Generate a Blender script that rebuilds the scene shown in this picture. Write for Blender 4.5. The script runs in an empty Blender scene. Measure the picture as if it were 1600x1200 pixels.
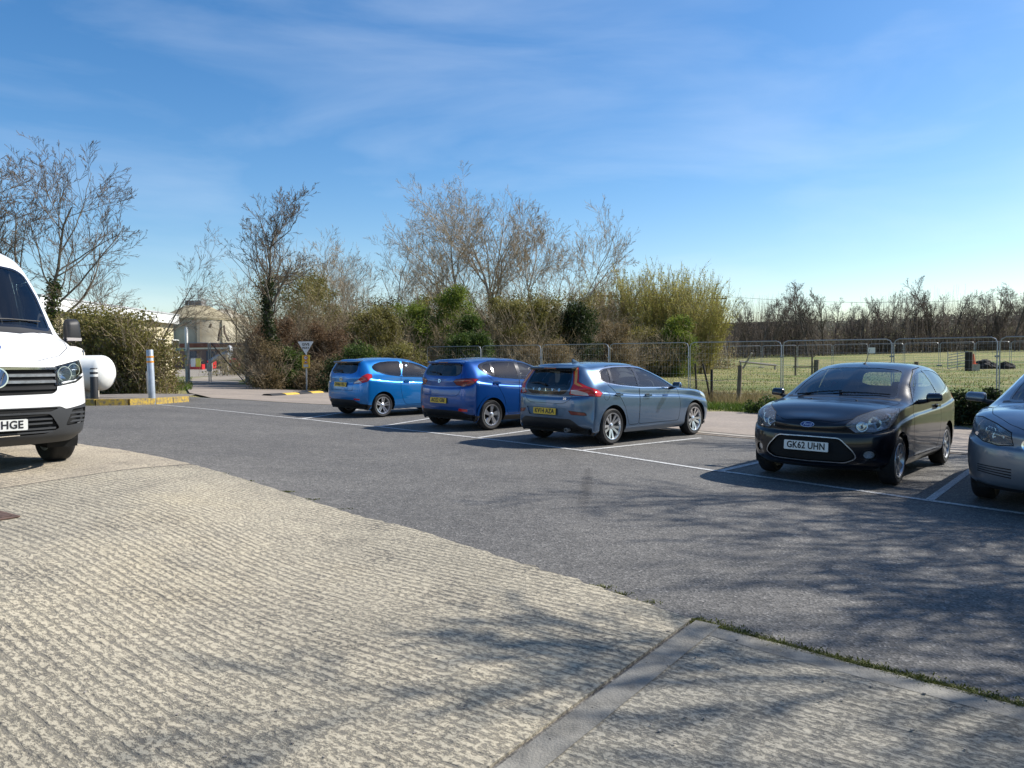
import bpy, bmesh, math, random
import numpy as np
from mathutils import Vector, Matrix

# ------------------------------------------------------------------ camera, sky, sun
scene = bpy.context.scene
COL = scene.collection
RES = (1600, 1200)
FPX, YH, ROLL, CAMZ = 1162.6, 551.9, 0.0085, 1.486
PITCH = math.atan((600 - YH) / FPX)
cd = bpy.data.cameras.new('camera')
cd.sensor_fit = 'HORIZONTAL'; cd.sensor_width = 36.0
cd.lens = 36.0 * FPX / 1600.0
cd.clip_start = 0.05; cd.clip_end = 4000
cam = bpy.data.objects.new('camera', cd); COL.objects.link(cam)
_fw = Vector((0, math.cos(PITCH), -math.sin(PITCH)))
_up0 = Vector((0, math.sin(PITCH), math.cos(PITCH)))
_rt0 = Vector((1, 0, 0))
_rt = _rt0 * math.cos(ROLL) - _up0 * math.sin(ROLL)
_up = _up0 * math.cos(ROLL) + _rt0 * math.sin(ROLL)
cam.matrix_world = Matrix(((_rt.x, _up.x, -_fw.x, 0), (_rt.y, _up.y, -_fw.y, 0), (_rt.z, _up.z, -_fw.z, CAMZ), (0, 0, 0, 1)))
scene.camera = cam

SUN_AZ, SUN_EL = math.radians(73), math.radians(43)     # azimuth clockwise from +Y (view direction)
SUN_DIR = Vector((math.sin(SUN_AZ) * math.cos(SUN_EL), math.cos(SUN_AZ) * math.cos(SUN_EL), math.sin(SUN_EL)))
world = bpy.data.worlds.new('World'); scene.world = world; world.use_nodes = True
wn, wl = world.node_tree.nodes, world.node_tree.links
wn.clear()
w_out = wn.new('ShaderNodeOutputWorld'); w_bg = wn.new('ShaderNodeBackground')
w_sky = wn.new('ShaderNodeTexSky'); w_sky.sky_type = 'NISHITA'; w_sky.sun_disc = False
w_sky.sun_elevation = SUN_EL; w_sky.sun_rotation = SUN_AZ
w_sky.altitude = 0; w_sky.air_density = 1.0; w_sky.dust_density = 0.5; w_sky.ozone_density = 2.0
# thin cirrus: stretched noise over the sky directions
w_tc = wn.new('ShaderNodeTexCoord'); w_map = wn.new('ShaderNodeMapping')
w_map.inputs['Rotation'].default_value = (0.35, 0.25, 0.6); w_map.inputs['Scale'].default_value = (1.0, 2.6, 5.0)
w_nz = wn.new('ShaderNodeTexNoise'); w_nz.inputs['Scale'].default_value = 2.1; w_nz.inputs['Detail'].default_value = 7; w_nz.inputs['Roughness'].default_value = 0.52; w_nz.inputs['Distortion'].default_value = 0.5
w_rmp = wn.new('ShaderNodeMapRange'); w_rmp.inputs[1].default_value = 0.45; w_rmp.inputs[2].default_value = 0.86; w_rmp.inputs[3].default_value = 0.0; w_rmp.inputs[4].default_value = 0.21
w_mix = wn.new('ShaderNodeMixRGB'); w_mix.inputs[2].default_value = (8.5, 9.2, 10.0, 1)
wl.new(w_tc.outputs['Generated'], w_map.inputs['Vector']); wl.new(w_map.outputs[0], w_nz.inputs['Vector'])
wl.new(w_nz.outputs['Fac'], w_rmp.inputs[0]); wl.new(w_rmp.outputs[0], w_mix.inputs[0])
w_hs = wn.new('ShaderNodeHueSaturation'); w_hs.inputs['Saturation'].default_value = 1.34; w_hs.inputs['Hue'].default_value = 0.502; w_hs.inputs['Value'].default_value = 1.2
wl.new(w_sky.outputs[0], w_hs.inputs['Color']); wl.new(w_hs.outputs[0], w_mix.inputs[1]); wl.new(w_mix.outputs[0], w_bg.inputs['Color'])
w_bg.inputs['Strength'].default_value = 0.088
wl.new(w_bg.outputs[0], w_out.inputs['Surface'])
sd = bpy.data.lights.new('sun', 'SUN'); sd.energy = 5.0; sd.angle = math.radians(0.5); sd.color = (1.0, 0.95, 0.87)
sun = bpy.data.objects.new('sun', sd); COL.objects.link(sun)
sun.rotation_euler = (-SUN_DIR).to_track_quat('-Z', 'Y').to_euler()
scene.view_settings.view_transform = 'Standard'; scene.view_settings.look = 'None'
scene.view_settings.gamma = 1.0; scene.view_settings.use_curve_mapping = False
scene.view_settings.exposure = 0.58
scene.render.resolution_x, scene.render.resolution_y = 1024, 768
scene.cycles.max_bounces = 6; scene.cycles.diffuse_bounces = 2; scene.cycles.glossy_bounces = 3
scene.cycles.transmission_bounces = 4; scene.cycles.transparent_max_bounces = 12
scene.cycles.caustics_reflective = False; scene.cycles.caustics_refractive = False
scene.cycles.sample_clamp_indirect = 4.0

# ------------------------------------------------------------------ helpers
R = math.radians
def sm(t):
    t = min(1.0, max(0.0, t)); return t * t * (3 - 2 * t)
def field_z(s):
    xs = [0, 25, 45, 65, 85, 117, 160, 300, 700, 1500]; zs = [-.22, -.22, -.15, -.02, .35, 1.15, 2.0, 9, 26, 30]
    return float(np.interp(s, xs, zs))
def G(x, y):
    """ground height: the gently falling car park, blending into the field behind it"""
    pl = -0.0175 * x - 0.007 * y
    pl += 0.24 * sm((-.2 - x / max(y, 6.0)) / .35) * (1 - sm((y - 24) / 14))
    s = .71 * x + .70 * y
    w = sm((s - 15.0) / 8.0)
    return pl * (1 - w) + w * field_z(s)
def ray(px, py):
    u, v = (px - 800) / FPX, (600 - py) / FPX
    return (_fw + _rt * u + _up * v)
def at(px, py, D):
    """world point seen at photo pixel (px,py) at forward distance D"""
    d = ray(px, py); return Vector((0, 0, CAMZ)) + d * (D / d.y)
def xat(px, D, z=0.0):
    """world point at forward distance D under photo column px"""
    d = ray(px, 560); k = D / d.y; return Vector((d.x * k, D, z))
def gp(px, py):
    """ground point seen at photo pixel"""
    d = ray(px, py); lo, t = 0.5, 0.5
    while t < 400:
        p = Vector((0, 0, CAMZ)) + d * t
        if p.z < G(p.x, p.y): break
        lo = t; t *= 1.03
    hi = t
    for _ in range(40):
        m = (lo + hi) / 2; p = Vector((0, 0, CAMZ)) + d * m
        if p.z < G(p.x, p.y): hi = m
        else: lo = m
    return Vector((0, 0, CAMZ)) + d * hi
def gnd(px, D):
    p = xat(px, D); return Vector((p.x, p.y, G(p.x, p.y)))

def props(o, label=None, cat=None, group=None, kind=None):
    if label: o['label'] = label
    if cat: o['category'] = cat
    if group: o['group'] = group
    if kind: o['kind'] = kind
    return o
def empty(name, loc=(0, 0, 0), rz=0.0):
    o = bpy.data.objects.new(name, None); COL.objects.link(o)
    o.location = loc; o.rotation_euler = (0, 0, rz); o.empty_display_size = .2
    return o
def link(name, me, parent=None, m=None):
    o = bpy.data.objects.new(name, me); COL.objects.link(o)
    if m is not None and len(me.materials) == 0: me.materials.append(m)
    if parent is not None: o.parent = parent
    return o
def copy_tree(o, parent=None):
    c = o.copy(); COL.objects.link(c); c.parent = parent
    for ch in o.children: copy_tree(ch, c)
    return c

class MB:
    """collects simple shapes; build() links them as one mesh object"""
    def __init__(s): s.v = []; s.f = []
    def add(s, vs, fs):
        n = len(s.v); s.v += [tuple(p) for p in vs]; s.f += [tuple(i + n for i in f) for f in fs]; return s
    def box(s, lo, hi, M=None):
        x0, y0, z0 = lo; x1, y1, z1 = hi
        vs = [Vector(p) for p in ((x0, y0, z0), (x1, y0, z0), (x1, y1, z0), (x0, y1, z0), (x0, y0, z1), (x1, y0, z1), (x1, y1, z1), (x0, y1, z1))]
        if M is not None: vs = [M @ p for p in vs]
        return s.add(vs, [(0, 3, 2, 1), (4, 5, 6, 7), (0, 1, 5, 4), (1, 2, 6, 5), (2, 3, 7, 6), (3, 0, 4, 7)])
    def tube(s, pts, rad, n=6, caps=True):
        pts = [Vector(p) for p in pts]; k = len(pts)
        rr = rad if isinstance(rad, (list, tuple)) else [rad] * k
        vs, fs = [], []
        ref = None
        for i, p in enumerate(pts):
            d = (pts[min(i + 1, k - 1)] - pts[max(i - 1, 0)]).normalized()
            if ref is None: ref = Vector((0, 0, 1)) if abs(d.z) < .9 else Vector((1, 0, 0))
            a = d.cross(ref).normalized(); b = a.cross(d).normalized(); ref = b
            for j in range(n):
                t = 2 * math.pi * j / n
                vs.append(p + (a * math.cos(t) + b * math.sin(t)) * rr[i])
        for i in range(k - 1):
            for j in range(n):
                j2 = (j + 1) % n
                fs.append((i * n + j, i * n + j2, (i + 1) * n + j2, (i + 1) * n + j))
        if caps:
            fs.append(tuple(range(n - 1, -1, -1))); fs.append(tuple((k - 1) * n + j for j in range(n)))
        return s.add(vs, fs)
    def lathe(s, prof, n=24, M=None, axis='z'):
        """prof: (r, h) pairs turned round an axis"""
        vs, fs = [], []
        k = len(prof)
        for i in range(n):
            t = 2 * math.pi * i / n
            for r_, h in prof:
                if axis == 'z': p = Vector((r_ * math.cos(t), r_ * math.sin(t), h))
                elif axis == 'y': p = Vector((r_ * math.cos(t), h, r_ * math.sin(t)))
                else: p = Vector((h, r_ * math.cos(t), r_ * math.sin(t)))
                vs.append(M @ p if M is not None else p)
        for i in range(n):
            i2 = (i + 1) % n
            for j in range(k - 1):
                fs.append((i * k + j, i2 * k + j, i2 * k + j + 1, i * k + j + 1))
        return s.add(vs, fs)
    def prism(s, poly, h0, h1, M=None, axis='z'):
        """2-D outline extruded; axis z: (x,y) outline, y: (x,z) outline, x: (y,z) outline"""
        n = len(poly); vs = []
        for h in (h0, h1):
            for a, b in poly:
                p = Vector((a, b, h)) if axis == 'z' else (Vector((a, h, b)) if axis == 'y' else Vector((h, a, b)))
                vs.append(M @ p if M is not None else p)
        fs = [tuple(range(n - 1, -1, -1)), tuple(range(n, 2 * n))]
        fs += [(i, (i + 1) % n, n + (i + 1) % n, n + i) for i in range(n)]
        return s.add(vs, fs)
    def mesh(s, name, m=None, smooth=False, bevel=0):
        me = bpy.data.meshes.new(name); me.from_pydata(s.v, [], s.f); me.validate()
        bm = bmesh.new(); bm.from_mesh(me)
        bmesh.ops.recalc_face_normals(bm, faces=bm.faces)
        if bevel:
            bmesh.ops.bevel(bm, geom=[e for e in bm.edges if e.calc_face_angle(0) > .5], offset=bevel, segments=2, affect='EDGES', profile=.6)
        bm.to_mesh(me); bm.free()
        if smooth:
            for p in me.polygons: p.use_smooth = True
            try: me.set_sharp_from_angle(angle=R(38))
            except Exception: pass
        if m is not None: me.materials.append(m)
        return me
    def build(s, name, m, parent=None, smooth=False, bevel=0):
        return link(name, s.mesh(name, m, smooth, bevel), parent)

# ------------------------------------------------------------------ materials
def mat(name, col, rough=.6, metal=0.0, vary=0.0, scale=8.0, bump=0.0, bscale=60.0, coat=0.0, spec=.5, col2=None, detail=4, trans=0.0):
    m = bpy.data.materials.new(name); m.use_nodes = True
    nt = m.node_tree; b = nt.nodes['Principled BSDF']
    b.inputs['Base Color'].default_value = (*col, 1); b.inputs['Roughness'].default_value = rough
    b.inputs['Metallic'].default_value = metal; b.inputs['Coat Weight'].default_value = coat; b.inputs['Coat Roughness'].default_value = .03
    b.inputs['Specular IOR Level'].default_value = spec
    if vary or col2:
        tc = nt.nodes.new('ShaderNodeTexCoord'); nz = nt.nodes.new('ShaderNodeTexNoise')
        nz.inputs['Scale'].default_value = scale; nz.inputs['Detail'].default_value = detail; nz.inputs['Roughness'].default_value = .6
        nt.links.new(tc.outputs['Object'], nz.inputs['Vector'])
        rp_ = nt.nodes.new('ShaderNodeValToRGB')
        c1 = tuple(c * (1 - vary) for c in col); c2 = col2 or tuple(min(1, c * (1 + vary)) for c in col)
        rp_.color_ramp.elements[0].position = .32; rp_.color_ramp.elements[1].position = .68
        rp_.color_ramp.elements[0].color = (*c1, 1); rp_.color_ramp.elements[1].color = (*c2, 1)
        nt.links.new(nz.outputs['Fac'], rp_.inputs[0]); nt.links.new(rp_.outputs[0], b.inputs['Base Color'])
    if bump:
        tc2 = nt.nodes.new('ShaderNodeTexCoord'); n2 = nt.nodes.new('ShaderNodeTexNoise'); n2.inputs['Scale'].default_value = bscale; n2.inputs['Detail'].default_value = 3
        bp = nt.nodes.new('ShaderNodeBump'); bp.inputs['Strength'].default_value = bump; bp.inputs['Distance'].default_value = .02
        nt.links.new(tc2.outputs['Object'], n2.inputs['Vector']); nt.links.new(n2.outputs['Fac'], bp.inputs['Height']); nt.links.new(bp.outputs[0], b.inputs['Normal'])
    return m
def leafmat(name, c1, c2, scale=1.3, transl=.42):
    """foliage: colour varies in clumps and from leaf to leaf, some light passes through"""
    m = bpy.data.materials.new(name); m.use_nodes = True; nt = m.node_tree; nt.nodes.clear()
    o = nt.nodes.new('ShaderNodeOutputMaterial'); d = nt.nodes.new('ShaderNodeBsdfPrincipled'); t = nt.nodes.new('ShaderNodeBsdfTranslucent'); mx = nt.nodes.new('ShaderNodeMixShader')
    d.inputs['Roughness'].default_value = .6; d.inputs['Specular IOR Level'].default_value = .25
    tc = nt.nodes.new('ShaderNodeTexCoord'); nz = nt.nodes.new('ShaderNodeTexNoise'); nz.inputs['Scale'].default_value = scale; nz.inputs['Detail'].default_value = 5; nz.inputs['Roughness'].default_value = .75
    rp_ = nt.nodes.new('ShaderNodeValToRGB'); rp_.color_ramp.elements[0].position = .35; rp_.color_ramp.elements[1].position = .65
    rp_.color_ramp.elements[0].color = (*c1, 1); rp_.color_ramp.elements[1].color = (*c2, 1)
    nt.links.new(tc.outputs['Object'], nz.inputs['Vector']); nt.links.new(nz.outputs['Fac'], rp_.inputs[0])
    nt.links.new(rp_.outputs[0], d.inputs['Base Color']); nt.links.new(rp_.outputs[0], t.inputs['Color'])
    mx.inputs[0].default_value = transl
    nt.links.new(d.outputs[0], mx.inputs[1]); nt.links.new(t.outputs[0], mx.inputs[2]); nt.links.new(mx.outputs[0], o.inputs['Surface'])
    return m
def glassmat(name, tint=(.55, .62, .62), refl=1.0, rough=0.0):
    m = bpy.data.materials.new(name); m.use_nodes = True; nt = m.node_tree; nt.nodes.clear()
    o = nt.nodes.new('ShaderNodeOutputMaterial'); t = nt.nodes.new('ShaderNodeBsdfTransparent'); g = nt.nodes.new('ShaderNodeBsdfGlossy'); mx = nt.nodes.new('ShaderNodeMixShader')
    t.inputs['Color'].default_value = (*tint, 1); g.inputs['Roughness'].default_value = rough; g.inputs['Color'].default_value = (refl, refl, refl, 1)
    fr = nt.nodes.new('ShaderNodeFresnel'); fr.inputs['IOR'].default_value = 1.65
    nt.links.new(fr.outputs[0], mx.inputs[0]); nt.links.new(t.outputs[0], mx.inputs[1]); nt.links.new(g.outputs[0], mx.inputs[2]); nt.links.new(mx.outputs[0], o.inputs['Surface'])
    return m

M_ = {}
M_['rubber'] = mat('rubber', (.012, .012, .013), .75, bump=.2, bscale=90)
M_['black_plastic'] = mat('black_plastic', (.016, .016, .017), .55)
M_['gloss_black'] = mat('gloss_black', (.008, .008, .009), .12, coat=.6)
M_['dark_void'] = mat('dark_void', (.006, .006, .006), .9)
M_['interior'] = mat('interior', (.055, .055, .06), .8)
M_['seat_fabric'] = mat('seat_fabric', (.022, .022, .026), .9, vary=.3, scale=30)
M_['chrome'] = mat('chrome', (.75, .76, .78), .12, 1.0)
M_['alloy'] = mat('alloy', (.62, .63, .65), .28, .9, vary=.12, scale=14)
M_['dull_alloy'] = mat('dull_alloy', (.45, .46, .48), .35, .85, vary=.2, scale=14)
M_['glass'] = glassmat('glass', (.72, .79, .78))
M_['dark_glass'] = glassmat('dark_glass', (.26, .30, .31))
M_['lens'] = glassmat('lens', (.85, .88, .9))
M_['reflector'] = mat('reflector', (.62, .64, .66), .22, .8)
M_['red_lens'] = mat('red_lens', (.50, .012, .012), .12, coat=.7)
M_['dark_red_lens'] = mat('dark_red_lens', (.16, .006, .008), .15, coat=.7)
M_['clear_lens'] = mat('clear_lens', (.55, .5, .5), .15, .2, coat=.7)
M_['amber_lens'] = mat('amber_lens', (.75, .30, .06), .15, coat=.6)
M_['plate_white'] = mat('plate_white', (.72, .72, .68), .4)
M_['plate_yellow'] = mat('plate_yellow', (.72, .46, .03), .4)
M_['ink'] = mat('ink', (.012, .012, .014), .5)
M_['white_paint'] = mat('white_paint', (.78, .78, .77), .3, coat=.5)
M_['steel'] = mat('galvanised_steel', (.34, .355, .37), .45, .7, vary=.18, scale=25)
# ------------------------------------------------------------------ vehicle toolkit
from mathutils.bvhtree import BVHTree

def pchip(x, Y, xq):
    """monotone cubic through rows of Y (n x m) at knots x"""
    x = np.asarray(x, float); Y = np.asarray(Y, float); xq = np.asarray(xq, float)
    h = np.diff(x)[:, None]; d = np.diff(Y, axis=0) / h
    n = len(x); s = np.zeros_like(Y)
    for i in range(1, n - 1):
        w1 = 2 * h[i] + h[i - 1]; w2 = h[i] + 2 * h[i - 1]
        ok = d[i - 1] * d[i] > 0
        with np.errstate(divide='ignore', invalid='ignore'):
            s[i] = np.where(ok, (w1 + w2) / (w1 / d[i - 1] + w2 / d[i]), 0)
    s[0] = d[0]; s[-1] = d[-1]
    k = np.clip(np.searchsorted(x, xq, side='right') - 1, 0, n - 2)
    t = ((xq - x[k]) / h[k, 0])[:, None]; hh = h[k]
    return (Y[k] * (1 + 2 * t) * (1 - t) ** 2 + s[k] * hh * t * (1 - t) ** 2 + Y[k + 1] * t * t * (3 - 2 * t) + s[k + 1] * hh * t * t * (t - 1))
def catmull(x, Y, xq):
    """cubic with central slopes (rounder than pchip)"""
    x = np.asarray(x, float); Y = np.asarray(Y, float); xq = np.asarray(xq, float)
    h = np.diff(x)[:, None]; d = np.diff(Y, axis=0) / h; n = len(x)
    s = np.zeros_like(Y); s[0] = d[0]; s[-1] = d[-1]
    for i in range(1, n - 1): s[i] = (d[i - 1] * h[i] + d[i] * h[i - 1]) / (h[i] + h[i - 1])
    k = np.clip(np.searchsorted(x, xq, side='right') - 1, 0, n - 2)
    t = ((xq - x[k]) / h[k, 0])[:, None]; hh = h[k]
    return (Y[k] * (1 + 2 * t) * (1 - t) ** 2 + s[k] * hh * t * (1 - t) ** 2 + Y[k + 1] * t * t * (3 - 2 * t) + s[k + 1] * hh * t * t * (t - 1))
def dens(N, axis, step):
    """knots (mean chord) and sample positions along an axis of the node net"""
    seg = np.linalg.norm(np.diff(N, axis=axis), axis=-1)
    m = seg.mean(axis=1 - axis); mx = seg.max(axis=1 - axis)
    kn = np.concatenate([[0], np.cumsum(np.maximum(m, .02))]); q = []
    for i in range(len(m)):
        n = max(2, int(round(mx[i] / step)))
        q += list(np.linspace(kn[i], kn[i + 1], n, endpoint=False))
    return kn, np.array(q + [kn[-1]])
def offset_poly(P, d):
    n = len(P); A = sum(P[i][0] * P[(i + 1) % n][1] - P[(i + 1) % n][0] * P[i][1] for i in range(n))
    sg = 1 if A > 0 else -1; out = []
    for i in range(n):
        p0, p1, p2 = P[i - 1], P[i], P[(i + 1) % n]
        a = Vector((p1[0] - p0[0], p1[1] - p0[1])).normalized(); b = Vector((p2[0] - p1[0], p2[1] - p1[1])).normalized()
        na = Vector((a.y, -a.x)) * sg; nb = Vector((b.y, -b.x)) * sg
        m = (na + nb); m = m.normalized() if m.length > 1e-6 else na
        k = d / max(.45, m.dot(na)); out.append((p1[0] + m.x * k, p1[1] + m.y * k))
    return out
def fillet(P, r, n=3):
    """round the corners of a 2-D outline"""
    out = []; k = len(P)
    for i in range(k):
        p0, p1, p2 = Vector(P[i - 1][:2]), Vector(P[i][:2]), Vector(P[(i + 1) % k][:2])
        a, b = (p0 - p1), (p2 - p1); ra = min(r, a.length * .45); rb = min(r, b.length * .45)
        s_, e_ = p1 + a.normalized() * ra, p1 + b.normalized() * rb
        for j in range(n + 1):
            t = j / n; q = s_ * (1 - t) ** 2 + p1 * 2 * t * (1 - t) + e_ * t * t
            out.append((q.x, q.y))
    return out
def inpoly(x, y, P):
    c = False; n = len(P)
    for i in range(n):
        x1, y1 = P[i]; x2, y2 = P[i - 1]
        if (y1 > y) != (y2 > y) and x < (x2 - x1) * (y - y1) / (y2 - y1) + x1: c = not c
    return c

class Body:
    """half of a vehicle shell; features are cut out of the sheet as parts of their own, then all is mirrored"""
    def __init__(s, nodes, step=.045):
        N = np.array(nodes, float)                       # columns x rows x 3
        kn, q = dens(N, 0, step); A = catmull(kn, N.reshape(len(N), -1), q).reshape(len(q), N.shape[1], 3)
        kn2, q2 = dens(N, 1, step); B = A.transpose(1, 0, 2); nr = B.shape[0]
        Bq = pchip(kn2, B.reshape(nr, -1), q2).reshape(len(q2), len(q), 3)
        Bq[:, 0, 1] = 0; Bq[:, -1, 1] = 0; Bq[-1, :, 1] = 0; Bq[..., 1] = np.maximum(Bq[..., 1], 0)
        nv, nu = Bq.shape[:2]; key = {}; ids = np.zeros((nv, nu), int); s.V = []
        for j in range(nv):
            for i in range(nu):
                k = tuple(np.round(Bq[j, i], 4))
                if k not in key: key[k] = len(s.V); s.V.append(Vector(Bq[j, i]))
                ids[j, i] = key[k]
        F = []
        for j in range(nv - 1):
            for i in range(nu - 1):
                q = []
                for k in (ids[j, i], ids[j, i + 1], ids[j + 1, i + 1], ids[j + 1, i]):
                    if k not in q: q.append(int(k))
                if len(q) > 2: F.append(q)
        c = max(F, key=lambda f: sum(s.V[k].y for k in f) / len(f))
        if s._nrm(c).y < 0: F = [f[::-1] for f in F]
        s.F = [[f, 0, s._ctr(f), s._nrm(f)] for f in F]          # outline, part, centre, normal
        s.tree = BVHTree.FromPolygons(s.V, F)
        s.parts = {}; s.nid = 1
    def _ctr(s, f):
        return sum((s.V[k] for k in f), Vector()) / len(f)
    def _nrm(s, f):
        n = Vector(); P = [s.V[k] for k in f]
        for i in range(len(P)): n += (P[i - 1]).cross(P[i])
        return n.normalized() if n.length > 1e-12 else Vector((0, 0, 1))
    def hit(s, o, d):
        h = s.tree.ray_cast(Vector(o), Vector(d)); return h[0], h[1]
    def side(s, x, z): return s.hit((x, 3, z), (0, -1, 0))
    def front(s, y, z): return s.hit((6, y, z), (-1, 0, 0))
    def rear(s, y, z): return s.hit((-6, y, z), (1, 0, 0))
    def top(s, x, y): return s.hit((x, y, 4), (0, 0, -1))
    def _mark(s, poly, e1, e2, sel, pid):
        """split the faces along the outline, then hand those inside to part pid"""
        a0, a1 = min(p[0] for p in poly), max(p[0] for p in poly); b0, b1 = min(p[1] for p in poly), max(p[1] for p in poly)
        V = s.V
        P2 = {}
        def p2(k):
            if k not in P2: P2[k] = (V[k].dot(e1), V[k].dot(e2))
            return P2[k]
        def bb(f):
            q = [p2(k) for k in f]; u = [t[0] for t in q]; w = [t[1] for t in q]
            return min(u), max(u), min(w), max(w)
        cand, rest = [], []
        for f in s.F:
            if sel(f[2], f[3]):
                q = bb(f[0])
                if q[1] >= a0 and q[0] <= a1 and q[3] >= b0 and q[2] <= b1: cand.append((f, q)); continue
            rest.append(f)
        n = len(poly)
        for i in range(n):
            p, q = poly[i], poly[(i + 1) % n]; tx, ty = q[0] - p[0], q[1] - p[1]; L_ = math.hypot(tx, ty)
            if L_ < 1e-5: continue
            nx_, ny_ = ty / L_, -tx / L_; cut = {}; new = []
            u0, u1, w0, w1 = min(p[0], q[0]) - 1e-5, max(p[0], q[0]) + 1e-5, min(p[1], q[1]) - 1e-5, max(p[1], q[1]) + 1e-5
            for f, k in cand:
                if not (k[1] >= u0 and k[0] <= u1 and k[3] >= w0 and k[2] <= w1): new.append((f, k)); continue
                vs = f[0]; ds = []
                for v in vs:
                    t = p2(v); d = (t[0] - p[0]) * nx_ + (t[1] - p[1]) * ny_; ds.append(0.0 if abs(d) < 2e-5 else d)
                if max(ds) <= 0 or min(ds) >= 0: new.append((f, k)); continue
                A, B_ = [], []
                for j in range(len(vs)):
                    v, w = vs[j], vs[(j + 1) % len(vs)]; d, e = ds[j], ds[(j + 1) % len(vs)]
                    if d >= 0: A.append(v)
                    if d <= 0: B_.append(v)
                    if d * e < 0:
                        ke = (v, w) if v < w else (w, v)
                        if ke not in cut:
                            t = d / (d - e); cut[ke] = len(V); V.append(V[v] + (V[w] - V[v]) * t)
                        A.append(cut[ke]); B_.append(cut[ke])
                for g in (A, B_):
                    if len(g) > 2: new.append(([g, f[1], s._ctr(g), f[3]], bb(g)))
            cand = new
        for f, k in cand:
            c = f[2]
            if inpoly(c.dot(e1), c.dot(e2), poly): f[1] = pid
        s.F = rest + [f for f, k in cand]
    def feat(s, name, pts, axis, sel, m, ring=0, ringmat=None, ringname='trim', push=0, ringpush=0, center=False, ringcenter=None, label=None, keep=False, parent=None):
        if axis == 'y': e1, e2 = Vector((1, 0, 0)), Vector((0, 0, 1))
        elif axis == 'x': e1, e2 = Vector((0, 1, 0)), Vector((0, 0, 1))
        elif axis == 'z': e1, e2 = Vector((1, 0, 0)), Vector((0, 1, 0))
        else:
            d = Vector(axis).normalized(); e2 = (Vector((0, 0, 1)) - d * d.z).normalized(); e1 = e2.cross(d)
            pts = [(Vector(p).dot(e1), Vector(p).dot(e2)) if len(p) == 3 else p for p in pts]
        if ring:
            s._mark(offset_poly(pts, ring), e1, e2, sel, s.nid)
            s.parts[s.nid] = dict(name=ringname, mat=ringmat, push=ringpush, center=center if ringcenter is None else ringcenter, parent=parent); s.nid += 1
        pid = 0 if m == 'body' else s.nid
        s._mark(pts, e1, e2, sel, pid)
        if pid:
            s.parts[pid] = dict(name=name, mat=m, push=push, center=center, label=label, parent=parent); s.nid += 1
        return pid
    def hole(s, pts, axis, sel):
        e1, e2 = (Vector((1, 0, 0)), Vector((0, 0, 1))) if axis == 'y' else (Vector((0, 1, 0)), Vector((0, 0, 1)))
        s._mark(pts, e1, e2, sel, s.nid); s.parts[s.nid] = None; s.nid += 1
    def _mesh(s, name, faces, push, mode):
        """mode 0: +y half, 1: -y half, 2: both halves merged"""
        idx = {}; vs = []; fs = []; nrm = {}
        for f in faces:
            ar = 1.0
            for v in f[0]:
                if v not in idx: idx[v] = len(vs); vs.append(s.V[v].copy()); nrm[v] = Vector((0, 0, 0))
                nrm[v] += f[3] * ar
            fs.append([idx[v] for v in f[0]])
        if push:
            for v, i in idx.items():
                n = nrm[v].normalized()
                if abs(s.V[v].y) < 1e-5: n.y = 0
                vs[i] = vs[i] + n * push
        V, F = [], []
        if mode in (0, 2): V += [tuple(p) for p in vs]; F += fs
        if mode in (1, 2):
            k = len(V); V += [(p.x, -p.y, p.z) for p in vs]; F += [[k + i for i in reversed(f)] for f in fs]
        me = bpy.data.meshes.new(name); me.from_pydata(V, [], F)
        bm = bmesh.new(); bm.from_mesh(me); bmesh.ops.remove_doubles(bm, verts=bm.verts, dist=1e-4)
        bm.to_mesh(me); bm.free()
        for p in me.polygons: p.use_smooth = True
        return me
    def finish(s, root, paint):
        by = {}
        for f in s.F: by.setdefault(f[1], []).append(f)
        out = {}
        body = link('body', s._mesh('body', by.get(0, []), 0, 2), root, paint)
        named = {}
        for pid in sorted(by):
            if pid == 0 or s.parts[pid] is None: continue
            P = s.parts[pid]
            for mode in ((2,) if P['center'] else (0, 1)):
                par = root
                if P.get('parent'): par = named.get((P['parent'], mode)) or named.get((P['parent'], 2)) or root
                o = link(P['name'], s._mesh(P['name'], by[pid], P['push'], mode), par, P['mat'])
                if P.get('label'): o['label'] = P['label']
                named[(P['name'], mode)] = o
                out.setdefault(pid, []).append(o)
        s.named = named
        return body, out

def arc(cx, cz, r, a0, a1, n):
    return [(cx + r * math.cos(a0 + (a1 - a0) * i / n), cz + r * math.sin(a0 + (a1 - a0) * i / n)) for i in range(n + 1)]
def arch_poly(cx, cz, r):
    return arc(cx, cz, r, R(-8), R(188), 22) + [(cx - r, -.3), (cx + r, -.3)]
def row_low(xf, xr, hw, z, xs, D=(.045, .19, .45), Eo=(.02, .09, .22), tp=(.985, 1, 1, 1, 1, 1, .995, .975)):
    """one of the lower rows that wraps round nose and tail; z has 16 values"""
    P = [(xf, 0), (xf - D[0], .42 * hw), (xf - D[1], .76 * hw), (xf - D[2], .965 * hw)]
    P += [(x, hw * t) for x, t in zip(xs, tp)]
    P += [(xr + Eo[2], .945 * hw), (xr + Eo[1], .80 * hw), (xr + Eo[0], .42 * hw), (xr, 0)]
    return [(p[0], p[1], z_) for p, z_ in zip(P, z)]
def net(rows): return [[rows[r][c] for r in range(len(rows))] for c in range(len(rows[0]))]

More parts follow.
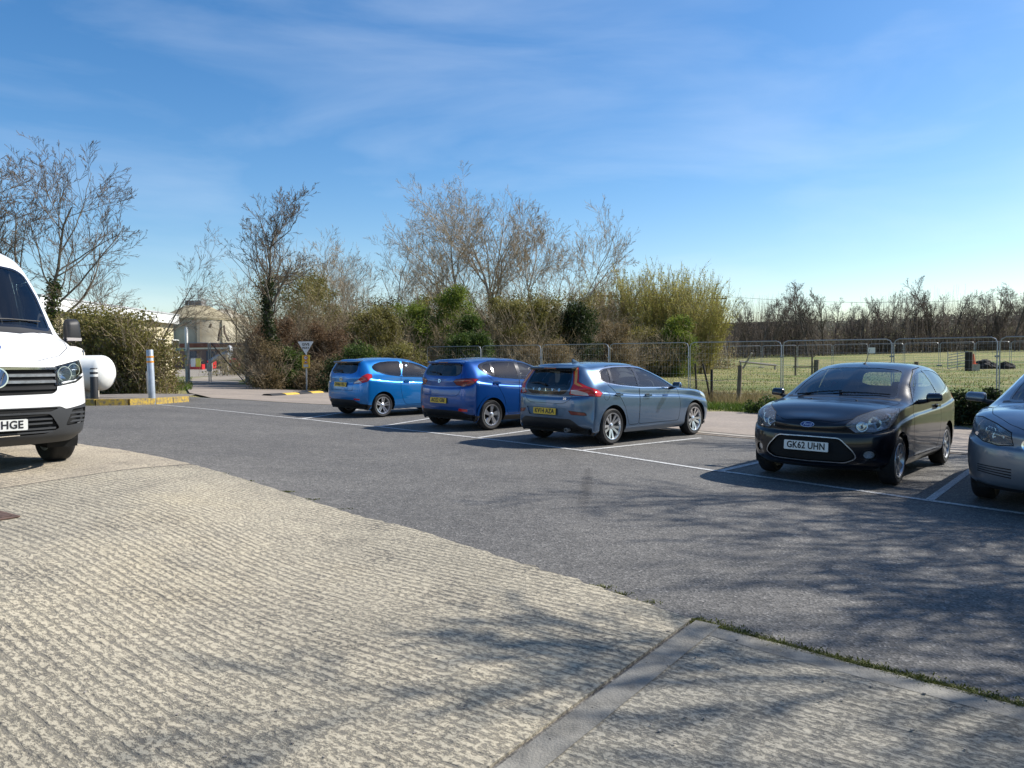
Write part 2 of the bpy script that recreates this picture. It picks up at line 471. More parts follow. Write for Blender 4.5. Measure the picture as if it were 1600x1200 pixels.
_wheel_cache = {}
def wheel(root, x, y, r, style, side, width=.205, rimr=None, rimmat=None, tyrelabel=None):
    """wheel > tyre, rim ; outer face towards +y (side=1) or -y (side=-1)"""
    rimr = rimr or r * .69
    key = (style, round(r, 3), round(rimr, 3), width)
    if key not in _wheel_cache:
        w2 = width / 2
        t = MB(); t.lathe([(rimr - .01, -w2 + .02), (rimr + .012, -w2 + .004), (r - .035, -w2 - .002), (r - .012, -w2 + .015), (r, -w2 + .04), (r, w2 - .04), (r - .012, w2 - .015), (r - .035, w2 + .002), (rimr + .012, w2 - .004), (rimr - .01, w2 - .02)], 40, axis='y')
        for gx in (-.045, 0, .045):
            t.lathe([(r + .001, gx - .004), (r - .006, gx - .003), (r - .006, gx + .003), (r + .001, gx + .004)], 40, axis='y')
        q = MB()
        q.lathe([(rimr + .006, w2 - .006), (rimr + .004, w2 + .002), (rimr - .012, w2 - .002), (rimr - .03, w2 - .05), (rimr - .035, -w2 + .02), (rimr + .004, -w2 + .004)], 40, axis='y')
        def spoke(a, r0, r1, wa, wb, ya, yb, th=.02, off=0.0):
            ca, sa = math.cos(a), math.sin(a)
            P = []
            for rr, ww, yy in ((r0, wa, ya), (r1, wb, yb)):
                for sx in (-1, 1):
                    for dy in (0, -th):
                        o_ = off + sx * ww / 2
                        P.append((rr * ca - o_ * sa, yy + dy, rr * sa + o_ * ca))
            q.add(P, [(0, 2, 6, 4), (1, 5, 7, 3), (0, 4, 5, 1), (2, 3, 7, 6), (0, 1, 3, 2), (4, 6, 7, 5)])
        yo = w2 - .012
        if style == 'eight':                       # slim multi-spoke, black Fiesta
            for k in range(8): spoke(2 * math.pi * k / 8, .03, rimr - .008, .036, .05, yo - .012, yo)
            q.lathe([(0, yo + .004), (.04, yo), (.06, yo - .015), (.06, yo - .03)], 16, axis='y')
        elif style == 'fivetwin':                  # five pairs of spokes
            for k in range(5):
                a = 2 * math.pi * k / 5 + math.pi / 2
                spoke(a + .10, .03, rimr - .008, .03, .036, yo - .02, yo, off=.012); spoke(a - .10, .03, rimr - .008, .03, .036, yo - .02, yo, off=-.012)
            q.lathe([(0, yo + .002), (.03, yo), (.055, yo - .018), (.055, yo - .03)], 16, axis='y')
        elif style == 'cover':                     # plastic cover with five broad blades
            for k in range(5):
                a = 2 * math.pi * k / 5 + math.pi / 2
                spoke(a, .02, rimr - .006, .055, .085, yo - .004, yo)
                spoke(a + .30, rimr * .45, rimr - .006, .016, .03, yo - .02, yo - .006)
            q.lathe([(0, yo + .008), (.045, yo + .004), (.065, yo - .01), (.065, yo - .03)], 16, axis='y')
        elif style == 'tenspoke':                  # fine radiating spokes, grouped
            for k in range(10):
                a = 2 * math.pi * k / 10 + .16
                spoke(a + (.07 if k % 2 else -.07), .04, rimr - .006, .034, .05, yo - .03, yo)
            q.lathe([(0, yo - .012), (.035, yo - .014), (.06, yo - .03), (.06, yo - .045)], 16, axis='y')
        else:                                      # steel van wheel
            q.lathe([(0, yo - .02), (.07, yo - .02), (.09, yo - .05), (rimr - .05, yo - .06), (rimr - .02, yo - .03)], 24, axis='y')
        b = MB(); b.lathe([(0, -.02), (rimr - .02, -.02), (rimr - .02, -.05), (0, -.05)], 24, axis='y')      # brake disc / dark back
        _wheel_cache[key] = (t.mesh('tyre', M_['rubber'], True), q.mesh('rim', None, True), b.mesh('brake_disc', M_['dark_void'], True))
    tm, qm, bm_ = _wheel_cache[key]
    w = empty('wheel', (x, y, r)); w.parent = root
    w.rotation_euler = (0, random.uniform(0, 6.28) if side > 0 else random.uniform(0, 6.28), 0 if side > 0 else math.pi)
    link('tyre', tm, w)
    qm2 = qm.copy(); qm2.materials.clear(); qm2.materials.append(rimmat or M_['alloy']); link('rim', qm2, w)
    link('brake_disc', bm_, w)
    return w

def text_mesh(body, size, depth=.002, shear=0.0, bold=0.0, spacing=1.0):
    cu = bpy.data.curves.new('lettering', 'FONT'); cu.body = body; cu.size = size; cu.extrude = depth / 2
    cu.align_x = 'CENTER'; cu.align_y = 'CENTER'; cu.shear = shear; cu.offset = bold; cu.space_character = spacing; cu.resolution_u = 3
    o = bpy.data.objects.new('lettering', cu); COL.objects.link(o)
    dg = bpy.context.evaluated_depsgraph_get(); dg.update()
    me = bpy.data.meshes.new_from_object(o.evaluated_get(dg)); bpy.data.objects.remove(o); bpy.data.curves.remove(cu)
    me.materials.clear()
    return me
def frame(o, n, up=(0, 0, 1)):
    """matrix: local x = right as read, y = up, z = outward normal"""
    n = Vector(n).normalized(); up = Vector(up); u = (up - n * up.dot(n)).normalized(); r_ = u.cross(n)
    return Matrix(((r_.x, u.x, n.x, o[0]), (r_.y, u.y, n.y, o[1]), (r_.z, u.z, n.z, o[2]), (0, 0, 0, 1)))
def put(o, M):
    o.matrix_local = M; return o
def number_plate(root, o, n, txt, yellow):
    p = MB(); p.prism(fillet([(-.26, -.0555), (.26, -.0555), (.26, .0555), (-.26, .0555)], .012, 3), -.008, .006)
    pl = p.build('number_plate', M_['plate_yellow' if yellow else 'plate_white'], root); put(pl, frame(o, n))
    me = text_mesh(txt, .098, .003, 0, .0022, 1.04)
    w = max(v.co.x for v in me.vertices) - min(v.co.x for v in me.vertices)
    k = .445 / w
    for v in me.vertices: v.co.x *= k; v.co.y *= 1.12
    t = link('plate_lettering', me, pl, M_['ink']); t.location = (0, 0, .0076)
    return pl
def lump(pts, m, name, parent, sub=2, M=None):
    """rounded solid from a coarse box-like cage (8 corners: bottom 4, top 4)"""
    b = MB(); b.add(pts, [(0, 3, 2, 1), (4, 5, 6, 7), (0, 1, 5, 4), (1, 2, 6, 5), (2, 3, 7, 6), (3, 0, 4, 7)])
    me = bpy.data.meshes.new(name); me.from_pydata(b.v, [], b.f)
    bm = bmesh.new(); bm.from_mesh(me); bmesh.ops.recalc_face_normals(bm, faces=bm.faces)
    bmesh.ops.bevel(bm, geom=list(bm.edges), offset=min((Vector(pts[0]) - Vector(p)).length for p in pts[1:]) * .3, segments=3, affect='EDGES', profile=.5)
    bm.to_mesh(me); bm.free()
    for p in me.polygons: p.use_smooth = True
    o = link(name, me, parent, m)
    if M is not None: put(o, M)
    return o
def door_mirror(root, x, y, z, side, paint, w=.20, h=.13, d=.13, arm=.07):
    """mirror housing on a short arm; side +1 = +y"""
    s_ = side
    k = [(x - d * .35, y + s_ * .01, z - h * .40), (x + d * .5, y + s_ * .02, z - h * .35), (x + d * .25, y + s_ * w, z - h * .25), (x - d * .40, y + s_ * w * 1.02, z - h * .32),
         (x - d * .35, y + s_ * .01, z + h * .45), (x + d * .40, y + s_ * .03, z + h * .30), (x + d * .15, y + s_ * w * .93, z + h * .34), (x - d * .40, y + s_ * w * .96, z + h * .48)]
    o = lump(k, paint, 'door_mirror', root)
    g = MB(); g.prism(fillet([(y + s_ * .025, z - h * .27), (y + s_ * (w - .015), z - h * .2), (y + s_ * (w - .02), z + h * .34), (y + s_ * .025, z + h * .3)], .02), x - d * .42, x - d * .37, axis='x')
    g.build('mirror_glass', M_['chrome'], o)
    a = MB(); a.tube([(x + .02, y - s_ * arm, z - h * .42), (x + .02, y - s_ * .01, z - h * .36), (x + .01, y + s_ * .06, z - h * .22)], [.032, .028, .024], 8)
    a.build('mirror_arm', M_['black_plastic'], o, True)
    return o
def car_seat(root, x, y, zf=.30, m=None):
    """front seat: cushion, backrest, head restraint"""
    m = m or M_['seat_fabric']
    s_ = MB()
    s_.box((x - .25, y - .24, zf), (x + .27, y + .24, zf + .18))
    Mx = Matrix.Translation((x - .22, y, zf + .12)) @ Matrix.Rotation(R(-17), 4, 'Y')
    s_.box((-.07, -.24, 0), (.07, .24, .56), Mx); s_.box((-.045, -.13, .61), (.055, .13, .80), Mx)
    s_.box((-.015, -.06, .55), (.015, -.045, .62), Mx); s_.box((-.015, .045, .55), (.015, .06, .62), Mx)
    return s_.build('seat', m, root, True, .03)
def interior(root, K):
    """seats, rear bench, dashboard, steering wheel and floor: K gives the key stations"""
    car_seat(root, K['seat'], .36, K.get('zf', .32)); car_seat(root, K['seat'], -.36, K.get('zf', .32))
    zf = K.get('zf', .32)
    if K.get('bench') is not None:
        b = MB(); xb = K['bench']; b.box((xb - .2, -.60, zf), (xb + .3, .60, zf + .17))
        Mx = Matrix.Translation((xb - .18, 0, zf + .1)) @ Matrix.Rotation(R(-20), 4, 'Y')
        b.box((-.06, -.60, 0), (.06, .60, .52), Mx)
        for yy in (-.36, .36): b.box((-.04, yy - .12, .52), (.04, yy + .12, .68), Mx)
        b.build('rear_bench', M_['seat_fabric'], root, True, .03)
    xc, zc, hw = K['cowl'], K['zcowl'], K['hw']
    d = MB(); d.prism([(xc - .02, zc - .35), (xc - .02, zc - .05), (xc - .22, zc - .035), (xc - .42, zc - .07), (xc - .46, zc - .17), (xc - .36, zc - .35)], -hw + .12, hw - .12, axis='y')
    d.build('dashboard', M_['interior'], root, True, .02)
    sw = MB(); c = Vector((xc - .52, -.36, zc - .06)); n = Vector((-.9, 0, .42)).normalized(); u = Vector((0, 1, 0)); w = n.cross(u)
    ring = [c + (u * math.cos(t) + w * math.sin(t)) * .185 for t in [2 * math.pi * i / 20 for i in range(21)]]
    sw.tube(ring, .016, 6, False); sw.tube([c - u * .18, c + u * .18], .016, 5); sw.tube([c, c - w * .18 * (1 if w.z > 0 else -1)], .016, 5); sw.tube([c, c - n * .22], .03, 6)
    sw.build('steering_wheel', M_['interior'], root, True)
    f = MB(); f.box((K['x0'], -hw + .08, .20), (K['x1'], hw - .08, .30))
    f.build('floor_pan', M_['dark_void'], root)
def liners(root, xs, r, hw, zc):
    for x in xs:
        for s_ in (1, -1):
            l = MB(); pr = arc(x, zc, r + .055, R(-20), R(200), 18)
            vs = [(a, s_ * (hw - .02), b) for a, b in pr] + [(a, s_ * (hw - .33), b) for a, b in pr]; k = len(pr)
            l.add(vs, [(i, i + 1, k + i + 1, k + i) for i in range(k - 1)] + [tuple(range(k, 2 * k))])
            l.build('wheel_arch_liner', M_['dark_void'], root)
def paintmat(name, col, metal=.0, rough=.35, coat=1.0, dust=.0):
    m = mat(name, col, rough, metal, coat=coat)
    nt = m.node_tree; b = nt.nodes['Principled BSDF']; b.inputs['Coat Roughness'].default_value = .04
    if dust:
        tc = nt.nodes.new('ShaderNodeTexCoord'); nz = nt.nodes.new('ShaderNodeTexNoise'); nz.inputs['Scale'].default_value = 5; nz.inputs['Detail'].default_value = 8; nz.inputs['Roughness'].default_value = .7
        mr = nt.nodes.new('ShaderNodeMapRange'); mr.inputs[1].default_value = .35; mr.inputs[2].default_value = .8; mr.inputs[3].default_value = 0; mr.inputs[4].default_value = dust
        mx = nt.nodes.new('ShaderNodeMixRGB'); mx.inputs[1].default_value = (*col, 1); mx.inputs[2].default_value = (.22, .20, .17, 1)
        nt.links.new(tc.outputs['Object'], nz.inputs['Vector']); nt.links.new(nz.outputs['Fac'], mr.inputs[0]); nt.links.new(mr.outputs[0], mx.inputs[0]); nt.links.new(mx.outputs[0], b.inputs['Base Color'])
        ad = nt.nodes.new('ShaderNodeMath'); ad.operation = 'MULTIPLY_ADD'; ad.inputs[1].default_value = .9; ad.inputs[2].default_value = rough
        nt.links.new(mr.outputs[0], ad.inputs[0]); nt.links.new(ad.outputs[0], b.inputs['Roughness'])
        a2 = nt.nodes.new('ShaderNodeMath'); a2.operation = 'MULTIPLY_ADD'; a2.inputs[1].default_value = 1.2; a2.inputs[2].default_value = .03
        nt.links.new(mr.outputs[0], a2.inputs[0]); nt.links.new(a2.outputs[0], b.inputs['Coat Roughness'])
    return m
def place_vehicle(root, X, Y, th):
    """stand the vehicle (origin: ground under the rear axle, x forward) on the sloping ground"""
    e = .8; z = G(X, Y)
    fx = Vector((math.cos(th), math.sin(th), 0)); L_ = Vector((-fx.y, fx.x, 0))
    gx = (G(X + fx.x * 2.5, Y + fx.y * 2.5) - z) / 2.5
    gy = (G(X + L_.x * e, Y + L_.y * e) - G(X - L_.x * e, Y - L_.y * e)) / (2 * e)
    fx = Vector((fx.x, fx.y, gx)).normalized(); n = fx.cross(Vector((L_.x, L_.y, gy))).normalized(); L_ = n.cross(fx)
    root.matrix_world = Matrix(((fx.x, L_.x, n.x, X), (fx.y, L_.y, n.y, Y), (fx.z, L_.z, n.z, z + .006), (0, 0, 0, 1)))

# --- template of a small hatchback (metres; x forward from the rear axle) : rows 4..7 at 16 stations
T4 = [(3.26, 0, .665), (3.215, .36, .675), (3.08, .64, .70), (2.83, .795, .765), (2.50, .828, .865), (2.05, .830, .935), (1.50, .832, .955), (1.05, .833, .96), (.55, .832, .985), (.10, .825, 1.02), (-.25, .80, 1.05), (-.45, .755, 1.055), (-.55, .70, 1.02), (-.625, .59, .975), (-.665, .31, .945), (-.675, 0, .94)]
T5 = [(3.255, 0, .68), (3.20, .29, .71), (3.04, .50, .765), (2.80, .64, .855), (2.49, .685, .92), (2.08, .705, .985), (1.58, .645, 1.21), (1.05, .585, 1.385), (.55, .565, 1.425), (.10, .56, 1.41), (-.25, .555, 1.375), (-.46, .53, 1.335), (-.545, .56, 1.19), (-.615, .53, 1.06), (-.662, .27, .985), (-.673, 0, .96)]
T6 = [(3.25, 0, .692), (3.18, .15, .742), (3.01, .26, .795), (2.77, .33, .885), (2.47, .36, .952), (2.19, .38, 1.012), (1.67, .35, 1.25), (1.16, .33, 1.42), (.58, .32, 1.465), (.10, .31, 1.45), (-.25, .31, 1.415), (-.48, .30, 1.375), (-.56, .30, 1.215), (-.63, .28, 1.08), (-.667, .14, 1.0), (-.672, 0, .975)]
T7 = [(3.245, 0, .70), (3.17, 0, .755), (3.0, 0, .803), (2.76, 0, .893), (2.47, 0, .96), (2.24, 0, 1.02), (1.70, 0, 1.26), (1.20, 0, 1.428), (.60, 0, 1.478), (.10, 0, 1.462), (-.25, 0, 1.427), (-.485, 0, 1.385), (-.565, 0, 1.22), (-.635, 0, 1.085), (-.668, 0, 1.01), (-.671, 0, .985)]
for _T in (T4, T5, T6, T7):                       # fuller nose
    for _i, _dz in ((0, .035), (1, .045), (2, .05), (3, .045), (4, .02)): _T[_i] = (_T[_i][0], _T[_i][1], _T[_i][2] + _dz)
TX = [2.489, 1.95, 1.45, 1.05, .55, .10, -.25, -.44]
def lin(x, xp, fp): return float(np.interp(x, xp, fp))
def remap(rows, xm, ys, zm):
    """stretch template rows: xm, zm = (from, to) breakpoint lists; ys = width factor"""
    def ext(v, a, b):
        if v < a[0]: return v + b[0] - a[0]
        if v > a[-1]: return v + b[-1] - a[-1]
        return lin(v, a, b)
    return [[(ext(p[0], *xm), p[1] * ys, ext(p[2], *zm)) for p in r_] for r_ in rows]
SIDE = lambda c, n: c.y > .35 and abs(n.y) > .25
FRONT = lambda c, n: n.x > .12
REAR = lambda c, n: n.x < -.12
# ------------------------------------------------------------------ vehicles
GROUP_CARS = 'cars parked in the marked bays'
def hazy(name, amount):
    m = glassmat(name, (.8, .83, .85)); nt = m.node_tree; o = [n for n in nt.nodes if n.type == 'OUTPUT_MATERIAL'][0]; s_ = o.inputs['Surface'].links[0].from_socket
    d = nt.nodes.new('ShaderNodeBsdfDiffuse'); d.inputs['Color'].default_value = (.62, .64, .66, 1); mx = nt.nodes.new('ShaderNodeMixShader'); mx.inputs[0].default_value = amount
    nt.links.new(s_, mx.inputs[1]); nt.links.new(d.outputs[0], mx.inputs[2]); nt.links.new(mx.outputs[0], o.inputs['Surface']); return m
M_['hazy_lens'] = hazy('hazy_lens', .13)
def ledge(row, dy=.013, dz=.014):
    """row just above the shoulder, stepped in to give a crisp feature line"""
    return [(p[0] * 1.0 - (dy if i < 3 else (-dy if i > 12 else 0)), max(0, p[1] - (dy if 0 < i < 15 else 0)), p[2] + dz) for i, p in enumerate(row)]
def wipers(root, B, segs, name='wiper'):
    """segs: list of (x,y) top-view polylines laid on the glass"""
    for pl in segs:
        w = MB(); P = []
        for x, y in pl:
            h, n = B.top(x, abs(y)); P.append(h + n * .018 if h else Vector((x, abs(y), 1)))
            P[-1].y = P[-1].y * (1 if y >= 0 else -1)
        w.tube(P, [.012] + [.008] * (len(P) - 1), 5); w.build(name, M_['black_plastic'], root)
def handle(root, B, x, z, m, L=.19):
    for s_ in (1, -1):
        h, n = B.side(x, z); y = h.y
        o = MB(); o.prism(fillet([(-L / 2, -.018), (L / 2, -.012), (L / 2, .014), (-L / 2, .02)], .012), .018, .038, axis='y')
        o.box((-L / 2 + .01, 0.0, -.010), (-L / 2 + .035, .03, .012)); o.box((L / 2 - .035, 0, -.008), (L / 2 - .012, .03, .012))
        d = o.build('door_handle', m, root, True)
        c = MB(); c.prism(fillet([(-L / 2 + .03, -.03), (L / 2 - .03, -.03), (L / 2 - .03, .03), (-L / 2 + .03, .03)], .02), -.004, .004, axis='y'); c.build('handle_recess', M_['dark_void'], d)
        d.location = (x, y * s_, z); d.rotation_euler = (0, 0, 0 if s_ > 0 else math.pi)
def dot_badge(root, name, o, n, poly, m, depth=.006, rim=None):
    p = MB(); p.prism(poly, 0, depth); b = p.build(name, m, root); put(b, frame(o, n))
    if rim:
        q = MB(); q.prism(offset_poly(poly, rim[0]), -.002, depth * .7); q.build('badge_rim', rim[1], b)
    return b
def ell(a, b, n=24): return [(a * math.cos(2 * math.pi * i / n), b * math.sin(2 * math.pi * i / n)) for i in range(n)]

def fiesta(paint, plate_f, plate_r, wheel_style, facelift, trim):
    root = empty('parked_car')
    wb, r, hw = 2.489, .295, .861
    xs = TX
    r0 = row_low(3.14, -.56, .77, [.20] * 4 + [.19] * 8 + [.24, .26, .27, .27], xs)
    r1 = row_low(3.25, -.66, .838, [.27, .27, .28, .29] + [.28] * 8 + [.33, .36, .37, .37], xs)
    r2 = row_low(3.285, -.70, hw, [.46, .46, .48, .54, .60, .58, .57, .57, .58, .60, .62, .64, .62, .60, .58, .58], xs)
    r3 = row_low(3.275, -.69, .853, [.60, .605, .62, .66, .74, .80, .82, .835, .85, .88, .91, .92, .88, .84, .81, .80], xs)
    B = Body(net([r0, r1, r2, r3, ledge(r3), T4, T5, T6, T7]))
    # wheel openings, doors
    for ax in (0, wb): B.hole(arch_poly(ax, r, r + .052), 'y', lambda c, n: c.y > .5)
    door = fillet([(1.90, .30), (1.97, .62), (1.92, .95), (1.55, 1.185), (1.05, 1.372), (.66, 1.405), (.55, .99), (.52, .70), (.60, .42), (.70, .30)], .05)
    B.feat('door', door, 'y', SIDE, paint, ring=.009, ringmat=M_['dark_void'], ringname='door_gap', ringpush=-.012)
    B.feat('door_window', fillet([(1.82, .985), (1.55, 1.15), (1.28, 1.265), (1.02, 1.335), (.71, 1.368), (.60, 1.025)], .03), 'y', SIDE, M_['glass'], ring=.022, ringmat=M_['gloss_black'], ringname='window_frame', push=-.004)
    B.feat('quarter_window', fillet([(.525, 1.032), (.63, 1.368), (.30, 1.365), (.05, 1.345), (-.15, 1.295), (-.25, 1.225), (-.20, 1.155), (0, 1.10), (.25, 1.06)], .04), 'y', SIDE, M_['dark_glass'], ring=.02, ringmat=M_['gloss_black'], ringname='window_frame', push=-.004)
    B.feat('belt_strip', [(1.88, .955), (1.45, .972), (.60, 1.003), (.25, 1.040), (0, 1.078), (-.2, 1.130), (-.2, 1.118), (0, 1.064), (.25, 1.026), (.60, .989), (1.45, .958), (1.88, .941)], 'y', SIDE, trim)
    # screen, bonnet, tail
    B.feat('bonnet', fillet([(3.215, -.2), (3.19, .30), (3.06, .47), (2.82, .65), (2.48, .71), (2.12, .725), (2.17, .40), (2.21, -.2)], .04), 'z', lambda c, n: n.z > .3 and c.x > 1.6, paint, ring=.006, ringmat=M_['dark_void'], ringname='bonnet_gap', ringpush=-.012, center=True)
    B.feat('scuttle', [(2.25, -.2), (2.20, .40), (2.07, .71), (1.99, .71), (2.11, .40), (2.16, -.2)], 'z', lambda c, n: n.z > .3 and c.x > 1.6, M_['black_plastic'], center=True)
    B.feat('windscreen', fillet([(-.3, 1.05), (.40, 1.045), (.645, 1.03), (.595, 1.20), (.535, 1.345), (.45, 1.375), (.25, 1.393), (-.3, 1.40)], .03), 'x', lambda c, n: n.x > .1 and c.x > .85 and c.z > .95, M_['glass'], ring=.022, ringmat=M_['gloss_black'], ringname='screen_surround', push=-.004, center=True)
    B.feat('rear_window', fillet([(-.3, 1.095), (.40, 1.10), (.515, 1.14), (.47, 1.27), (.41, 1.325), (-.3, 1.34)], .03), 'x', lambda c, n: n.x < -.1 and c.x < -.3, M_['dark_glass' if facelift else 'glass'], ring=.03, ringmat=M_['gloss_black'], ringname='screen_surround', push=-.004, center=True)
    # lamps
    hd = (1, .62, .42)
    hl = [(3.18, .40, .725), (3.16, .52, .655), (3.03, .70, .665), (2.87, .80, .71), (2.62, .825, .815), (2.45, .80, .925), (2.60, .72, .935), (2.80, .635, .905), (3.02, .50, .842)]
    lp = B.feat('headlight', hl, hd, lambda c, n: c.x > 2.3 and n.dot(Vector(hd)) > .1, M_['hazy_lens'], ring=.006, ringmat=M_['dark_void'], ringname='headlight_seal')
    td = (-1, .8, .1)
    if facelift: tl = [(-.32, .79, 1.06), (-.33, .82, .99), (-.44, .80, .88), (-.60, .66, .835), (-.655, .50, .825), (-.64, .52, .865), (-.58, .62, .93), (-.48, .70, 1.03), (-.40, .74, 1.075)]
    else: tl = [(-.33, .79, 1.08), (-.34, .83, .97), (-.47, .79, .86), (-.60, .66, .84), (-.60, .63, .96), (-.50, .70, 1.08)]
    B.feat('tail_light', tl, td, lambda c, n: c.x < .1 and c.y > .3, M_['red_lens'], ring=.006, ringmat=M_['dark_void'], ringname='light_seal')
    B.feat('reversing_lens', [(-.655, .50, .83), (-.60, .66, .842), (-.545, .715, .86), (-.585, .62, .925), (-.64, .52, .868)], td, lambda c, n: c.x < .1 and c.y > .3, M_['clear_lens'])
    # nose openings
    B.feat('upper_grille', [(-.3, .650), (.30, .655), (.44, .675), (.43, .698), (.30, .690), (-.3, .685)], 'x', FRONT, M_['dark_void'], push=-.01, center=True)
    B.feat('lower_grille', fillet([(-.3, .29), (.42, .30), (.53, .355), (.50, .43), (.36, .575), (-.3, .585)], .04), 'x', FRONT, M_['dark_void'], ring=.011, ringmat=M_['dull_alloy'], ringname='grille_rim', push=-.03, center=True)
    B.feat('fog_lamp', [(.655 + .055 * math.cos(t * .3927), .395 + .05 * math.sin(t * .3927)) for t in range(16)], 'x', FRONT, M_['reflector'], ring=.022, ringmat=M_['gloss_black'], ringname='fog_lamp_bezel', push=-.02)
    B.feat('front_splitter', [(-.3, .10), (.95, .10), (.95, .235), (.6, .225), (-.3, .22)], 'x', lambda c, n: c.x > 2.85, M_['black_plastic'], center=True)
    B.feat('tailgate', fillet([(-.3, .64), (.50, .64), (.56, .80), (.60, .97), (.575, 1.09), (.50, 1.345), (-.3, 1.38)], .05), 'x', lambda c, n: False, paint)
    tgp = [(-.3, .655), (.47, .66), (.50, .82), (.50, .826), (.463, .668), (-.3, .663)]
    B.feat('tailgate_gap', tgp, 'x', lambda c, n: n.x < -.2 and c.x < -.3, M_['dark_void'], push=-.006, center=True)
    B.feat('rear_valance', fillet([(-.3, .10), (.95, .10), (.95, .30), (.66, .34), (.52, .43), (-.3, .44)], .03), 'x', lambda c, n: n.x < -.05 and c.x < -.3, M_['black_plastic'], center=True)
    B.feat('rear_reflector', fillet([(.50, .435), (.68, .425), (.69, .465), (.52, .47)], .015), 'x', lambda c, n: n.x < -.05 and c.x < -.3, M_['red_lens'])
    B.finish(root, paint)
    # lamp insides
    for s_ in (1, -1):
        for (x, y, z, q) in ((2.90, .655, .775, .075), (3.03, .56, .740, .055), (2.74, .745, .84, .05)):
            l = MB(); l.lathe([(.012, -.05), (q * .6, -.035), (q, .0), (q + .008, .0), (q + .008, -.06)], 16)
            put(l.build('lamp_bowl', M_['chrome'], root, True), frame((x - .035, s_ * (y - .02), z - .02), (1, s_ * .35, .12)))
        k = MB(); P = [Vector(p) - Vector(hd).normalized() * .09 for p in hl]; P = [Vector((p.x, p.y * s_, p.z)) for p in P]
        c = sum(P, Vector()) / len(P); k.add(P + [c], [(i, (i + 1) % len(P), len(P)) for i in range(len(P))]); k.build('lamp_housing', M_['reflector'], root)
    # spoiler, aerial, mirrors, wipers, handles
    sp = MB(); sp.prism([(-.36, 1.402), (-.58, 1.368), (-.60, 1.348), (-.57, 1.318), (-.46, 1.315), (-.36, 1.36)], -.49, .49, axis='y'); sp.build('spoiler', paint if not facelift else M_['gloss_black'], root, True, .012)
    st = MB(); st.box((-.604, -.13, 1.342), (-.588, .13, 1.358)); st.build('brake_light', M_['dark_red_lens'], root)
    ae = MB(); ae.tube([(1.08, 0, 1.435), (1.02, 0, 1.48), (.86, 0, 1.66)], [.012, .005, .003], 6); ae.lathe([(.0, .03), (.02, .02), (.03, 0)], 10, Matrix.Translation((1.08, 0, 1.435))); ae.build('aerial', M_['black_plastic'], root)
    for s_ in (1, -1): door_mirror(root, 1.66, s_ * .90, 1.03, s_, paint if facelift else M_['gloss_black'], .20, .145, .13)
    wipers(root, B, [[(2.10, -.55), (2.10, -.2), (2.09, .02)], [(2.14, .0), (2.08, .32), (2.0, .58)]])
    rw = MB(); h, n = B.rear(0, 1.10); rw.tube([h + n * .02, B.rear(.16, 1.12)[0] + n * .02, B.rear(.36, 1.135)[0] + n * .02], [.018, .01, .007], 6); rw.build('rear_wiper', M_['black_plastic'], root)
    handle(root, B, .72, .885, paint)
    for x in (2.62, 2.62): pass
    for yy in (-.28, .28):
        h, n = B.top(2.35, abs(yy)); j = MB(); j.lathe([(0, .014), (.012, .010), (.016, 0)], 8); o = j.build('washer_jet', M_['black_plastic'], root); put(o, frame((h.x, yy, h.z), n, (1, 0, 0)))
    # plates and badges
    h, n = B.front(0, .47); number_plate(root, (h.x + .012, 0, .47), (1, 0, .05), plate_f, False)
    h, n = B.rear(0, .80); number_plate(root, (h.x - .012, 0, .80), (-1, 0, .1), plate_r, True)
    for (fn, z, d) in ((B.front, .722, 1), (B.rear, .925, -1)):
        h, n = fn(0, z); n = Vector((n.x, 0, n.z)); b = dot_badge(root, 'oval_badge', h + n * .004, n, ell(.075, .031), mat('badge_blue', (.01, .03, .16), .2, coat=.6), .006, (.006, M_['chrome']))
        t = link('badge_lettering', text_mesh('Ford', .052, .002, .35, .0006), b, M_['chrome']); t.location = (0, -.001, .0075)
    lw = M_['alloy'] if facelift else M_['dull_alloy']
    for ax in (0, wb):
        for s_ in (1, -1): wheel(root, ax, s_ * (hw - .125), r, wheel_style, s_, .195, .205, lw)
    liners(root, (0, wb), r, hw - .03, r)
    interior(root, dict(seat=1.0, bench=.12, cowl=2.12, zcowl=1.0, hw=.80, x0=-.45, x1=2.9, zf=.30))
    return root, B

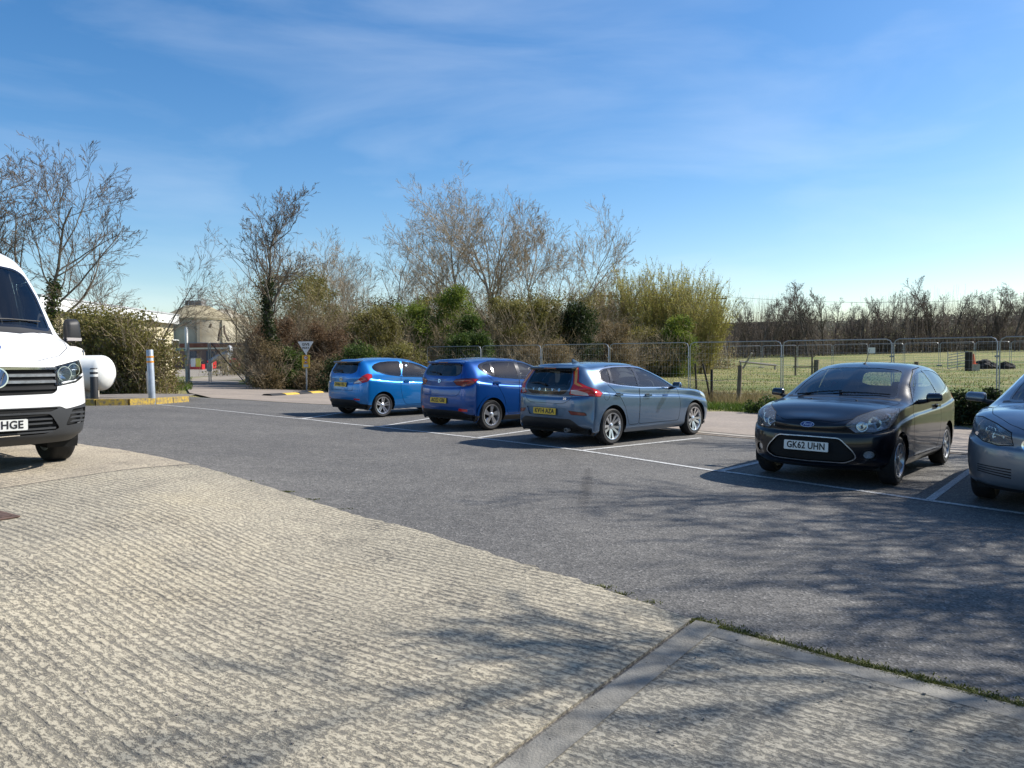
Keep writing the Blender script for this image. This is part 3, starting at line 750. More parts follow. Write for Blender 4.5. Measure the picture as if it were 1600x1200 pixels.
def hatch5(S):
    """five-door car stretched from the template; S holds stations, paint and callbacks for nose and tail"""
    root = empty('parked_car'); wb, r, hw, paint = S['wb'], S['r'], S['hw'], S['paint']
    xm, zm, ys = S['xm'], S['zm'], hw / .861
    def ext(v, a, b):
        return v + b[0] - a[0] if v < a[0] else (v + b[-1] - a[-1] if v > a[-1] else lin(v, a, b))
    fx = lambda v: ext(v, *xm); fz = lambda v: ext(v, *zm); fy = lambda v: v * ys
    S2 = lambda P: [(fx(a), fz(b)) for a, b in P]; F2 = lambda P: [(fy(a), fz(b)) for a, b in P]; T2 = lambda P: [(fx(a), fy(b)) for a, b in P]
    P3 = lambda P: [(fx(a), fy(b), fz(c)) for a, b, c in P]
    xf, xr = fx(3.285), fx(-.70); xs = [fx(v) for v in TX]; xs[0] = wb
    zl = S.get('zlow', .19)
    r0 = row_low(xf - .14, xr + .14, hw - .09, [zl + .01] * 4 + [zl] * 8 + [zl + .05, zl + .07, zl + .08, zl + .08], xs)
    r1 = row_low(xf - .03, xr + .035, hw - .022, [.27, .27, .28, .29] + [.28] * 8 + [.33, .36, .37, .37], xs)
    r2 = row_low(xf, xr, hw, [.46, .46, .48, .54, .60, .58, .57, .57, .58, .60, .62, .64, .62, .60, .58, .58], xs, S.get('D', (.045, .19, .45)), S.get('E', (.02, .09, .22)))
    r3 = row_low(xf - .01, xr + .01, hw - .008, [fz(v) for v in [.60, .605, .62, .66, .74, .80, .82, .835, .85, .88, .91, .92, .88, .84, .81, .80]], xs, S.get('D', (.045, .19, .45)), S.get('E', (.02, .09, .22)))
    rows = remap([T4, T5, T6, T7], xm, ys, zm)
    if 'tweak' in S: rows = S['tweak'](rows)
    B = Body(net([r0, r1, r2, r3, ledge(r3)] + rows), .05)
    B.maps = (fx, fy, fz, S2, F2, T2, P3)
    for ax in (0, wb):
        if S.get('lip'): B.feat('wheel_arch_lip', arch_poly(ax, r, r + .105), 'y', lambda c, n: c.y > .5, paint, push=.014)
        B.hole(arch_poly(ax, r, r + .052), 'y', lambda c, n: c.y > .5)
    if S.get('sill'):
        B.feat('sill_cladding', [(.36, .1), (wb - .36, .1), (wb - .36, .285), (.36, .30)], 'y', SIDE, S['sill'])
    dz = lambda P: [(a, b if b < .5 else fz(b)) for a, b in P]
    fd = dz([(fx(1.97), .33), (fx(2.02), .62), (fx(1.95), .94), (fx(1.57), 1.185), (fx(1.1), 1.378), (fx(.82), 1.408), (fx(.765), 1.0), (fx(.74), .33)])
    rd = dz([(fx(.725), .33), (fx(.75), 1.0), (fx(.80), 1.408), (fx(.30), 1.405), (fx(.06), 1.385), (fx(-.10), 1.07), (.02, .98), (.20, .82), (.34, .62), (.40, .45), (.46, .33)])
    B.feat('front_door', fillet(fd, .04), 'y', SIDE, paint, ring=.009, ringmat=M_['dark_void'], ringname='door_gap', ringpush=-.012)
    B.feat('rear_door', fillet(rd, .04), 'y', SIDE, paint, ring=.009, ringmat=M_['dark_void'], ringname='door_gap', ringpush=-.012)
    W = S['windows']
    B.feat('window_surround', fillet(S2(W['dlo']), .05), 'y', SIDE, M_['gloss_black'], ring=S.get('surround', .014), ringmat=S.get('surround_mat', M_['gloss_black']), ringname='window_trim')
    for nm, key, gm in (('front_window', 'front', 'glass'), ('rear_side_window', 'rear', 'dark_glass' if S.get('privacy') else 'glass'), ('quarter_window', 'quarter', 'dark_glass' if S.get('privacy') else 'glass')):
        if key in W: B.feat(nm, fillet(S2(W[key]), .03), 'y', SIDE, M_[gm], push=-.005)
    B.feat('bonnet', fillet(T2([(3.215, -.2), (3.19, .30), (3.06, .47), (2.82, .65), (2.48, .71), (2.12, .725), (2.17, .40), (2.21, -.2)]), .04), 'z', lambda c, n: n.z > .3 and c.x > fx(1.7), paint, ring=.006, ringmat=M_['dark_void'], ringname='bonnet_gap', ringpush=-.012, center=True)
    B.feat('scuttle', T2([(2.25, -.2), (2.20, .40), (2.07, .71), (1.99, .71), (2.11, .40), (2.16, -.2)]), 'z', lambda c, n: n.z > .3 and c.x > fx(1.7), M_['black_plastic'], center=True)
    B.feat('windscreen', fillet(F2([(-.3, 1.05), (.40, 1.045), (.645, 1.03), (.595, 1.20), (.535, 1.345), (.45, 1.375), (.25, 1.393), (-.3, 1.40)]), .03), 'x', lambda c, n: n.x > .1 and c.x > fx(.85) and c.z > fz(.95), M_['glass'], ring=.022, ringmat=M_['gloss_black'], ringname='screen_surround', push=-.004, center=True)
    S['front'](B, root); S['rear'](B, root)
    B.finish(root, paint)
    if 'after' in S: S['after'](B, root)
    for s_ in (1, -1): door_mirror(root, fx(1.70), s_ * (hw + .04), fz(1.035), s_, S.get('mirror_paint', paint), *S.get('mirror', (.20, .14, .13)))
    wipers(root, B, [[(fx(2.12), -.55), (fx(2.13), -.2), (fx(2.12), .02)], [(fx(2.15), .0), (fx(2.09), .32), (fx(2.01), .58)]])
    for hx, hz in S['handles']: handle(root, B, hx, hz, S.get('handle_mat', paint))
    for ax in (0, wb):
        for s_ in (1, -1): wheel(root, ax, s_ * (hw - .125), r, S['wheel'], s_, .205, S.get('rim'), S.get('rimmat', M_['alloy']))
    liners(root, (0, wb), r, hw - .03, r)
    interior(root, dict(seat=fx(1.05), bench=fx(.15), cowl=fx(2.12), zcowl=fz(1.0), hw=hw - .06, x0=xr + .25, x1=xf - .35, zf=.30))
    return root, B

def plain_front(B, root):
    fx, fy, fz, S2, F2, T2, P3 = B.maps
    hd = (1, .62, .42)
    B.feat('headlight', P3([(3.15, .42, .70), (3.12, .56, .64), (2.98, .72, .655), (2.84, .80, .70), (2.66, .82, .80), (2.62, .78, .86), (2.80, .66, .838), (3.0, .53, .775)]), hd, lambda c, n: c.x > fx(2.3) and n.dot(Vector(hd)) > .1, M_['reflector'], ring=.008, ringmat=M_['dark_void'], ringname='headlight_seal')
    B.feat('upper_grille', F2([(-.3, .53), (.34, .54), (.40, .65), (-.3, .655)]), 'x', FRONT, M_['dark_void'], ring=.012, ringmat=M_['chrome'], ringname='grille_rim', push=-.02, center=True)
    B.feat('lower_grille', F2([(-.3, .27), (.50, .28), (.46, .42), (-.3, .43)]), 'x', FRONT, M_['dark_void'], push=-.02, center=True)

# ---- dark blue five-door with cladding
def sandero():
    paint = paintmat('dark_blue_paint', (.0005, .060, .27), .6, .32, 1, .0)
    def rear(B, root):
        fx, fy, fz, S2, F2, T2, P3 = B.maps
        RS = lambda c, n: n.x < -.08 and c.x < -.2
        B.feat('tailgate', fillet([(-.3, .70), (.52, .70), (.62, .80), (.64, 1.0), (.585, 1.20), (.50, 1.40), (-.3, 1.42)], .06), 'x', RS, paint, ring=.006, ringmat=M_['dark_void'], ringname='tailgate_gap', ringpush=-.01, center=True)
        B.feat('rear_window', fillet([(-.3, 1.13), (.46, 1.135), (.56, 1.17), (.50, 1.31), (.43, 1.375), (-.3, 1.39)], .04), 'x', RS, M_['dark_glass'], ring=.03, ringmat=M_['gloss_black'], ringname='screen_surround', push=-.004, center=True)
        td = (-1, .7, .05)
        L = [(-.66, .44, 1.00), (-.64, .50, 1.045), (-.56, .68, 1.06), (-.42, .80, 1.065), (-.34, .845, 1.055), (-.40, .84, .985), (-.50, .79, .925), (-.60, .68, .905), (-.655, .53, .93)]
        ls = lambda c, n: c.x < -.05 and c.y > .3
        B.feat('tail_light', L, td, ls, M_['dark_red_lens'], ring=.008, ringmat=M_['dark_void'], ringname='light_seal')
        B.feat('tail_light_band', [(-.60, .60, 1.005), (-.50, .735, 1.04), (-.38, .825, 1.045), (-.345, .842, 1.05), (-.42, .82, .985), (-.54, .72, .955), (-.52, .74, .985), (-.42, .81, 1.01), (-.52, .72, 1.005)], td, ls, M_['red_lens'])
        B.feat('rear_valance', fillet([(-.3, .10), (.98, .10), (.98, .30), (.74, .33), (.62, .40), (-.3, .41)], .03), 'x', lambda c, n: n.x < -.05 and c.x < -.3, M_['black_plastic'], center=True)
        B.feat('rear_reflector', fillet([(.55, .40), (.75, .39), (.76, .44), (.58, .455)], .015), 'x', lambda c, n: n.x < -.05 and c.x < -.3, M_['red_lens'])
    def after(B, root):
        fx, fy, fz, S2, F2, T2, P3 = B.maps
        h, n = B.rear(0, .60); number_plate(root, (h.x - .012, 0, .60), (-1, 0, .06), 'AO22 GBE', True)
        h, n = B.rear(0, 1.0); b = dot_badge(root, 'link_badge', h + n * .004, n, fillet([(-.035, -.035), (.012, -.035), (.012, -.018), (-.018, -.018), (-.018, .018), (.012, .018), (.012, .035), (-.035, .035)], .004, 2), M_['chrome'])
        q = MB(); q.prism([(.016, -.035), (.04, -.012), (.04, .012), (.016, .035), (.016, .016), (.024, .008), (.024, -.008), (.016, -.016)], 0, .006); q.build('badge_half', M_['chrome'], b)
        sp = MB(); xe = fx(-.47); ze = fz(1.39); sp.prism([(xe + .12, ze + .006), (xe - .09, ze - .022), (xe - .105, ze - .04), (xe - .06, ze - .075), (xe + .04, ze - .075), (xe + .12, ze - .03)], -.53, .53, axis='y'); sp.build('spoiler', paint, root, True, .012)
        st = MB(); st.box((xe - .108, -.14, ze - .044), (xe - .092, .14, ze - .028)); st.build('brake_light', M_['dark_red_lens'], root)
        rw = MB(); n = Vector((-.95, 0, .3)); rw.tube([B.rear(0.02, 1.14)[0] + n * .02, B.rear(.16, 1.17)[0] + n * .02, B.rear(.38, 1.185)[0] + n * .02], [.02, .012, .008], 6); rw.build('rear_wiper', M_['black_plastic'], root)
        ae = MB(); ae.tube([(.05, 0, fz(1.46)), (0, 0, fz(1.46) + .05), (-.1, 0, fz(1.46) + .14)], [.01, .005, .003], 6); ae.build('aerial', M_['black_plastic'], root)
    W = dict(dlo=[(1.90, .985), (1.60, 1.165), (1.33, 1.275), (1.06, 1.357), (.78, 1.385), (.30, 1.382), (.02, 1.365), (-.18, 1.315), (-.26, 1.25), (-.16, 1.15), (.0, 1.075), (.25, 1.035), (.80, 1.0)],
             front=[(1.82, .995), (1.58, 1.145), (1.32, 1.258), (1.06, 1.338), (.87, 1.36), (.82, 1.012)], rear=[(.735, 1.018), (.775, 1.365), (.40, 1.366), (.13, 1.352), (.10, 1.075), (.25, 1.05)], quarter=[(.05, 1.09), (.08, 1.348), (-.10, 1.312), (-.17, 1.25), (-.10, 1.155)])
    return hatch5(dict(wb=2.604, r=.312, hw=.915, paint=paint, xm=([-.70, -.485, 0, 1.2, 2.24, 2.489, 3.285], [-.69, -.48, 0, 1.25, 2.34, 2.604, 3.41]), zm=([0, .5, .70, 1.0, 1.48], [0, .52, .74, 1.05, 1.505]), lip=True, sill=M_['black_plastic'], windows=W, front=plain_front, rear=rear, after=after, handles=[(.12, .97), (.98, .94)], wheel='cover', rim=.215, privacy=True, mirror_paint=M_['gloss_black']))[0]

# ---- steel-blue five-door with tall tail lamps
def v40():
    paint = paintmat('steel_blue_paint', (.068, .13, .225), .65, .30, 1, .0)
    def tweak(rows):
        # rounder tail: roof runs down into a short spoiler, window strongly raked
        return rows
    def rear(B, root):
        fx, fy, fz, S2, F2, T2, P3 = B.maps
        RS = lambda c, n: n.x < -.08 and c.x < -.2
        B.feat('tailgate', fillet([(-.3, .72), (.40, .72), (.53, .80), (.57, .92), (.545, 1.10), (.47, 1.33), (-.3, 1.36)], .06), 'x', RS, paint, ring=.006, ringmat=M_['dark_void'], ringname='tailgate_gap', ringpush=-.01, center=True)
        B.feat('tailgate_panel', fillet([(-.3, .855), (.36, .865), (.43, .90), (.515, .99), (.50, 1.10), (.455, 1.24), (.41, 1.315), (-.3, 1.325)], .04), 'x', RS, M_['gloss_black'], center=True)
        B.feat('rear_window', fillet([(-.3, 1.03), (.42, 1.035), (.475, 1.07), (.45, 1.18), (.39, 1.285), (-.3, 1.30)], .04), 'x', RS, M_['dark_glass'], push=-.004, center=True)
        td = (-1, .75, .1); ls = lambda c, n: c.x < .15 and c.y > .3
        L = [(-.60, .475, 1.345), (-.55, .545, 1.335), (-.60, .60, 1.20), (-.64, .63, 1.09), (-.56, .74, 1.02), (-.38, .85, .955), (-.30, .875, .90), (-.36, .875, .845), (-.55, .80, .855), (-.70, .62, .865), (-.75, .52, .885), (-.735, .53, .95), (-.69, .555, 1.06), (-.645, .52, 1.20)]
        B.feat('tail_light', L, td, ls, M_['red_lens'], ring=.006, ringmat=M_['dark_void'], ringname='light_seal')
        B.feat('reversing_lens', [(-.735, .535, .895), (-.70, .62, .875), (-.56, .79, .862), (-.575, .765, .905), (-.68, .62, .955), (-.73, .535, .955)], td, ls, M_['clear_lens'])
        B.feat('tail_light_band', [(-.59, .50, 1.33), (-.56, .535, 1.325), (-.62, .585, 1.17), (-.655, .60, 1.08), (-.60, .69, 1.015), (-.64, .63, 1.02), (-.68, .57, 1.06), (-.64, .54, 1.19)], td, ls, M_['amber_lens'])
        B.feat('rear_valance', fillet([(-.3, .10), (.98, .10), (.98, .20), (.80, .25), (.60, .42), (.52, .46), (-.3, .46)], .03), 'x', lambda c, n: n.x < -.05 and c.x < -.3, M_['black_plastic'], center=True)
        B.feat('plate_recess', fillet([(-.3, .50), (.40, .50), (.47, .64), (-.3, .65)], .03), 'x', RS, mat('plate_recess_paint', (.075, .13, .20), .4, .4), push=-.015, center=True)
        B.feat('rear_reflector', fillet([(.50, .60), (.55, .54), (.78, .53), (.76, .575)], .015), 'x', lambda c, n: n.x < -.05 and c.x < -.3, M_['dark_red_lens'], ring=.008, ringmat=M_['black_plastic'], ringname='reflector_surround')
        for cx, cz, q in ((-.20, .86, .075),):
            B.feat('fuel_flap', [(cx + q * math.cos(t * .3927), cz + q * math.sin(t * .3927)) for t in range(16)], 'y', SIDE, paint, ring=.005, ringmat=M_['dark_void'], ringname='flap_gap', ringpush=-.008)
    def after(B, root):
        fx, fy, fz, S2, F2, T2, P3 = B.maps
        h, n = B.rear(0, .575); number_plate(root, (h.x - .004, 0, .575), (-1, 0, .04), 'KV14 AZA', True)
        for i, ch in enumerate('VOLVO'):
            y = .30 - .15 * i; h, n = B.rear(abs(y), .945)
            n = Vector((n.x, n.y * (1 if y >= 0 else -1), n.z)); o = link('tailgate_letter', text_mesh(ch, .062, .004, 0, .001), root, M_['chrome']); put(o, frame(Vector((h.x, y, h.z)) + n * .004, n))
        xe, ze = fx(-.475), fz(1.385)
        sp = MB(); sp.prism([(xe + .12, ze + .022), (xe - .10, ze - .015), (xe - .125, ze - .035), (xe - .10, ze - .065), (xe + .02, ze - .085), (xe + .12, ze - .03)], -.49, .49, axis='y'); sp.build('spoiler', M_['gloss_black'], root, True, .014)
        st = MB(); st.box((xe - .132, -.13, ze - .042), (xe - .112, .13, ze - .022)); st.build('brake_light', M_['dark_red_lens'], root)
        rw = MB(); n = Vector((-.9, 0, .43)); rw.tube([B.rear(0.0, 1.02)[0] + n * .03, B.rear(.18, 1.06)[0] + n * .025, B.rear(.40, 1.05)[0] + n * .02], [.022, .012, .008], 6); rw.build('rear_wiper', M_['black_plastic'], root)
        x0, z0 = .02, fz(1.466); sf = MB(); sf.prism([(x0 + .10, z0 - .01), (x0 - .09, z0 + .055), (x0 - .10, z0 + .05), (x0 - .085, z0 - .01)], -.014, .014, axis='y'); sf.build('shark_fin', paint, root, True, .008)
        h, n = B.rear(.42, .80); o = link('model_lettering', text_mesh('D2', .05, .004), root, M_['chrome']); put(o, frame(Vector((h.x, -.42, .80)) + Vector((n.x, -n.y, n.z)) * .003, (n.x, -n.y, n.z)))
        ex = MB(); ex.lathe([(.03, -.10), (.036, 0), (.03, .0), (.026, -.10)], 12, axis='x'); o = ex.build('exhaust_pipe', M_['steel'], root, True); o.location = (fx(-.66), -.45, .27); o.rotation_euler = (0, 0, math.pi)
    W = dict(dlo=[(1.93, .985), (1.62, 1.165), (1.33, 1.28), (1.06, 1.36), (.78, 1.388), (.30, 1.382), (.0, 1.355), (-.17, 1.305), (-.235, 1.235), (-.22, 1.16), (-.10, 1.105), (.25, 1.055), (.80, 1.01)],
             front=[(1.83, 1.0), (1.60, 1.145), (1.32, 1.262), (1.06, 1.342), (.86, 1.368), (.80, 1.022)], rear=[(.73, 1.028), (.775, 1.373), (.35, 1.368), (.14, 1.352), (.03, 1.088), (.25, 1.07)], quarter=[(-.02, 1.10), (.075, 1.345), (-.08, 1.312), (-.17, 1.26), (-.19, 1.19), (-.14, 1.135)])
    return hatch5(dict(wb=2.647, r=.322, hw=.90, paint=paint, xm=([-.70, -.485, 0, 1.2, 2.24, 2.489, 3.285], [-.80, -.56, 0, 1.22, 2.32, 2.647, 3.565]), zm=([0, .5, .70, 1.0, 1.48], [0, .5, .70, .975, 1.44]), windows=W, surround=.016, surround_mat=M_['chrome'], front=plain_front, rear=rear, after=after, tweak=tweak, handles=[(.12, .865), (1.0, .83)], wheel='tenspoke', rim=.228, E=(.03, .13, .30)))[0]

# ---- silver-grey saloon-sized hatch, nose on
def insignia():
    paint = paintmat('grey_silver_paint', (.16, .18, .21), .6, .34, .9, .08)
    def front(B, root):
        fx, fy, fz, S2, F2, T2, P3 = B.maps
        hd = (1, .55, .30); fs = lambda c, n: c.x > fx(2.3) and n.dot(Vector(hd)) > .05
        B.feat('headlight', [(fx(3.17), .44, .665), (fx(3.13), .58, .655), (fx(3.03), .72, .68), (fx(2.90), .815, .735), (fx(2.72), .86, .825), (fx(2.66), .845, .88), (fx(2.80), .76, .895), (fx(2.98), .60, .845), (fx(3.13), .45, .775)], hd, fs, M_['hazy_lens'], ring=.010, ringmat=M_['dark_void'], ringname='headlight_seal')
        B.feat('upper_grille', fillet([(-.3, .55), (.28, .555), (.37, .68), (.355, .715), (-.3, .725)], .03), 'x', FRONT, M_['dark_void'], ring=.02, ringmat=M_['chrome'], ringname='grille_rim', push=-.03, center=True)
        B.feat('lower_grille', fillet([(-.3, .28), (.34, .28), (.30, .44), (-.3, .45)], .03), 'x', FRONT, M_['dark_void'], push=-.03, center=True)
        for k in range(4): B.feat('vent_slot', [(.46, .345 + k * .028), (.78, .375 + k * .022), (.78, .383 + k * .022), (.46, .357 + k * .028)], 'x', lambda c, n: n.x > .05 and c.x > 2.6, M_['dark_void'], push=-.008)
        B.feat('front_splitter', [(-.3, .10), (1.0, .10), (1.0, .25), (-.3, .235)], 'x', lambda c, n: c.x > fx(2.85), M_['black_plastic'], center=True)
    def rear(B, root):
        B.feat('rear_window', fillet([(-.3, 1.09), (.46, 1.10), (.52, 1.15), (.45, 1.31), (-.3, 1.345)], .04), 'x', lambda c, n: n.x < -.08 and c.x < -.2, M_['dark_glass'], ring=.02, ringmat=M_['gloss_black'], ringname='screen_surround', center=True)
        B.feat('tail_light', [(-.95, .55, .80), (-.70, .85, .80), (-.66, .86, .95), (-.92, .60, .97)], (-1, .7, 0), lambda c, n: c.x < -.1 and c.y > .3, M_['red_lens'])
    def after(B, root):
        fx, fy, fz, S2, F2, T2, P3 = B.maps
        hd = Vector((1, .55, .30)).normalized()
        for s_ in (1, -1):
            P = [Vector(p) - hd * .10 for p in [(fx(3.17), .44, .665), (fx(3.03), .72, .68), (fx(2.72), .86, .825), (fx(2.66), .845, .88), (fx(2.80), .76, .895), (fx(3.13), .45, .775)]]
            P = [Vector((p.x, p.y * s_, p.z)) for p in P]; k = MB(); c = sum(P, Vector()) / 6; k.add(P + [c], [(i, (i + 1) % 6, 6) for i in range(6)]); k.build('lamp_housing', M_['reflector'], root)
            b = MB(); b.tube([(fx(3.12), s_ * .47, .735), (fx(2.97), s_ * .66, .775), (fx(2.76), s_ * .80, .845)], [.012, .012, .006], 6); b.build('lamp_strip', M_['chrome'], root, True)
            for (x, y, z, q) in ((2.96, .66, .72, .05), (2.84, .75, .77, .045)):
                l = MB(); l.lathe([(.012, -.05), (q * .6, -.035), (q, 0), (q + .006, 0), (q + .006, -.05)], 16); put(l.build('lamp_bowl', M_['chrome'], root, True), frame((fx(x) - .05, s_ * (y - .03), z), (1, s_ * .3, .1)))
        bar = MB(); bar.box((fx(3.25), -.34, .645), (fx(3.28), .34, .685)); bar.build('grille_bar', M_['chrome'], root)
    W = dict(dlo=[(1.93, .985), (1.62, 1.165), (1.33, 1.28), (1.06, 1.36), (.78, 1.388), (.30, 1.375), (-.05, 1.33), (-.25, 1.25), (-.36, 1.14), (-.20, 1.08), (.25, 1.045), (.80, 1.005)], front=[(1.83, 1.0), (1.60, 1.145), (1.32, 1.262), (1.06, 1.342), (.86, 1.368), (.80, 1.022)], rear=[(.73, 1.025), (.775, 1.37), (.35, 1.358), (.05, 1.315), (-.06, 1.085), (.25, 1.06)])
    return hatch5(dict(wb=2.737, r=.335, hw=.928, paint=paint, xm=([-.70, -.485, 0, 1.2, 2.24, 2.489, 3.285], [-1.08, -.72, 0, 1.28, 2.34, 2.737, 3.70]), zm=([0, .5, .70, .845, 1.0, 1.48], [0, .52, .73, .91, 1.03, 1.49]), windows=W, surround_mat=M_['chrome'], front=front, rear=rear, after=after, handles=[(.1, .93), (1.05, .90)], wheel='fivetwin', rim=.222, D=(.05, .21, .46), mirror=(.24, .15, .15)))[0]

# ---- white panel van
def crafter():
    root = empty('panel_van'); wb, r, hw = 3.64, .345, 1.02
    paint = mat('van_white', (.80, .80, .79), .35, coat=.6)
    grey = mat('bumper_grey', (.035, .037, .04), .55, bump=.1, bscale=200)
    xs = [3.64, 3.10, 2.75, 2.40, 1.2, 0, -.8, -1.15]; D = (.03, .15, .42); Eo = (.0, .02, .06); tp = (1, 1, 1, 1, 1, 1, 1, 1)
    r0 = row_low(4.50, -1.30, .93, [.30] * 16, xs, D, Eo, tp)
    r1 = row_low(4.59, -1.35, 1.0, [.40] * 16, xs, D, Eo, tp)
    r2 = row_low(4.62, -1.37, hw, [.66, .66, .66, .68, .74, .75, .75, .75, .75, .75, .75, .75, .75, .75, .75, .75], xs, D, Eo, tp)
    r3 = row_low(4.60, -1.37, 1.015, [.90, .90, .91, .95, 1.02, 1.10, 1.10, 1.10, 1.10, 1.10, 1.10, 1.10, 1.10, 1.10, 1.10, 1.10], xs, D, Eo, tp)
    V4 = [(4.575, 0, 1.11), (4.545, .42, 1.115), (4.43, .74, 1.15), (4.20, .905, 1.22), (3.92, .955, 1.31), (3.50, .985, 1.42), (3.05, .995, 1.47), (2.60, 1.0, 1.50), (1.2, 1.0, 1.55), (0, 1.0, 1.55), (-.9, 1.0, 1.55), (-1.28, .985, 1.55), (-1.34, .94, 1.5), (-1.36, .84, 1.45), (-1.37, .44, 1.40), (-1.37, 0, 1.36)]
    V5 = [(4.57, 0, 1.13), (4.51, .36, 1.165), (4.36, .62, 1.23), (4.14, .76, 1.32), (3.93, .82, 1.39), (3.62, .875, 1.47), (3.24, .845, 1.92), (2.86, .80, 2.28), (1.2, .80, 2.47), (0, .80, 2.47), (-.9, .80, 2.46), (-1.24, .80, 2.44), (-1.31, .82, 2.1), (-1.34, .82, 1.8), (-1.365, .42, 1.48), (-1.37, 0, 1.42)]
    V6 = [(4.565, 0, 1.14), (4.48, .18, 1.19), (4.33, .32, 1.265), (4.13, .40, 1.35), (3.97, .43, 1.42), (3.80, .46, 1.50), (3.38, .44, 1.95), (2.96, .42, 2.345), (1.2, .42, 2.57), (0, .42, 2.575), (-.9, .42, 2.565), (-1.27, .42, 2.53), (-1.32, .42, 2.15), (-1.345, .42, 1.82), (-1.367, .21, 1.52), (-1.37, 0, 1.46)]
    V7 = [(4.56, 0, 1.15), (4.47, 0, 1.20), (4.32, 0, 1.28), (4.13, 0, 1.36), (3.98, 0, 1.43), (3.86, 0, 1.51), (3.42, 0, 1.96), (3.0, 0, 2.36), (1.2, 0, 2.59), (0, 0, 2.595), (-.9, 0, 2.585), (-1.28, 0, 2.55), (-1.325, 0, 2.17), (-1.347, 0, 1.83), (-1.368, 0, 1.54), (-1.37, 0, 1.50)]
    B = Body(net([r0, r1, r2, r3, V4, V5, V6, V7]), .06)
    for ax in (0, wb): B.hole(arch_poly(ax, r, r + .075), 'y', lambda c, n: c.y > .5)
    B.feat('cab_door', fillet([(3.12, .45), (3.42, .75), (3.50, 1.05), (3.42, 1.46), (3.05, 1.92), (2.80, 2.12), (2.35, 2.12), (2.30, .45)], .06), 'y', SIDE, paint, ring=.009, ringmat=M_['dark_void'], ringname='door_gap', ringpush=-.012)
    B.feat('cab_window', fillet([(3.30, 1.47), (2.98, 1.88), (2.78, 2.06), (2.43, 2.06), (2.40, 1.47)], .04), 'y', SIDE, M_['glass'], ring=.02, ringmat=M_['gloss_black'], ringname='window_frame')
    B.feat('sliding_door', fillet([(2.22, .42), (2.22, 2.28), (1.0, 2.32), (1.0, .42)], .05), 'y', lambda c, n: SIDE(c, n), paint, ring=.008, ringmat=M_['dark_void'], ringname='door_gap', ringpush=-.012)
    B.feat('bonnet', fillet([(4.54, -.2), (4.50, .40), (4.36, .66), (4.14, .82), (3.80, .90), (3.68, .88), (3.82, .46), (3.88, -.2)], .04), 'z', lambda c, n: n.z > .25 and c.x > 3.3, paint, ring=.007, ringmat=M_['dark_void'], ringname='bonnet_gap', ringpush=-.012, center=True)
    B.feat('scuttle', [(3.90, -.2), (3.85, .46), (3.64, .87), (3.54, .87), (3.74, .46), (3.80, -.2)], 'z', lambda c, n: n.z > .2 and c.x > 3.3, M_['black_plastic'], center=True)
    B.feat('windscreen', fillet([(-.3, 1.575), (.50, 1.565), (.835, 1.53), (.80, 1.92), (.755, 2.17), (.68, 2.225), (.4, 2.255), (-.3, 2.27)], .05), 'x', lambda c, n: n.x > .1 and c.x > 2.6 and c.z > 1.45, M_['glass'], ring=.03, ringmat=M_['gloss_black'], ringname='screen_surround', push=-.004, center=True)
    B.feat('bonnet_logo', [(a, b) for a, b in [(.165 * math.cos(2 * math.pi * i / 28), 1.325 + .062 * math.sin(2 * math.pi * i / 28)) for i in range(28)]], 'x', lambda c, n: n.z > .2 and c.x > 3.7, mat('logo_blue', (.012, .06, .26), .35), center=True)
    B.feat('logo_mark', [(-.3, 1.30), (.05, 1.312), (.09, 1.335), (.135, 1.312), (.118, 1.342), (.09, 1.36), (.04, 1.33), (-.3, 1.325)], 'x', lambda c, n: n.z > .2 and c.x > 3.7 and c.y < .16, M_['white_paint'], center=True)
    F = lambda c, n: n.x > .05 and c.x > 3.9
    hd = (1, .5, .15); hs = lambda c, n: c.x > 3.8 and n.dot(Vector(hd)) > .05
    HL = [(4.56, .60, 1.115), (4.55, .595, .915), (4.44, .80, .945), (4.30, .925, 1.0), (4.24, .955, 1.075), (4.26, .925, 1.175), (4.42, .76, 1.15)]
    B.feat('front_bumper', fillet([(-.3, .2), (1.3, .2), (1.3, .70), (.98, .70), (.66, .655), (.60, .685), (-.3, .685)], .02), 'x', lambda c, n: c.x > 4.02, grey, ring=.006, ringmat=M_['dark_void'], ringname='bumper_gap', center=True)
    B.feat('bumper_intake', fillet([(-.3, .40), (.46, .41), (.60, .46), (.50, .61), (.45, .62), (-.3, .62)], .03), 'x', F, M_['dark_void'], push=-.03, center=True)
    B.feat('upper_intake', [(-.3, .640), (.50, .642), (.58, .672), (.56, .680), (-.3, .680)], 'x', F, M_['dark_void'], push=-.01, center=True)
    B.feat('corner_intake', fillet([(.66, .48), (.97, .50), (.97, .66), (.74, .655)], .03), 'x', F, M_['dark_void'], push=-.02)
    B.feat('grille', fillet([(-.3, .815), (.525, .825), (.575, .86), (.58, 1.105), (-.3, 1.115)], .02), 'x', F, M_['dark_void'], push=-.025, center=True)
    B.feat('headlight', HL, hd, hs, M_['lens'], ring=.010, ringmat=M_['dark_void'], ringname='headlight_seal')
    B.feat('tail_light', [(.86, .95), (1.1, .95), (1.1, 1.45), (.86, 1.45)], 'x', lambda c, n: c.x < -1.2, M_['red_lens'])
    B.finish(root, paint)
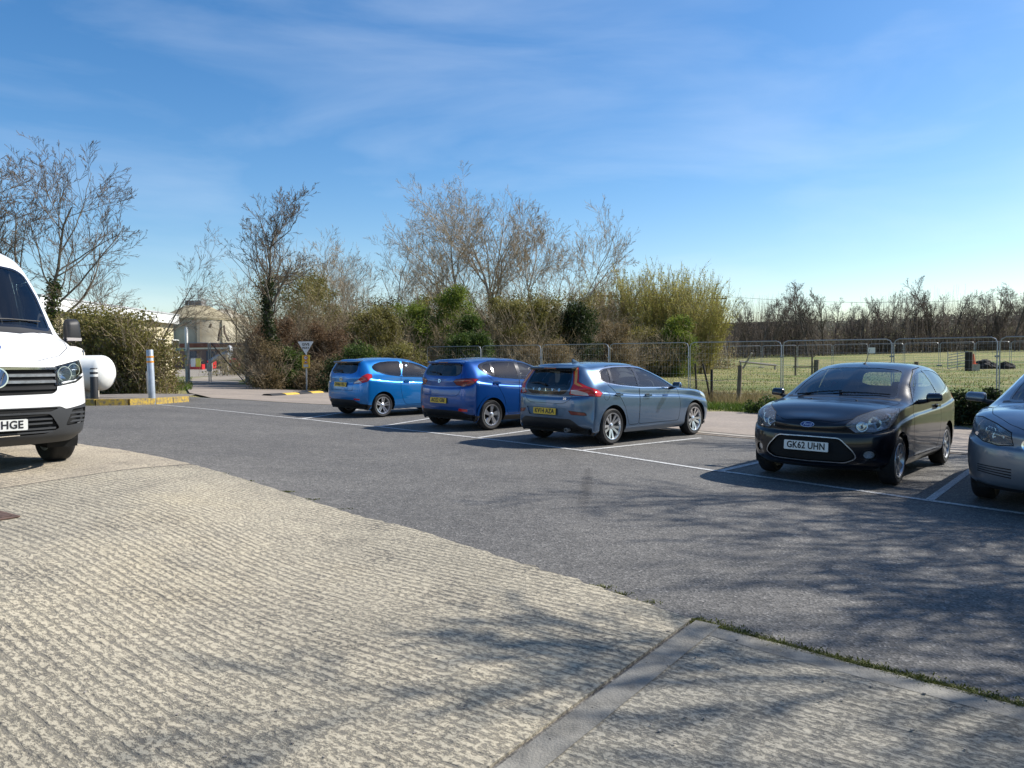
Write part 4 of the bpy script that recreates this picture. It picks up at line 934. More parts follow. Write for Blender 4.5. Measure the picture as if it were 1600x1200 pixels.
    def strip(name, z0, z1, y1, m, dx=.0, t=.02):
        """horizontal bar following the nose"""
        k = MB(); P = []
        n = 10
        for i in range(-n, n + 1):
            y = y1 * i / n; h, nn = B.front(abs(y), (z0 + z1) / 2); P.append((h.x + dx, y))
        vs = []
        for x, y in P: vs += [(x - t, y, z0), (x, y, z0 + (z1 - z0) * .15), (x, y, z1 - (z1 - z0) * .15), (x - t, y, z1)]
        fs = []
        for i in range(len(P) - 1):
            for j in range(3): fs.append((i * 4 + j, (i + 1) * 4 + j, (i + 1) * 4 + j + 1, i * 4 + j + 1))
            fs.append((i * 4 + 3, (i + 1) * 4 + 3, (i + 1) * 4, i * 4))
        fs += [(0, 1, 2, 3), tuple(len(vs) - 4 + j for j in (3, 2, 1, 0))]
        k.add(vs, fs); return k.build(name, m, root, True)
    strip('grille_strip', 1.075, 1.112, .575, M_['chrome'], .006, .03)
    for z in (1.022, .955, .888): strip('grille_slat', z - .020, z + .018, .565, M_['dull_alloy'] if z != .888 else M_['black_plastic'], -.004, .03)
    for z in (.565, .52, .465, .43): strip('bumper_slat', z - .012, z + .012, .52 if z > .5 else .56, grey, -.008, .03)
    for s_ in (1, -1):
        for z in (.61, .565, .52):
            h, n = B.front(.80, z); k = MB(); k.box((-.015, -.11, -.010), (.015, .11, .010)); o = k.build('corner_slat', grey, root); put(o, frame((h.x - .02, s_ * .81, z), (1, s_ * .55, 0))); o.rotation_euler.rotate_axis('Z', 0)
            o.matrix_local = Matrix.Translation((h.x - .03, s_ * .80, z)) @ Matrix.Rotation(s_ * R(28), 4, 'Z')
        P = [Vector(p) - Vector(hd).normalized() * .11 for p in HL]; P = [Vector((p.x, p.y * s_, p.z)) for p in P]; k = MB(); c = sum(P, Vector()) / len(P)
        k.add(P + [c], [(i, (i + 1) % len(P), len(P)) for i in range(len(P))]); k.build('lamp_housing', M_['reflector'], root)
        for (x, y, z, q) in ((4.42, .70, 1.03, .075), (4.32, .83, 1.07, .065)):
            l = MB(); l.lathe([(.015, -.06), (q * .6, -.04), (q, 0), (q + .007, 0), (q + .007, -.06)], 18); put(l.build('lamp_bowl', M_['chrome'], root, True), frame((x - .02, s_ * y, z), (1, s_ * .3, .05)))
        b = MB(); b.tube([(4.535, s_ * .62, .935), (4.42, s_ * .79, .96), (4.27, s_ * .925, 1.02)], .012, 6); b.build('lamp_strip', M_['white_paint'], root)
        door_mirror(root, 3.30, s_ * 1.10, 1.52, s_, M_['black_plastic'], .20, .36, .16, .10)
        tr = MB(); tr.box((-.012, -.08, -.018), (.012, .08, .018)); o = tr.build('mirror_indicator', M_['clear_lens'], root); o.location = (3.36, s_ * 1.20, 1.425)
    h, n = B.front(0, 1.0); b = dot_badge(root, 'round_badge', h + Vector((.012, 0, 0)), (1, 0, .05), ell(.095, .095, 32), mat('badge_dark_blue', (.02, .06, .16), .2, coat=.6), .008, (.012, M_['chrome']))
    q = MB()
    for pl in ([(-.072, .05), (-.03, -.07), (0, -.0)], [(.072, .05), (.03, -.07), (0, 0)], [(-.04, .075), (0, -.012), (.04, .075)]):
        q.tube([(x, y, .011) for x, y in pl], .008, 5)
    q.build('badge_lettering', M_['chrome'], b)
    h, n = B.front(0, .51); pl = number_plate(root, (h.x + .03, 0, .525), (1, 0, 0), 'HGE', False)
    for ch in pl.children:
        me = ch.data; x0 = min(v.co.x for v in me.vertices); x1 = max(v.co.x for v in me.vertices)
        for v in me.vertices: v.co.x = .025 + (v.co.x - x0) / (x1 - x0) * .195
    wipers(root, B, [[(3.74, -.80), (3.74, -.35), (3.72, .0)], [(3.76, .05), (3.70, .40), (3.58, .74)]])
    for ax in (0, wb):
        for s_ in (1, -1): wheel(root, ax, s_ * (hw - .15), r, 'steel', s_, .235, .21, M_['dull_alloy'])
    liners(root, (0, wb), r + .02, hw - .04, r)
    # cab inside: seats, dashboard, wheel, bulkhead
    for y in (-.50, .0, .50): car_seat(root, 2.55, y, .95)
    d = MB(); d.prism([(3.70, .95), (3.72, 1.42), (3.40, 1.44), (3.22, 1.38), (3.15, 1.2), (3.22, .95)], -.90, .90, axis='y'); d.build('dashboard', M_['interior'], root, True, .03)
    f = MB(); f.box((-1.2, -.88, .38), (4.2, .88, .48)); f.build('floor_pan', M_['dark_void'], root)
    bh = MB(); bh.box((2.18, -.90, .48), (2.22, .90, 2.35)); bh.build('bulkhead', M_['interior'], root)
    sw = MB(); c = Vector((3.05, -.50, 1.42)); nn = Vector((-.75, 0, .66)).normalized(); u = Vector((0, 1, 0)); w = nn.cross(u)
    sw.tube([c + (u * math.cos(t) + w * math.sin(t)) * .20 for t in [2 * math.pi * i / 20 for i in range(21)]], .017, 6, False); sw.tube([c - u * .19, c + u * .19], .017, 5); sw.tube([c, c - nn * .3], .03, 6); sw.build('steering_wheel', M_['interior'], root, True)
    pp = MB(); pp.box((3.47, .12, 1.445), (3.62, .42, 1.46)); pp.prism([(.20, 1.46), (.30, 1.46), (.27, 1.62), (.24, 1.62)], 3.45, 3.453, axis='x'); pp.build('paper_on_dashboard', M_['plate_white'], root)
    return root
# ------------------------------------------------------------------ ground sheets
def gmat(name): 
    m = bpy.data.materials.new(name); m.use_nodes = True; return m, m.node_tree, m.node_tree.nodes['Principled BSDF']
def N(nt, t, **kw):
    n = nt.nodes.new(t)
    for k, v in kw.items(): n.inputs[k].default_value = v
    return n
def noise(nt, vec, scale, detail=4, rough=.6, dist=0.0):
    n = N(nt, 'ShaderNodeTexNoise', Scale=scale, Detail=detail, Roughness=rough, Distortion=dist); nt.links.new(vec, n.inputs['Vector']); return n.outputs['Fac']
def ramp(nt, fac, stops):
    r_ = nt.nodes.new('ShaderNodeValToRGB'); e = r_.color_ramp.elements
    while len(e) < len(stops): e.new(.5)
    for k, (p, c) in enumerate(stops): e[k].position = p; e[k].color = (*c, 1)
    nt.links.new(fac, r_.inputs[0]); return r_.outputs[0]
def mixc(nt, mode, fac, a, b):
    m = nt.nodes.new('ShaderNodeMixRGB'); m.blend_type = mode
    if isinstance(fac, (int, float)): m.inputs[0].default_value = fac
    else: nt.links.new(fac, m.inputs[0])
    for i, v in ((1, a), (2, b)):
        if isinstance(v, tuple): m.inputs[i].default_value = (*v, 1)
        else: nt.links.new(v, m.inputs[i])
    return m.outputs[0]
def bumpn(nt, b, height, strength, dist):
    bp = N(nt, 'ShaderNodeBump', Strength=strength, Distance=dist); nt.links.new(height, bp.inputs['Height']); nt.links.new(bp.outputs[0], b.inputs['Normal'])

# asphalt: fine pale aggregate in dark binder, broad worn patches
m, nt, b = gmat('asphalt'); tc = nt.nodes.new('ShaderNodeTexCoord').outputs['Object']
vor = N(nt, 'ShaderNodeTexVoronoi', Scale=70.0); nt.links.new(tc, vor.inputs['Vector'])
spk = ramp(nt, vor.outputs['Color'], [(.12, (.052, .050, .047)), (.5, (.115, .109, .099)), (.80, (.155, .147, .134)), (.96, (.28, .268, .25))])
big = ramp(nt, noise(nt, tc, .45, 5, .65), [(.3, (.72, .72, .73)), (.7, (1.18, 1.17, 1.15))])
fine = ramp(nt, noise(nt, tc, 7, 4, .7), [(.3, (.8, .8, .8)), (.7, (1.15, 1.15, 1.15))])
c = mixc(nt, 'MULTIPLY', 1.0, mixc(nt, 'MULTIPLY', 1.0, spk, big), fine)
STAIN = (nt, b, tc, c); b.inputs['Roughness'].default_value = .82
bumpn(nt, b, vor.outputs['Distance'], .5, .008); M_['asphalt'] = m
# ridged concrete: tamped lines broken by exposed stone
def concrete(name, ang, c_hi, c_lo, ridge):
    """tamped concrete: straight broken grooves, fine stone speckle, mossy mottling"""
    m, nt, b = gmat(name); tc = nt.nodes.new('ShaderNodeTexCoord').outputs['Object']
    def math_(op, a, b_=None, c_=None):
        n = nt.nodes.new('ShaderNodeMath'); n.operation = op
        for i, v in enumerate((a, b_, c_)):
            if v is None: continue
            if isinstance(v, (int, float)): n.inputs[i].default_value = v
            else: nt.links.new(v, n.inputs[i])
        return n.outputs[0]
    def rng_(v, a, b_, lo=0.0, hi=1.0):
        n = nt.nodes.new('ShaderNodeMapRange'); n.interpolation_type = 'SMOOTHSTEP'
        for i, q in enumerate((a, b_, lo, hi)): n.inputs[i + 1].default_value = q
        nt.links.new(v, n.inputs[0]); return n.outputs[0]
    mp = nt.nodes.new('ShaderNodeMapping'); mp.inputs['Rotation'].default_value = (0, 0, -ang); nt.links.new(tc, mp.inputs['Vector'])
    sep = nt.nodes.new('ShaderNodeSeparateXYZ'); nt.links.new(mp.outputs[0], sep.inputs[0])
    yy = math_('MULTIPLY_ADD', noise(nt, mp.outputs[0], .9, 3, .5), .025, sep.outputs['Y'])
    yy = math_('MULTIPLY_ADD', noise(nt, mp.outputs[0], 14, 4, .7), .020, yy)
    sn = math_('SINE', math_('MULTIPLY', yy, 2 * math.pi / .062))
    mp2 = nt.nodes.new('ShaderNodeMapping'); mp2.inputs['Scale'].default_value = (6.5, 15, 1); nt.links.new(mp.outputs[0], mp2.inputs['Vector'])
    brk = rng_(noise(nt, mp2.outputs[0], 1.0, 5, .7), .40, .60); area = rng_(noise(nt, tc, .75, 3, .55), .34, .54, .2 * ridge, 1.05 * ridge)
    gro = math_('MULTIPLY', math_('MULTIPLY', rng_(sn, .05, .85), brk), area)
    mp3 = nt.nodes.new('ShaderNodeMapping'); mp3.inputs['Scale'].default_value = (.6, 1, 1); nt.links.new(mp.outputs[0], mp3.inputs['Vector'])
    pitn = math_('MULTIPLY_ADD', math_('MULTIPLY', sn, math_('MULTIPLY_ADD', area, .8, .2)), -.032, noise(nt, mp3.outputs[0], 54, 6, .74)); spk = rng_(pitn, .55, .41); fine = noise(nt, tc, 210, 3, .7)
    mot = rng_(noise(nt, tc, 1.5, 6, .72), .46, .70)
    spk2 = math_('MULTIPLY', spk, math_('MULTIPLY_ADD', mot, .22, .74))
    dark = math_('MAXIMUM', math_('MULTIPLY', gro, .42), spk2)
    col = mixc(nt, 'MIX', dark, c_hi, c_lo)
    col = mixc(nt, 'MULTIPLY', 1.0, col, ramp(nt, fine, [(.3, (.80, .80, .80)), (.7, (1.16, 1.15, 1.13))]))
    col = mixc(nt, 'MULTIPLY', 1.0, col, ramp(nt, noise(nt, tc, .55, 5, .62), [(.30, (.74, .75, .76)), (.52, (1.0, 1.0, 1.0)), (.72, (1.13, 1.10, 1.03))]))
    col = mixc(nt, 'MULTIPLY', mot, col, (.84, .84, .85))
    nt.links.new(col, b.inputs['Base Color']); b.inputs['Roughness'].default_value = .92
    h = math_('SUBTRACT', math_('MULTIPLY', fine, .35), math_('MULTIPLY_ADD', gro, .9, math_('MULTIPLY', spk2, .7)))
    bumpn(nt, b, h, .8, .010); return m
# dry road concrete, verge soil, field
m, nt, b = gmat('road_concrete'); tc = nt.nodes.new('ShaderNodeTexCoord').outputs['Object']
c = mixc(nt, 'MULTIPLY', 1.0, ramp(nt, noise(nt, tc, 14, 6, .7), [(.3, (.20, .165, .135)), (.7, (.31, .265, .22))]), ramp(nt, noise(nt, tc, .7, 4, .6), [(.3, (.82, .82, .82)), (.7, (1.12, 1.1, 1.08))]))
nt.links.new(c, b.inputs['Base Color']); b.inputs['Roughness'].default_value = .9; bumpn(nt, b, noise(nt, tc, 40, 4), .3, .01); M_['road'] = m
m, nt, b = gmat('field_grass'); tc = nt.nodes.new('ShaderNodeTexCoord').outputs['Object']
mp = nt.nodes.new('ShaderNodeMapping'); mp.inputs['Scale'].default_value = (1, 1, 1); mp.inputs['Rotation'].default_value = (0, 0, R(40)); nt.links.new(tc, mp.inputs['Vector'])
mp3 = nt.nodes.new('ShaderNodeMapping'); mp3.inputs['Scale'].default_value = (.35, 1.5, 1); nt.links.new(mp.outputs[0], mp3.inputs['Vector'])
c = ramp(nt, noise(nt, mp3.outputs[0], .16, 5, .65), [(.34, (.12, .165, .030)), (.47, (.175, .195, .045)), (.56, (.32, .275, .115)), (.63, (.20, .20, .055)), (.76, (.13, .165, .035))])
c = mixc(nt, 'MULTIPLY', 1.0, c, ramp(nt, noise(nt, tc, 9, 6, .75), [(.25, (.55, .55, .5)), (.75, (1.3, 1.3, 1.25))]))
nt.links.new(c, b.inputs['Base Color']); b.inputs['Roughness'].default_value = .95; bumpn(nt, b, noise(nt, tc, 14, 5), 1.0, .15); M_['field'] = m
m, nt, b = gmat('road_paint'); tc = nt.nodes.new('ShaderNodeTexCoord').outputs['Object']
c = ramp(nt, noise(nt, tc, 34, 6, .75), [(.38, (.12, .12, .118)), (.49, (.44, .44, .43)), (.7, (.64, .64, .62))])
nt.links.new(c, b.inputs['Base Color']); b.inputs['Roughness'].default_value = .8; M_['road_paint'] = m

def sheet(name, poly, h, m, step=.5, kind='structure', thick=0.0):
    """plan outline draped over the ground at height h; optional thickness downwards"""
    x0, x1 = min(p[0] for p in poly), max(p[0] for p in poly); y0, y1 = min(p[1] for p in poly), max(p[1] for p in poly)
    bm = bmesh.new(); nx, ny = max(1, int((x1 - x0) / step)), max(1, int((y1 - y0) / step))
    V = [[bm.verts.new((x0 + (x1 - x0) * i / nx, y0 + (y1 - y0) * j / ny, 0)) for i in range(nx + 1)] for j in range(ny + 1)]
    for j in range(ny):
        for i in range(nx): bm.faces.new((V[j][i], V[j][i + 1], V[j + 1][i + 1], V[j + 1][i]))
    k = len(poly)
    for i in range(k):
        p, q = poly[i], poly[(i + 1) % k]; u0, u1, w0, w1 = min(p[0], q[0]) - step, max(p[0], q[0]) + step, min(p[1], q[1]) - step, max(p[1], q[1]) + step
        fs = [f for f in bm.faces if (lambda c: u0 <= c.x <= u1 and w0 <= c.y <= w1)(f.calc_center_median())]
        ge = set(fs)
        for f in fs: ge.update(f.edges); ge.update(f.verts)
        bmesh.ops.bisect_plane(bm, geom=list(ge), dist=1e-5, plane_co=(p[0], p[1], 0), plane_no=(q[1] - p[1], p[0] - q[0], 0))
    dl = [f for f in bm.faces if not inpoly(f.calc_center_median().x, f.calc_center_median().y, poly)]
    bmesh.ops.delete(bm, geom=dl, context='FACES')
    for v in bm.verts: v.co.z = G(v.co.x, v.co.y) + h
    if thick:
        ed = [e for e in bm.edges if e.is_boundary]; r_ = bmesh.ops.extrude_edge_only(bm, edges=ed)
        for g in r_['geom']:
            if isinstance(g, bmesh.types.BMVert): g.co.z -= thick
    bm.normal_update(); me = bpy.data.meshes.new(name); bm.to_mesh(me); bm.free()
    for p in me.polygons: p.use_smooth = not thick
    o = link(name, me, None, m); o['kind'] = kind; return o
def ribbon(name, pts, w, h, m, parent=None, kind=None, thick=0.0, step=.3):
    """strip of width w along a plan polyline, draped on the ground"""
    P = [Vector((p[0], p[1])) for p in pts]; Q = [P[0]]
    for a, b_ in zip(P, P[1:]):
        n = max(1, int((b_ - a).length / step)); Q += [a + (b_ - a) * (i / n) for i in range(1, n + 1)]
    vs, fs = [], []
    for i, p in enumerate(Q):
        d = (Q[min(i + 1, len(Q) - 1)] - Q[max(i - 1, 0)]).normalized(); nn = Vector((-d.y, d.x)) * w / 2
        for q in (p + nn, p - nn): vs.append((q.x, q.y, G(q.x, q.y) + h))
        if thick:
            for q in (p + nn, p - nn): vs.append((q.x, q.y, G(q.x, q.y) + h - thick))
    k = 4 if thick else 2
    for i in range(len(Q) - 1):
        a = i * k; b_ = a + k
        fs.append((a, a + 1, b_ + 1, b_))
        if thick: fs += [(a + 2, a, b_, b_ + 2), (a + 1, a + 3, b_ + 3, b_ + 1)]
    if thick: fs += [(0, 2, 3, 1), (len(vs) - 4, len(vs) - 3, len(vs) - 1, len(vs) - 2)]
    o = MB().add(vs, fs).build(name, m, parent)
    if kind: o['kind'] = kind
    return o
xy = lambda px, py: (lambda p: (p.x, p.y))(gp(px, py))
def jag(P, amp, step, seed):
    """roughen a plan polyline"""
    rr = random.Random(seed); out = []
    for a, b_ in zip(P, P[1:]):
        a, b_ = Vector(a), Vector(b_); n = max(1, int((b_ - a).length / step)); nn = Vector((-(b_ - a).y, (b_ - a).x)).normalized()
        for i in range(n):
            q = a + (b_ - a) * (i / n) + nn * rr.gauss(0, amp); out.append((q.x, q.y))
    out.append(tuple(P[-1])); return out

# terrain: one sheet to the horizon, sunk a little below the paved sheets
def axis_pts(lo, hi, fine_lo, fine_hi, step):
    a = list(np.arange(fine_lo, fine_hi, step)); v = fine_hi; s_ = step
    while v < hi: a.append(v); s_ *= 1.25; v += s_
    a.append(hi); v = fine_lo; s_ = step; pre = []
    while v > lo: s_ *= 1.25; v -= s_; pre.append(max(v, lo))
    return sorted(set(pre + a))
X, Y = axis_pts(-1200, 1600, -30, 34, 1.0), axis_pts(-200, 2000, -6, 60, 1.0)
rr = random.Random(5)
vs = []
for y in Y:
    for x in X:
        s = .71 * x + .70 * y; z = G(x, y) - .05 * (1 - sm((s - 14.5) / 2.5)) + (.03 * rr.gauss(0, 1) if s > 19 else 0)
        vs.append((x, y, z))
nx = len(X); fs = [(j * nx + i, j * nx + i + 1, (j + 1) * nx + i + 1, (j + 1) * nx + i) for j in range(len(Y) - 1) for i in range(nx - 1)]
t = MB().add(vs, fs).build('terrain', M_['field'], None, True); t['kind'] = 'structure'

# key plan lines traced on the ground
EDGE = [xy(-260, 632), xy(-60, 664), xy(135, 697), xy(300, 727), xy(445, 770), xy(640, 827), xy(900, 908), xy(1080, 970)]
EDGE2 = [xy(1086, 972), xy(1250, 1018), xy(1400, 1056), xy(1600, 1108), (9.0, G(0, 0) - 1.2)]
ridge_a, ridge_b = Vector(xy(225, 854)), Vector(xy(433, 954)); RA = math.atan2((ridge_b - ridge_a).y, (ridge_b - ridge_a).x)
M_['concrete'] = concrete('ridged_concrete', RA, (.45, .40, .30), (.115, .107, .092), 1.0)
M_['concrete_b'] = concrete('worn_concrete', RA, (.34, .315, .255), (.10, .096, .086), .75)
M_['concrete_far'] = concrete('dusty_concrete', RA, (.46, .395, .295), (.22, .195, .155), .7)
M_['margin'] = mat('trowelled_margin', (.15, .143, .125), .85, vary=.35, scale=6, bump=.35, bscale=90, col2=(.245, .23, .195), detail=7)
# asphalt lot
lot = [(-40, -14), (26, -14), (24, -2)] 
RD_LO = [xy(1640, 718), xy(1500, 710), xy(1150, 684), xy(980, 668), xy(700, 644), xy(560, 634), xy(400, 626), xy(330, 622)]
RD_HI = [xy(1640, 668), xy(1490, 662), xy(1150, 644), xy(900, 632), xy(700, 621), xy(560, 612.5), xy(420, 607), xy(388, 603)]
lot += [(22, .5), (16, 6.0)] + [(p[0], p[1]) for p in RD_LO] + [xy(240, 617), xy(60, 622), (-24, 20.0), (-40, 12)]
sheet('asphalt_lot', lot, 0.0, M_['asphalt'], .6)
road = [(22, .5), (16, 6.0)] + RD_LO + RD_HI[::-1] + [(19, 9.5), (25, 3.0)]
sheet('concrete_road', road, .008, M_['road'], .6)
ed = [(.5 * (a[0] + b_[0]), .5 * (a[1] + b_[1])) for a, b_ in zip(RD_LO, RD_LO)]
kb = mat('kerb_edging', (.30, .27, .23), .9, vary=.25, scale=5)
o = ribbon('road_edging', [(p[0] + .28 * .71, p[1] + .28 * .70) for p in RD_LO[:6]], .28, .020, kb, None, 'structure', .02)
o = ribbon('road_joint', [(p[0] + .55 * .71, p[1] + .55 * .70) for p in RD_LO[:6]], .05, .0125, M_['dark_void'], None, 'structure')
# concrete aprons: the ridged slab in front, the far slab under the van, the worn slab at the right
J0, J1 = xy(-200, 797), xy(300, 727.5)
C0, C1 = xy(1080, 971), xy(762, 1204)
dv = (Vector(C1) - Vector(C0)).normalized(); C2 = Vector(C0) + dv * 9
ej = jag([EDGE[3], EDGE[4], EDGE[5], EDGE[6], EDGE[7]], .012, .10, 3)
slabA = [J0, (J1[0], J1[1])] + ej[1:] + [(C0[0], C0[1]), (C2.x, C2.y), (-20, -9), (-20, J0[1])]
slabA = [p for p in slabA]
sheet('concrete_apron', slabA, .014, M_['concrete'], .4, thick=.05)
eb = jag(EDGE[:4], .010, .12, 4)
jo = Vector((J1[0] - J0[0], J1[1] - J0[1])).normalized(); jn = Vector((-jo.y, jo.x)) * .016
slabB = [(J0[0] + jn.x, J0[1] + jn.y), (J1[0] + jn.x, J1[1] + jn.y)] + eb[::-1][1:] + [(-26, EDGE[0][1] + 1)]
slabB += [(-26, J0[1])]
sheet('van_apron', slabB, .014, M_['concrete_far'], .4, thick=.05)
nv = Vector((-dv.y, dv.x)); nv = nv if nv.x > 0 else -nv
D0 = Vector(C0) + nv * .028; ee = jag([(D0.x, D0.y)] + [(p[0], p[1]) for p in EDGE2[1:4]], .008, .12, 6)
E2 = Vector(EDGE2[3]); far = E2 + (E2 - Vector(EDGE2[1])).normalized() * 6
slabC = ee + [(far.x, far.y), (12, -9), ((D0 + dv * 9).x, (D0 + dv * 9).y)]
sheet('worn_apron', slabC, .010, M_['concrete_b'], .4, thick=.05)
mw = .14
ribbon('slab_margin', [(D0 + nv * mw / 2).to_tuple(), (D0 + nv * mw / 2 + dv * 8).to_tuple()], mw, .0145, M_['margin'], None, 'structure')
t0 = Vector(ee[0]); tA = Vector(EDGE2[1]); tB = Vector(EDGE2[3]); tn = Vector((-(tB - tA).y, (tB - tA).x)).normalized(); tn = tn if tn.y < 0 else -tn
ribbon('slab_margin', [(t0 + nv * mw * .9 + tn * .11).to_tuple(), (tA + tn * .09).to_tuple(), (Vector(EDGE2[2]) + tn * .09).to_tuple(), (tB + tn * .09).to_tuple(), (tB + tn * .09 + (tB - tA).normalized() * 3).to_tuple()], .13, .0115, M_['margin'], None, 'structure')
# drain cover at the far left
p = gp(-22, 812); k = MB(); k.box((-.30, -.22, 0), (.30, .22, .012)); k.box((-.26, -.18, .012), (.26, .18, .016)); o = k.build('drain_cover', mat('rusty_iron', (.10, .06, .045), .8, vary=.4, scale=20), None, False, .004); o.location = (p.x - .12, p.y, p.z + .0145); o.rotation_euler = (0, 0, RA); props(o, 'rusty square drain cover set in the ridged concrete', 'drain cover')

# bay markings
def line(px, w=.095, name='bay_line'):
    return ribbon(name, [xy(*p) for p in px], w, .006, M_['road_paint'], None, 'structure')
line([(247, 632.5), (330, 640), (490, 656.5), (591, 667), (661, 674.8), (739, 683.7), (790, 689.5), (907, 704), (947, 710), (1110, 735), (1150, 739.5), (1300, 761), (1448, 782), (1700, 817)])
line([(912, 704), (1095, 684.5)]); line([(1122, 737), (1182, 723.5), (1260, 706)]); line([(1452, 782), (1508, 741), (1560, 705)], .085)
line([(745, 684.5), (860, 668)]); line([(592, 667), (690, 651)]); line([(470, 655), (560, 640)])

jd = Vector((J1[0] - J0[0], J1[1] - J0[1])).normalized()
ribbon('slab_joint', [J0, J1], .024, .0155, mat('joint_filler', (.05, .045, .038), .95), None, 'structure')

# dripped oil trail on the asphalt
nt, b, tc, c = STAIN; q0, q1 = gp(922, 706), gp(902, 880); mid = (q0 + q1) / 2; dq = q1 - q0
mp = nt.nodes.new('ShaderNodeMapping'); mp.vector_type = 'TEXTURE'; mp.inputs['Location'].default_value = (mid.x, mid.y, 0); mp.inputs['Rotation'].default_value = (0, 0, math.atan2(dq.y, dq.x)); mp.inputs['Scale'].default_value = (Vector((dq.x, dq.y)).length / 2, .16, 50)
nt.links.new(tc, mp.inputs['Vector']); gr = nt.nodes.new('ShaderNodeTexGradient'); gr.gradient_type = 'SPHERICAL'; nt.links.new(mp.outputs[0], gr.inputs[0])
nz = noise(nt, tc, 15, 5, .75); ml = N(nt, 'ShaderNodeMath'); ml.operation = 'MULTIPLY'; nt.links.new(gr.outputs['Fac'], ml.inputs[0]); nt.links.new(nz, ml.inputs[1])
rg = ramp(nt, ml.outputs[0], [(.22, (1, 1, 1)), (.42, (.60, .58, .56))]); c2 = mixc(nt, 'MULTIPLY', 1.0, c, rg)
crk = N(nt, 'ShaderNodeTexVoronoi', Scale=.55); crk.feature = 'DISTANCE_TO_EDGE'; wv = nt.nodes.new('ShaderNodeMixRGB'); wv.inputs[0].default_value = .25; nz3 = N(nt, 'ShaderNodeTexNoise', Scale=2.5, Detail=5.0); nt.links.new(tc, nz3.inputs['Vector']); nt.links.new(tc, wv.inputs[1]); nt.links.new(nz3.outputs['Color'], wv.inputs[2]); nt.links.new(wv.outputs[0], crk.inputs['Vector'])
pch = ramp(nt, noise(nt, tc, .22, 2, .5), [(.45, (1, 1, 1)), (.55, (.90, .90, .905))]); c3 = mixc(nt, 'MULTIPLY', 1.0, c2, pch)
nt.links.new(c3, b.inputs['Base Color'])
# ------------------------------------------------------------------ vehicles in their bays
random.seed(11)
black = paintmat('black_paint', (.0025, .003, .006), 0, .3, .7, .0); black.node_tree.nodes['Principled BSDF'].inputs['Specular IOR Level'].default_value = .2
o, _ = fiesta(black, 'GK62 UHN', 'GK62 UHN', 'eight', False, M_['chrome']); place_vehicle(o, 5.677, 11.313, -2.295)
props(o, 'small black three-door hatchback facing the camera beside the silver-grey car', 'car', GROUP_CARS)
bright = paintmat('bright_blue_paint', (.002, .17, .50), .6, .32, 1, .0)
o, _ = fiesta(bright, 'DN66 FEU', 'DN66 FEU', 'fivetwin', True, M_['gloss_black']); place_vehicle(o, -3.791, 18.959, .799)
props(o, 'small bright blue three-door hatchback parked farthest left, rear to the camera', 'car', GROUP_CARS)
o = sandero(); place_vehicle(o, -1.045, 15.922, .773); props(o, 'dark blue five-door hatchback between the bright blue and the steel blue car', 'car', GROUP_CARS)
o = v40(); place_vehicle(o, 1.118, 13.461, .783); props(o, 'steel blue five-door hatchback with tall red tail lights and black tailgate', 'car', GROUP_CARS)
o = insignia(); place_vehicle(o, 7.62, 9.62, -2.30); props(o, 'silver-grey car cut off by the right edge, nose towards the camera', 'car', GROUP_CARS)
o = crafter(); VAN = o
# van: nose seen nearly head-on at the left edge
def van_place(px_c, Dn, th):
    c = xat(px_c, Dn); X_, Y_ = c.x - 4.62 * math.cos(th), c.y - 4.62 * math.sin(th); place_vehicle(VAN, X_, Y_, th)
van_place(-10, 7.35, math.atan2(-.62, .78))
props(o, 'white high-roof panel van with black bumper, half out of frame at the left', 'van')
# ------------------------------------------------------------------ vegetation toolkit
def fastmesh(name, V, F, m=None, smooth=False):
    V = np.ascontiguousarray(V, np.float32); F = np.ascontiguousarray(F, np.int32); k = F.shape[1]
    me = bpy.data.meshes.new(name); me.vertices.add(len(V)); me.vertices.foreach_set('co', V.ravel())
    me.loops.add(F.size); me.loops.foreach_set('vertex_index', F.ravel()); me.polygons.add(len(F))
    me.polygons.foreach_set('loop_start', np.arange(0, F.size, k, dtype=np.int32)); me.polygons.foreach_set('loop_total', np.full(len(F), k, np.int32))
    if smooth: me.polygons.foreach_set('use_smooth', np.ones(len(F), bool))
    me.update(calc_edges=True)
    if m is not None: me.materials.append(m)
    return me
def segmesh(name, S, m, n=3):
    """thin tapered sticks; S rows: x0 y0 z0 x1 y1 z1 r0 r1"""
    S = np.array(S, float); P, Q = S[:, :3], S[:, 3:6]; d = Q - P; d /= np.maximum(np.linalg.norm(d, axis=1, keepdims=True), 1e-9)
    ref = np.where(np.abs(d[:, 2:3]) < .9, np.array([[0, 0, 1.]]), np.array([[1., 0, 0]])); a = np.cross(d, ref); a /= np.linalg.norm(a, axis=1, keepdims=True); b = np.cross(d, a)
    V = np.zeros((len(S), 2 * n, 3))
    for j in range(n):
        t = 2 * math.pi * j / n; o = a * math.cos(t) + b * math.sin(t)
        V[:, j] = P + o * S[:, 6:7]; V[:, n + j] = Q + o * S[:, 7:8]
    base = (np.arange(len(S)) * 2 * n)[:, None]
    F = np.concatenate([base + np.array([[j, (j + 1) % n, n + (j + 1) % n, n + j]]) for j in range(n)])
    return fastmesh(name, V.reshape(-1, 3), F, m, True)
def leafmesh(name, C, size, m, rng, up=0.0, aspect=.6):
    """one small four-sided leaf at each point"""
    n = len(C); a = rng.normal(size=(n, 3)); a[:, 2] += up; a /= np.linalg.norm(a, axis=1, keepdims=True)
    b = np.cross(a, rng.normal(size=(n, 3))); b /= np.maximum(np.linalg.norm(b, axis=1, keepdims=True), 1e-6)
    s = size * rng.uniform(.6, 1.4, (n, 1)); V = np.stack([C - a * s, C + b * s * aspect - a * s * .1, C + a * s, C - b * s * aspect - a * s * .1], 1)
    return fastmesh(name, V.reshape(-1, 3), np.arange(4 * n).reshape(n, 4), m)
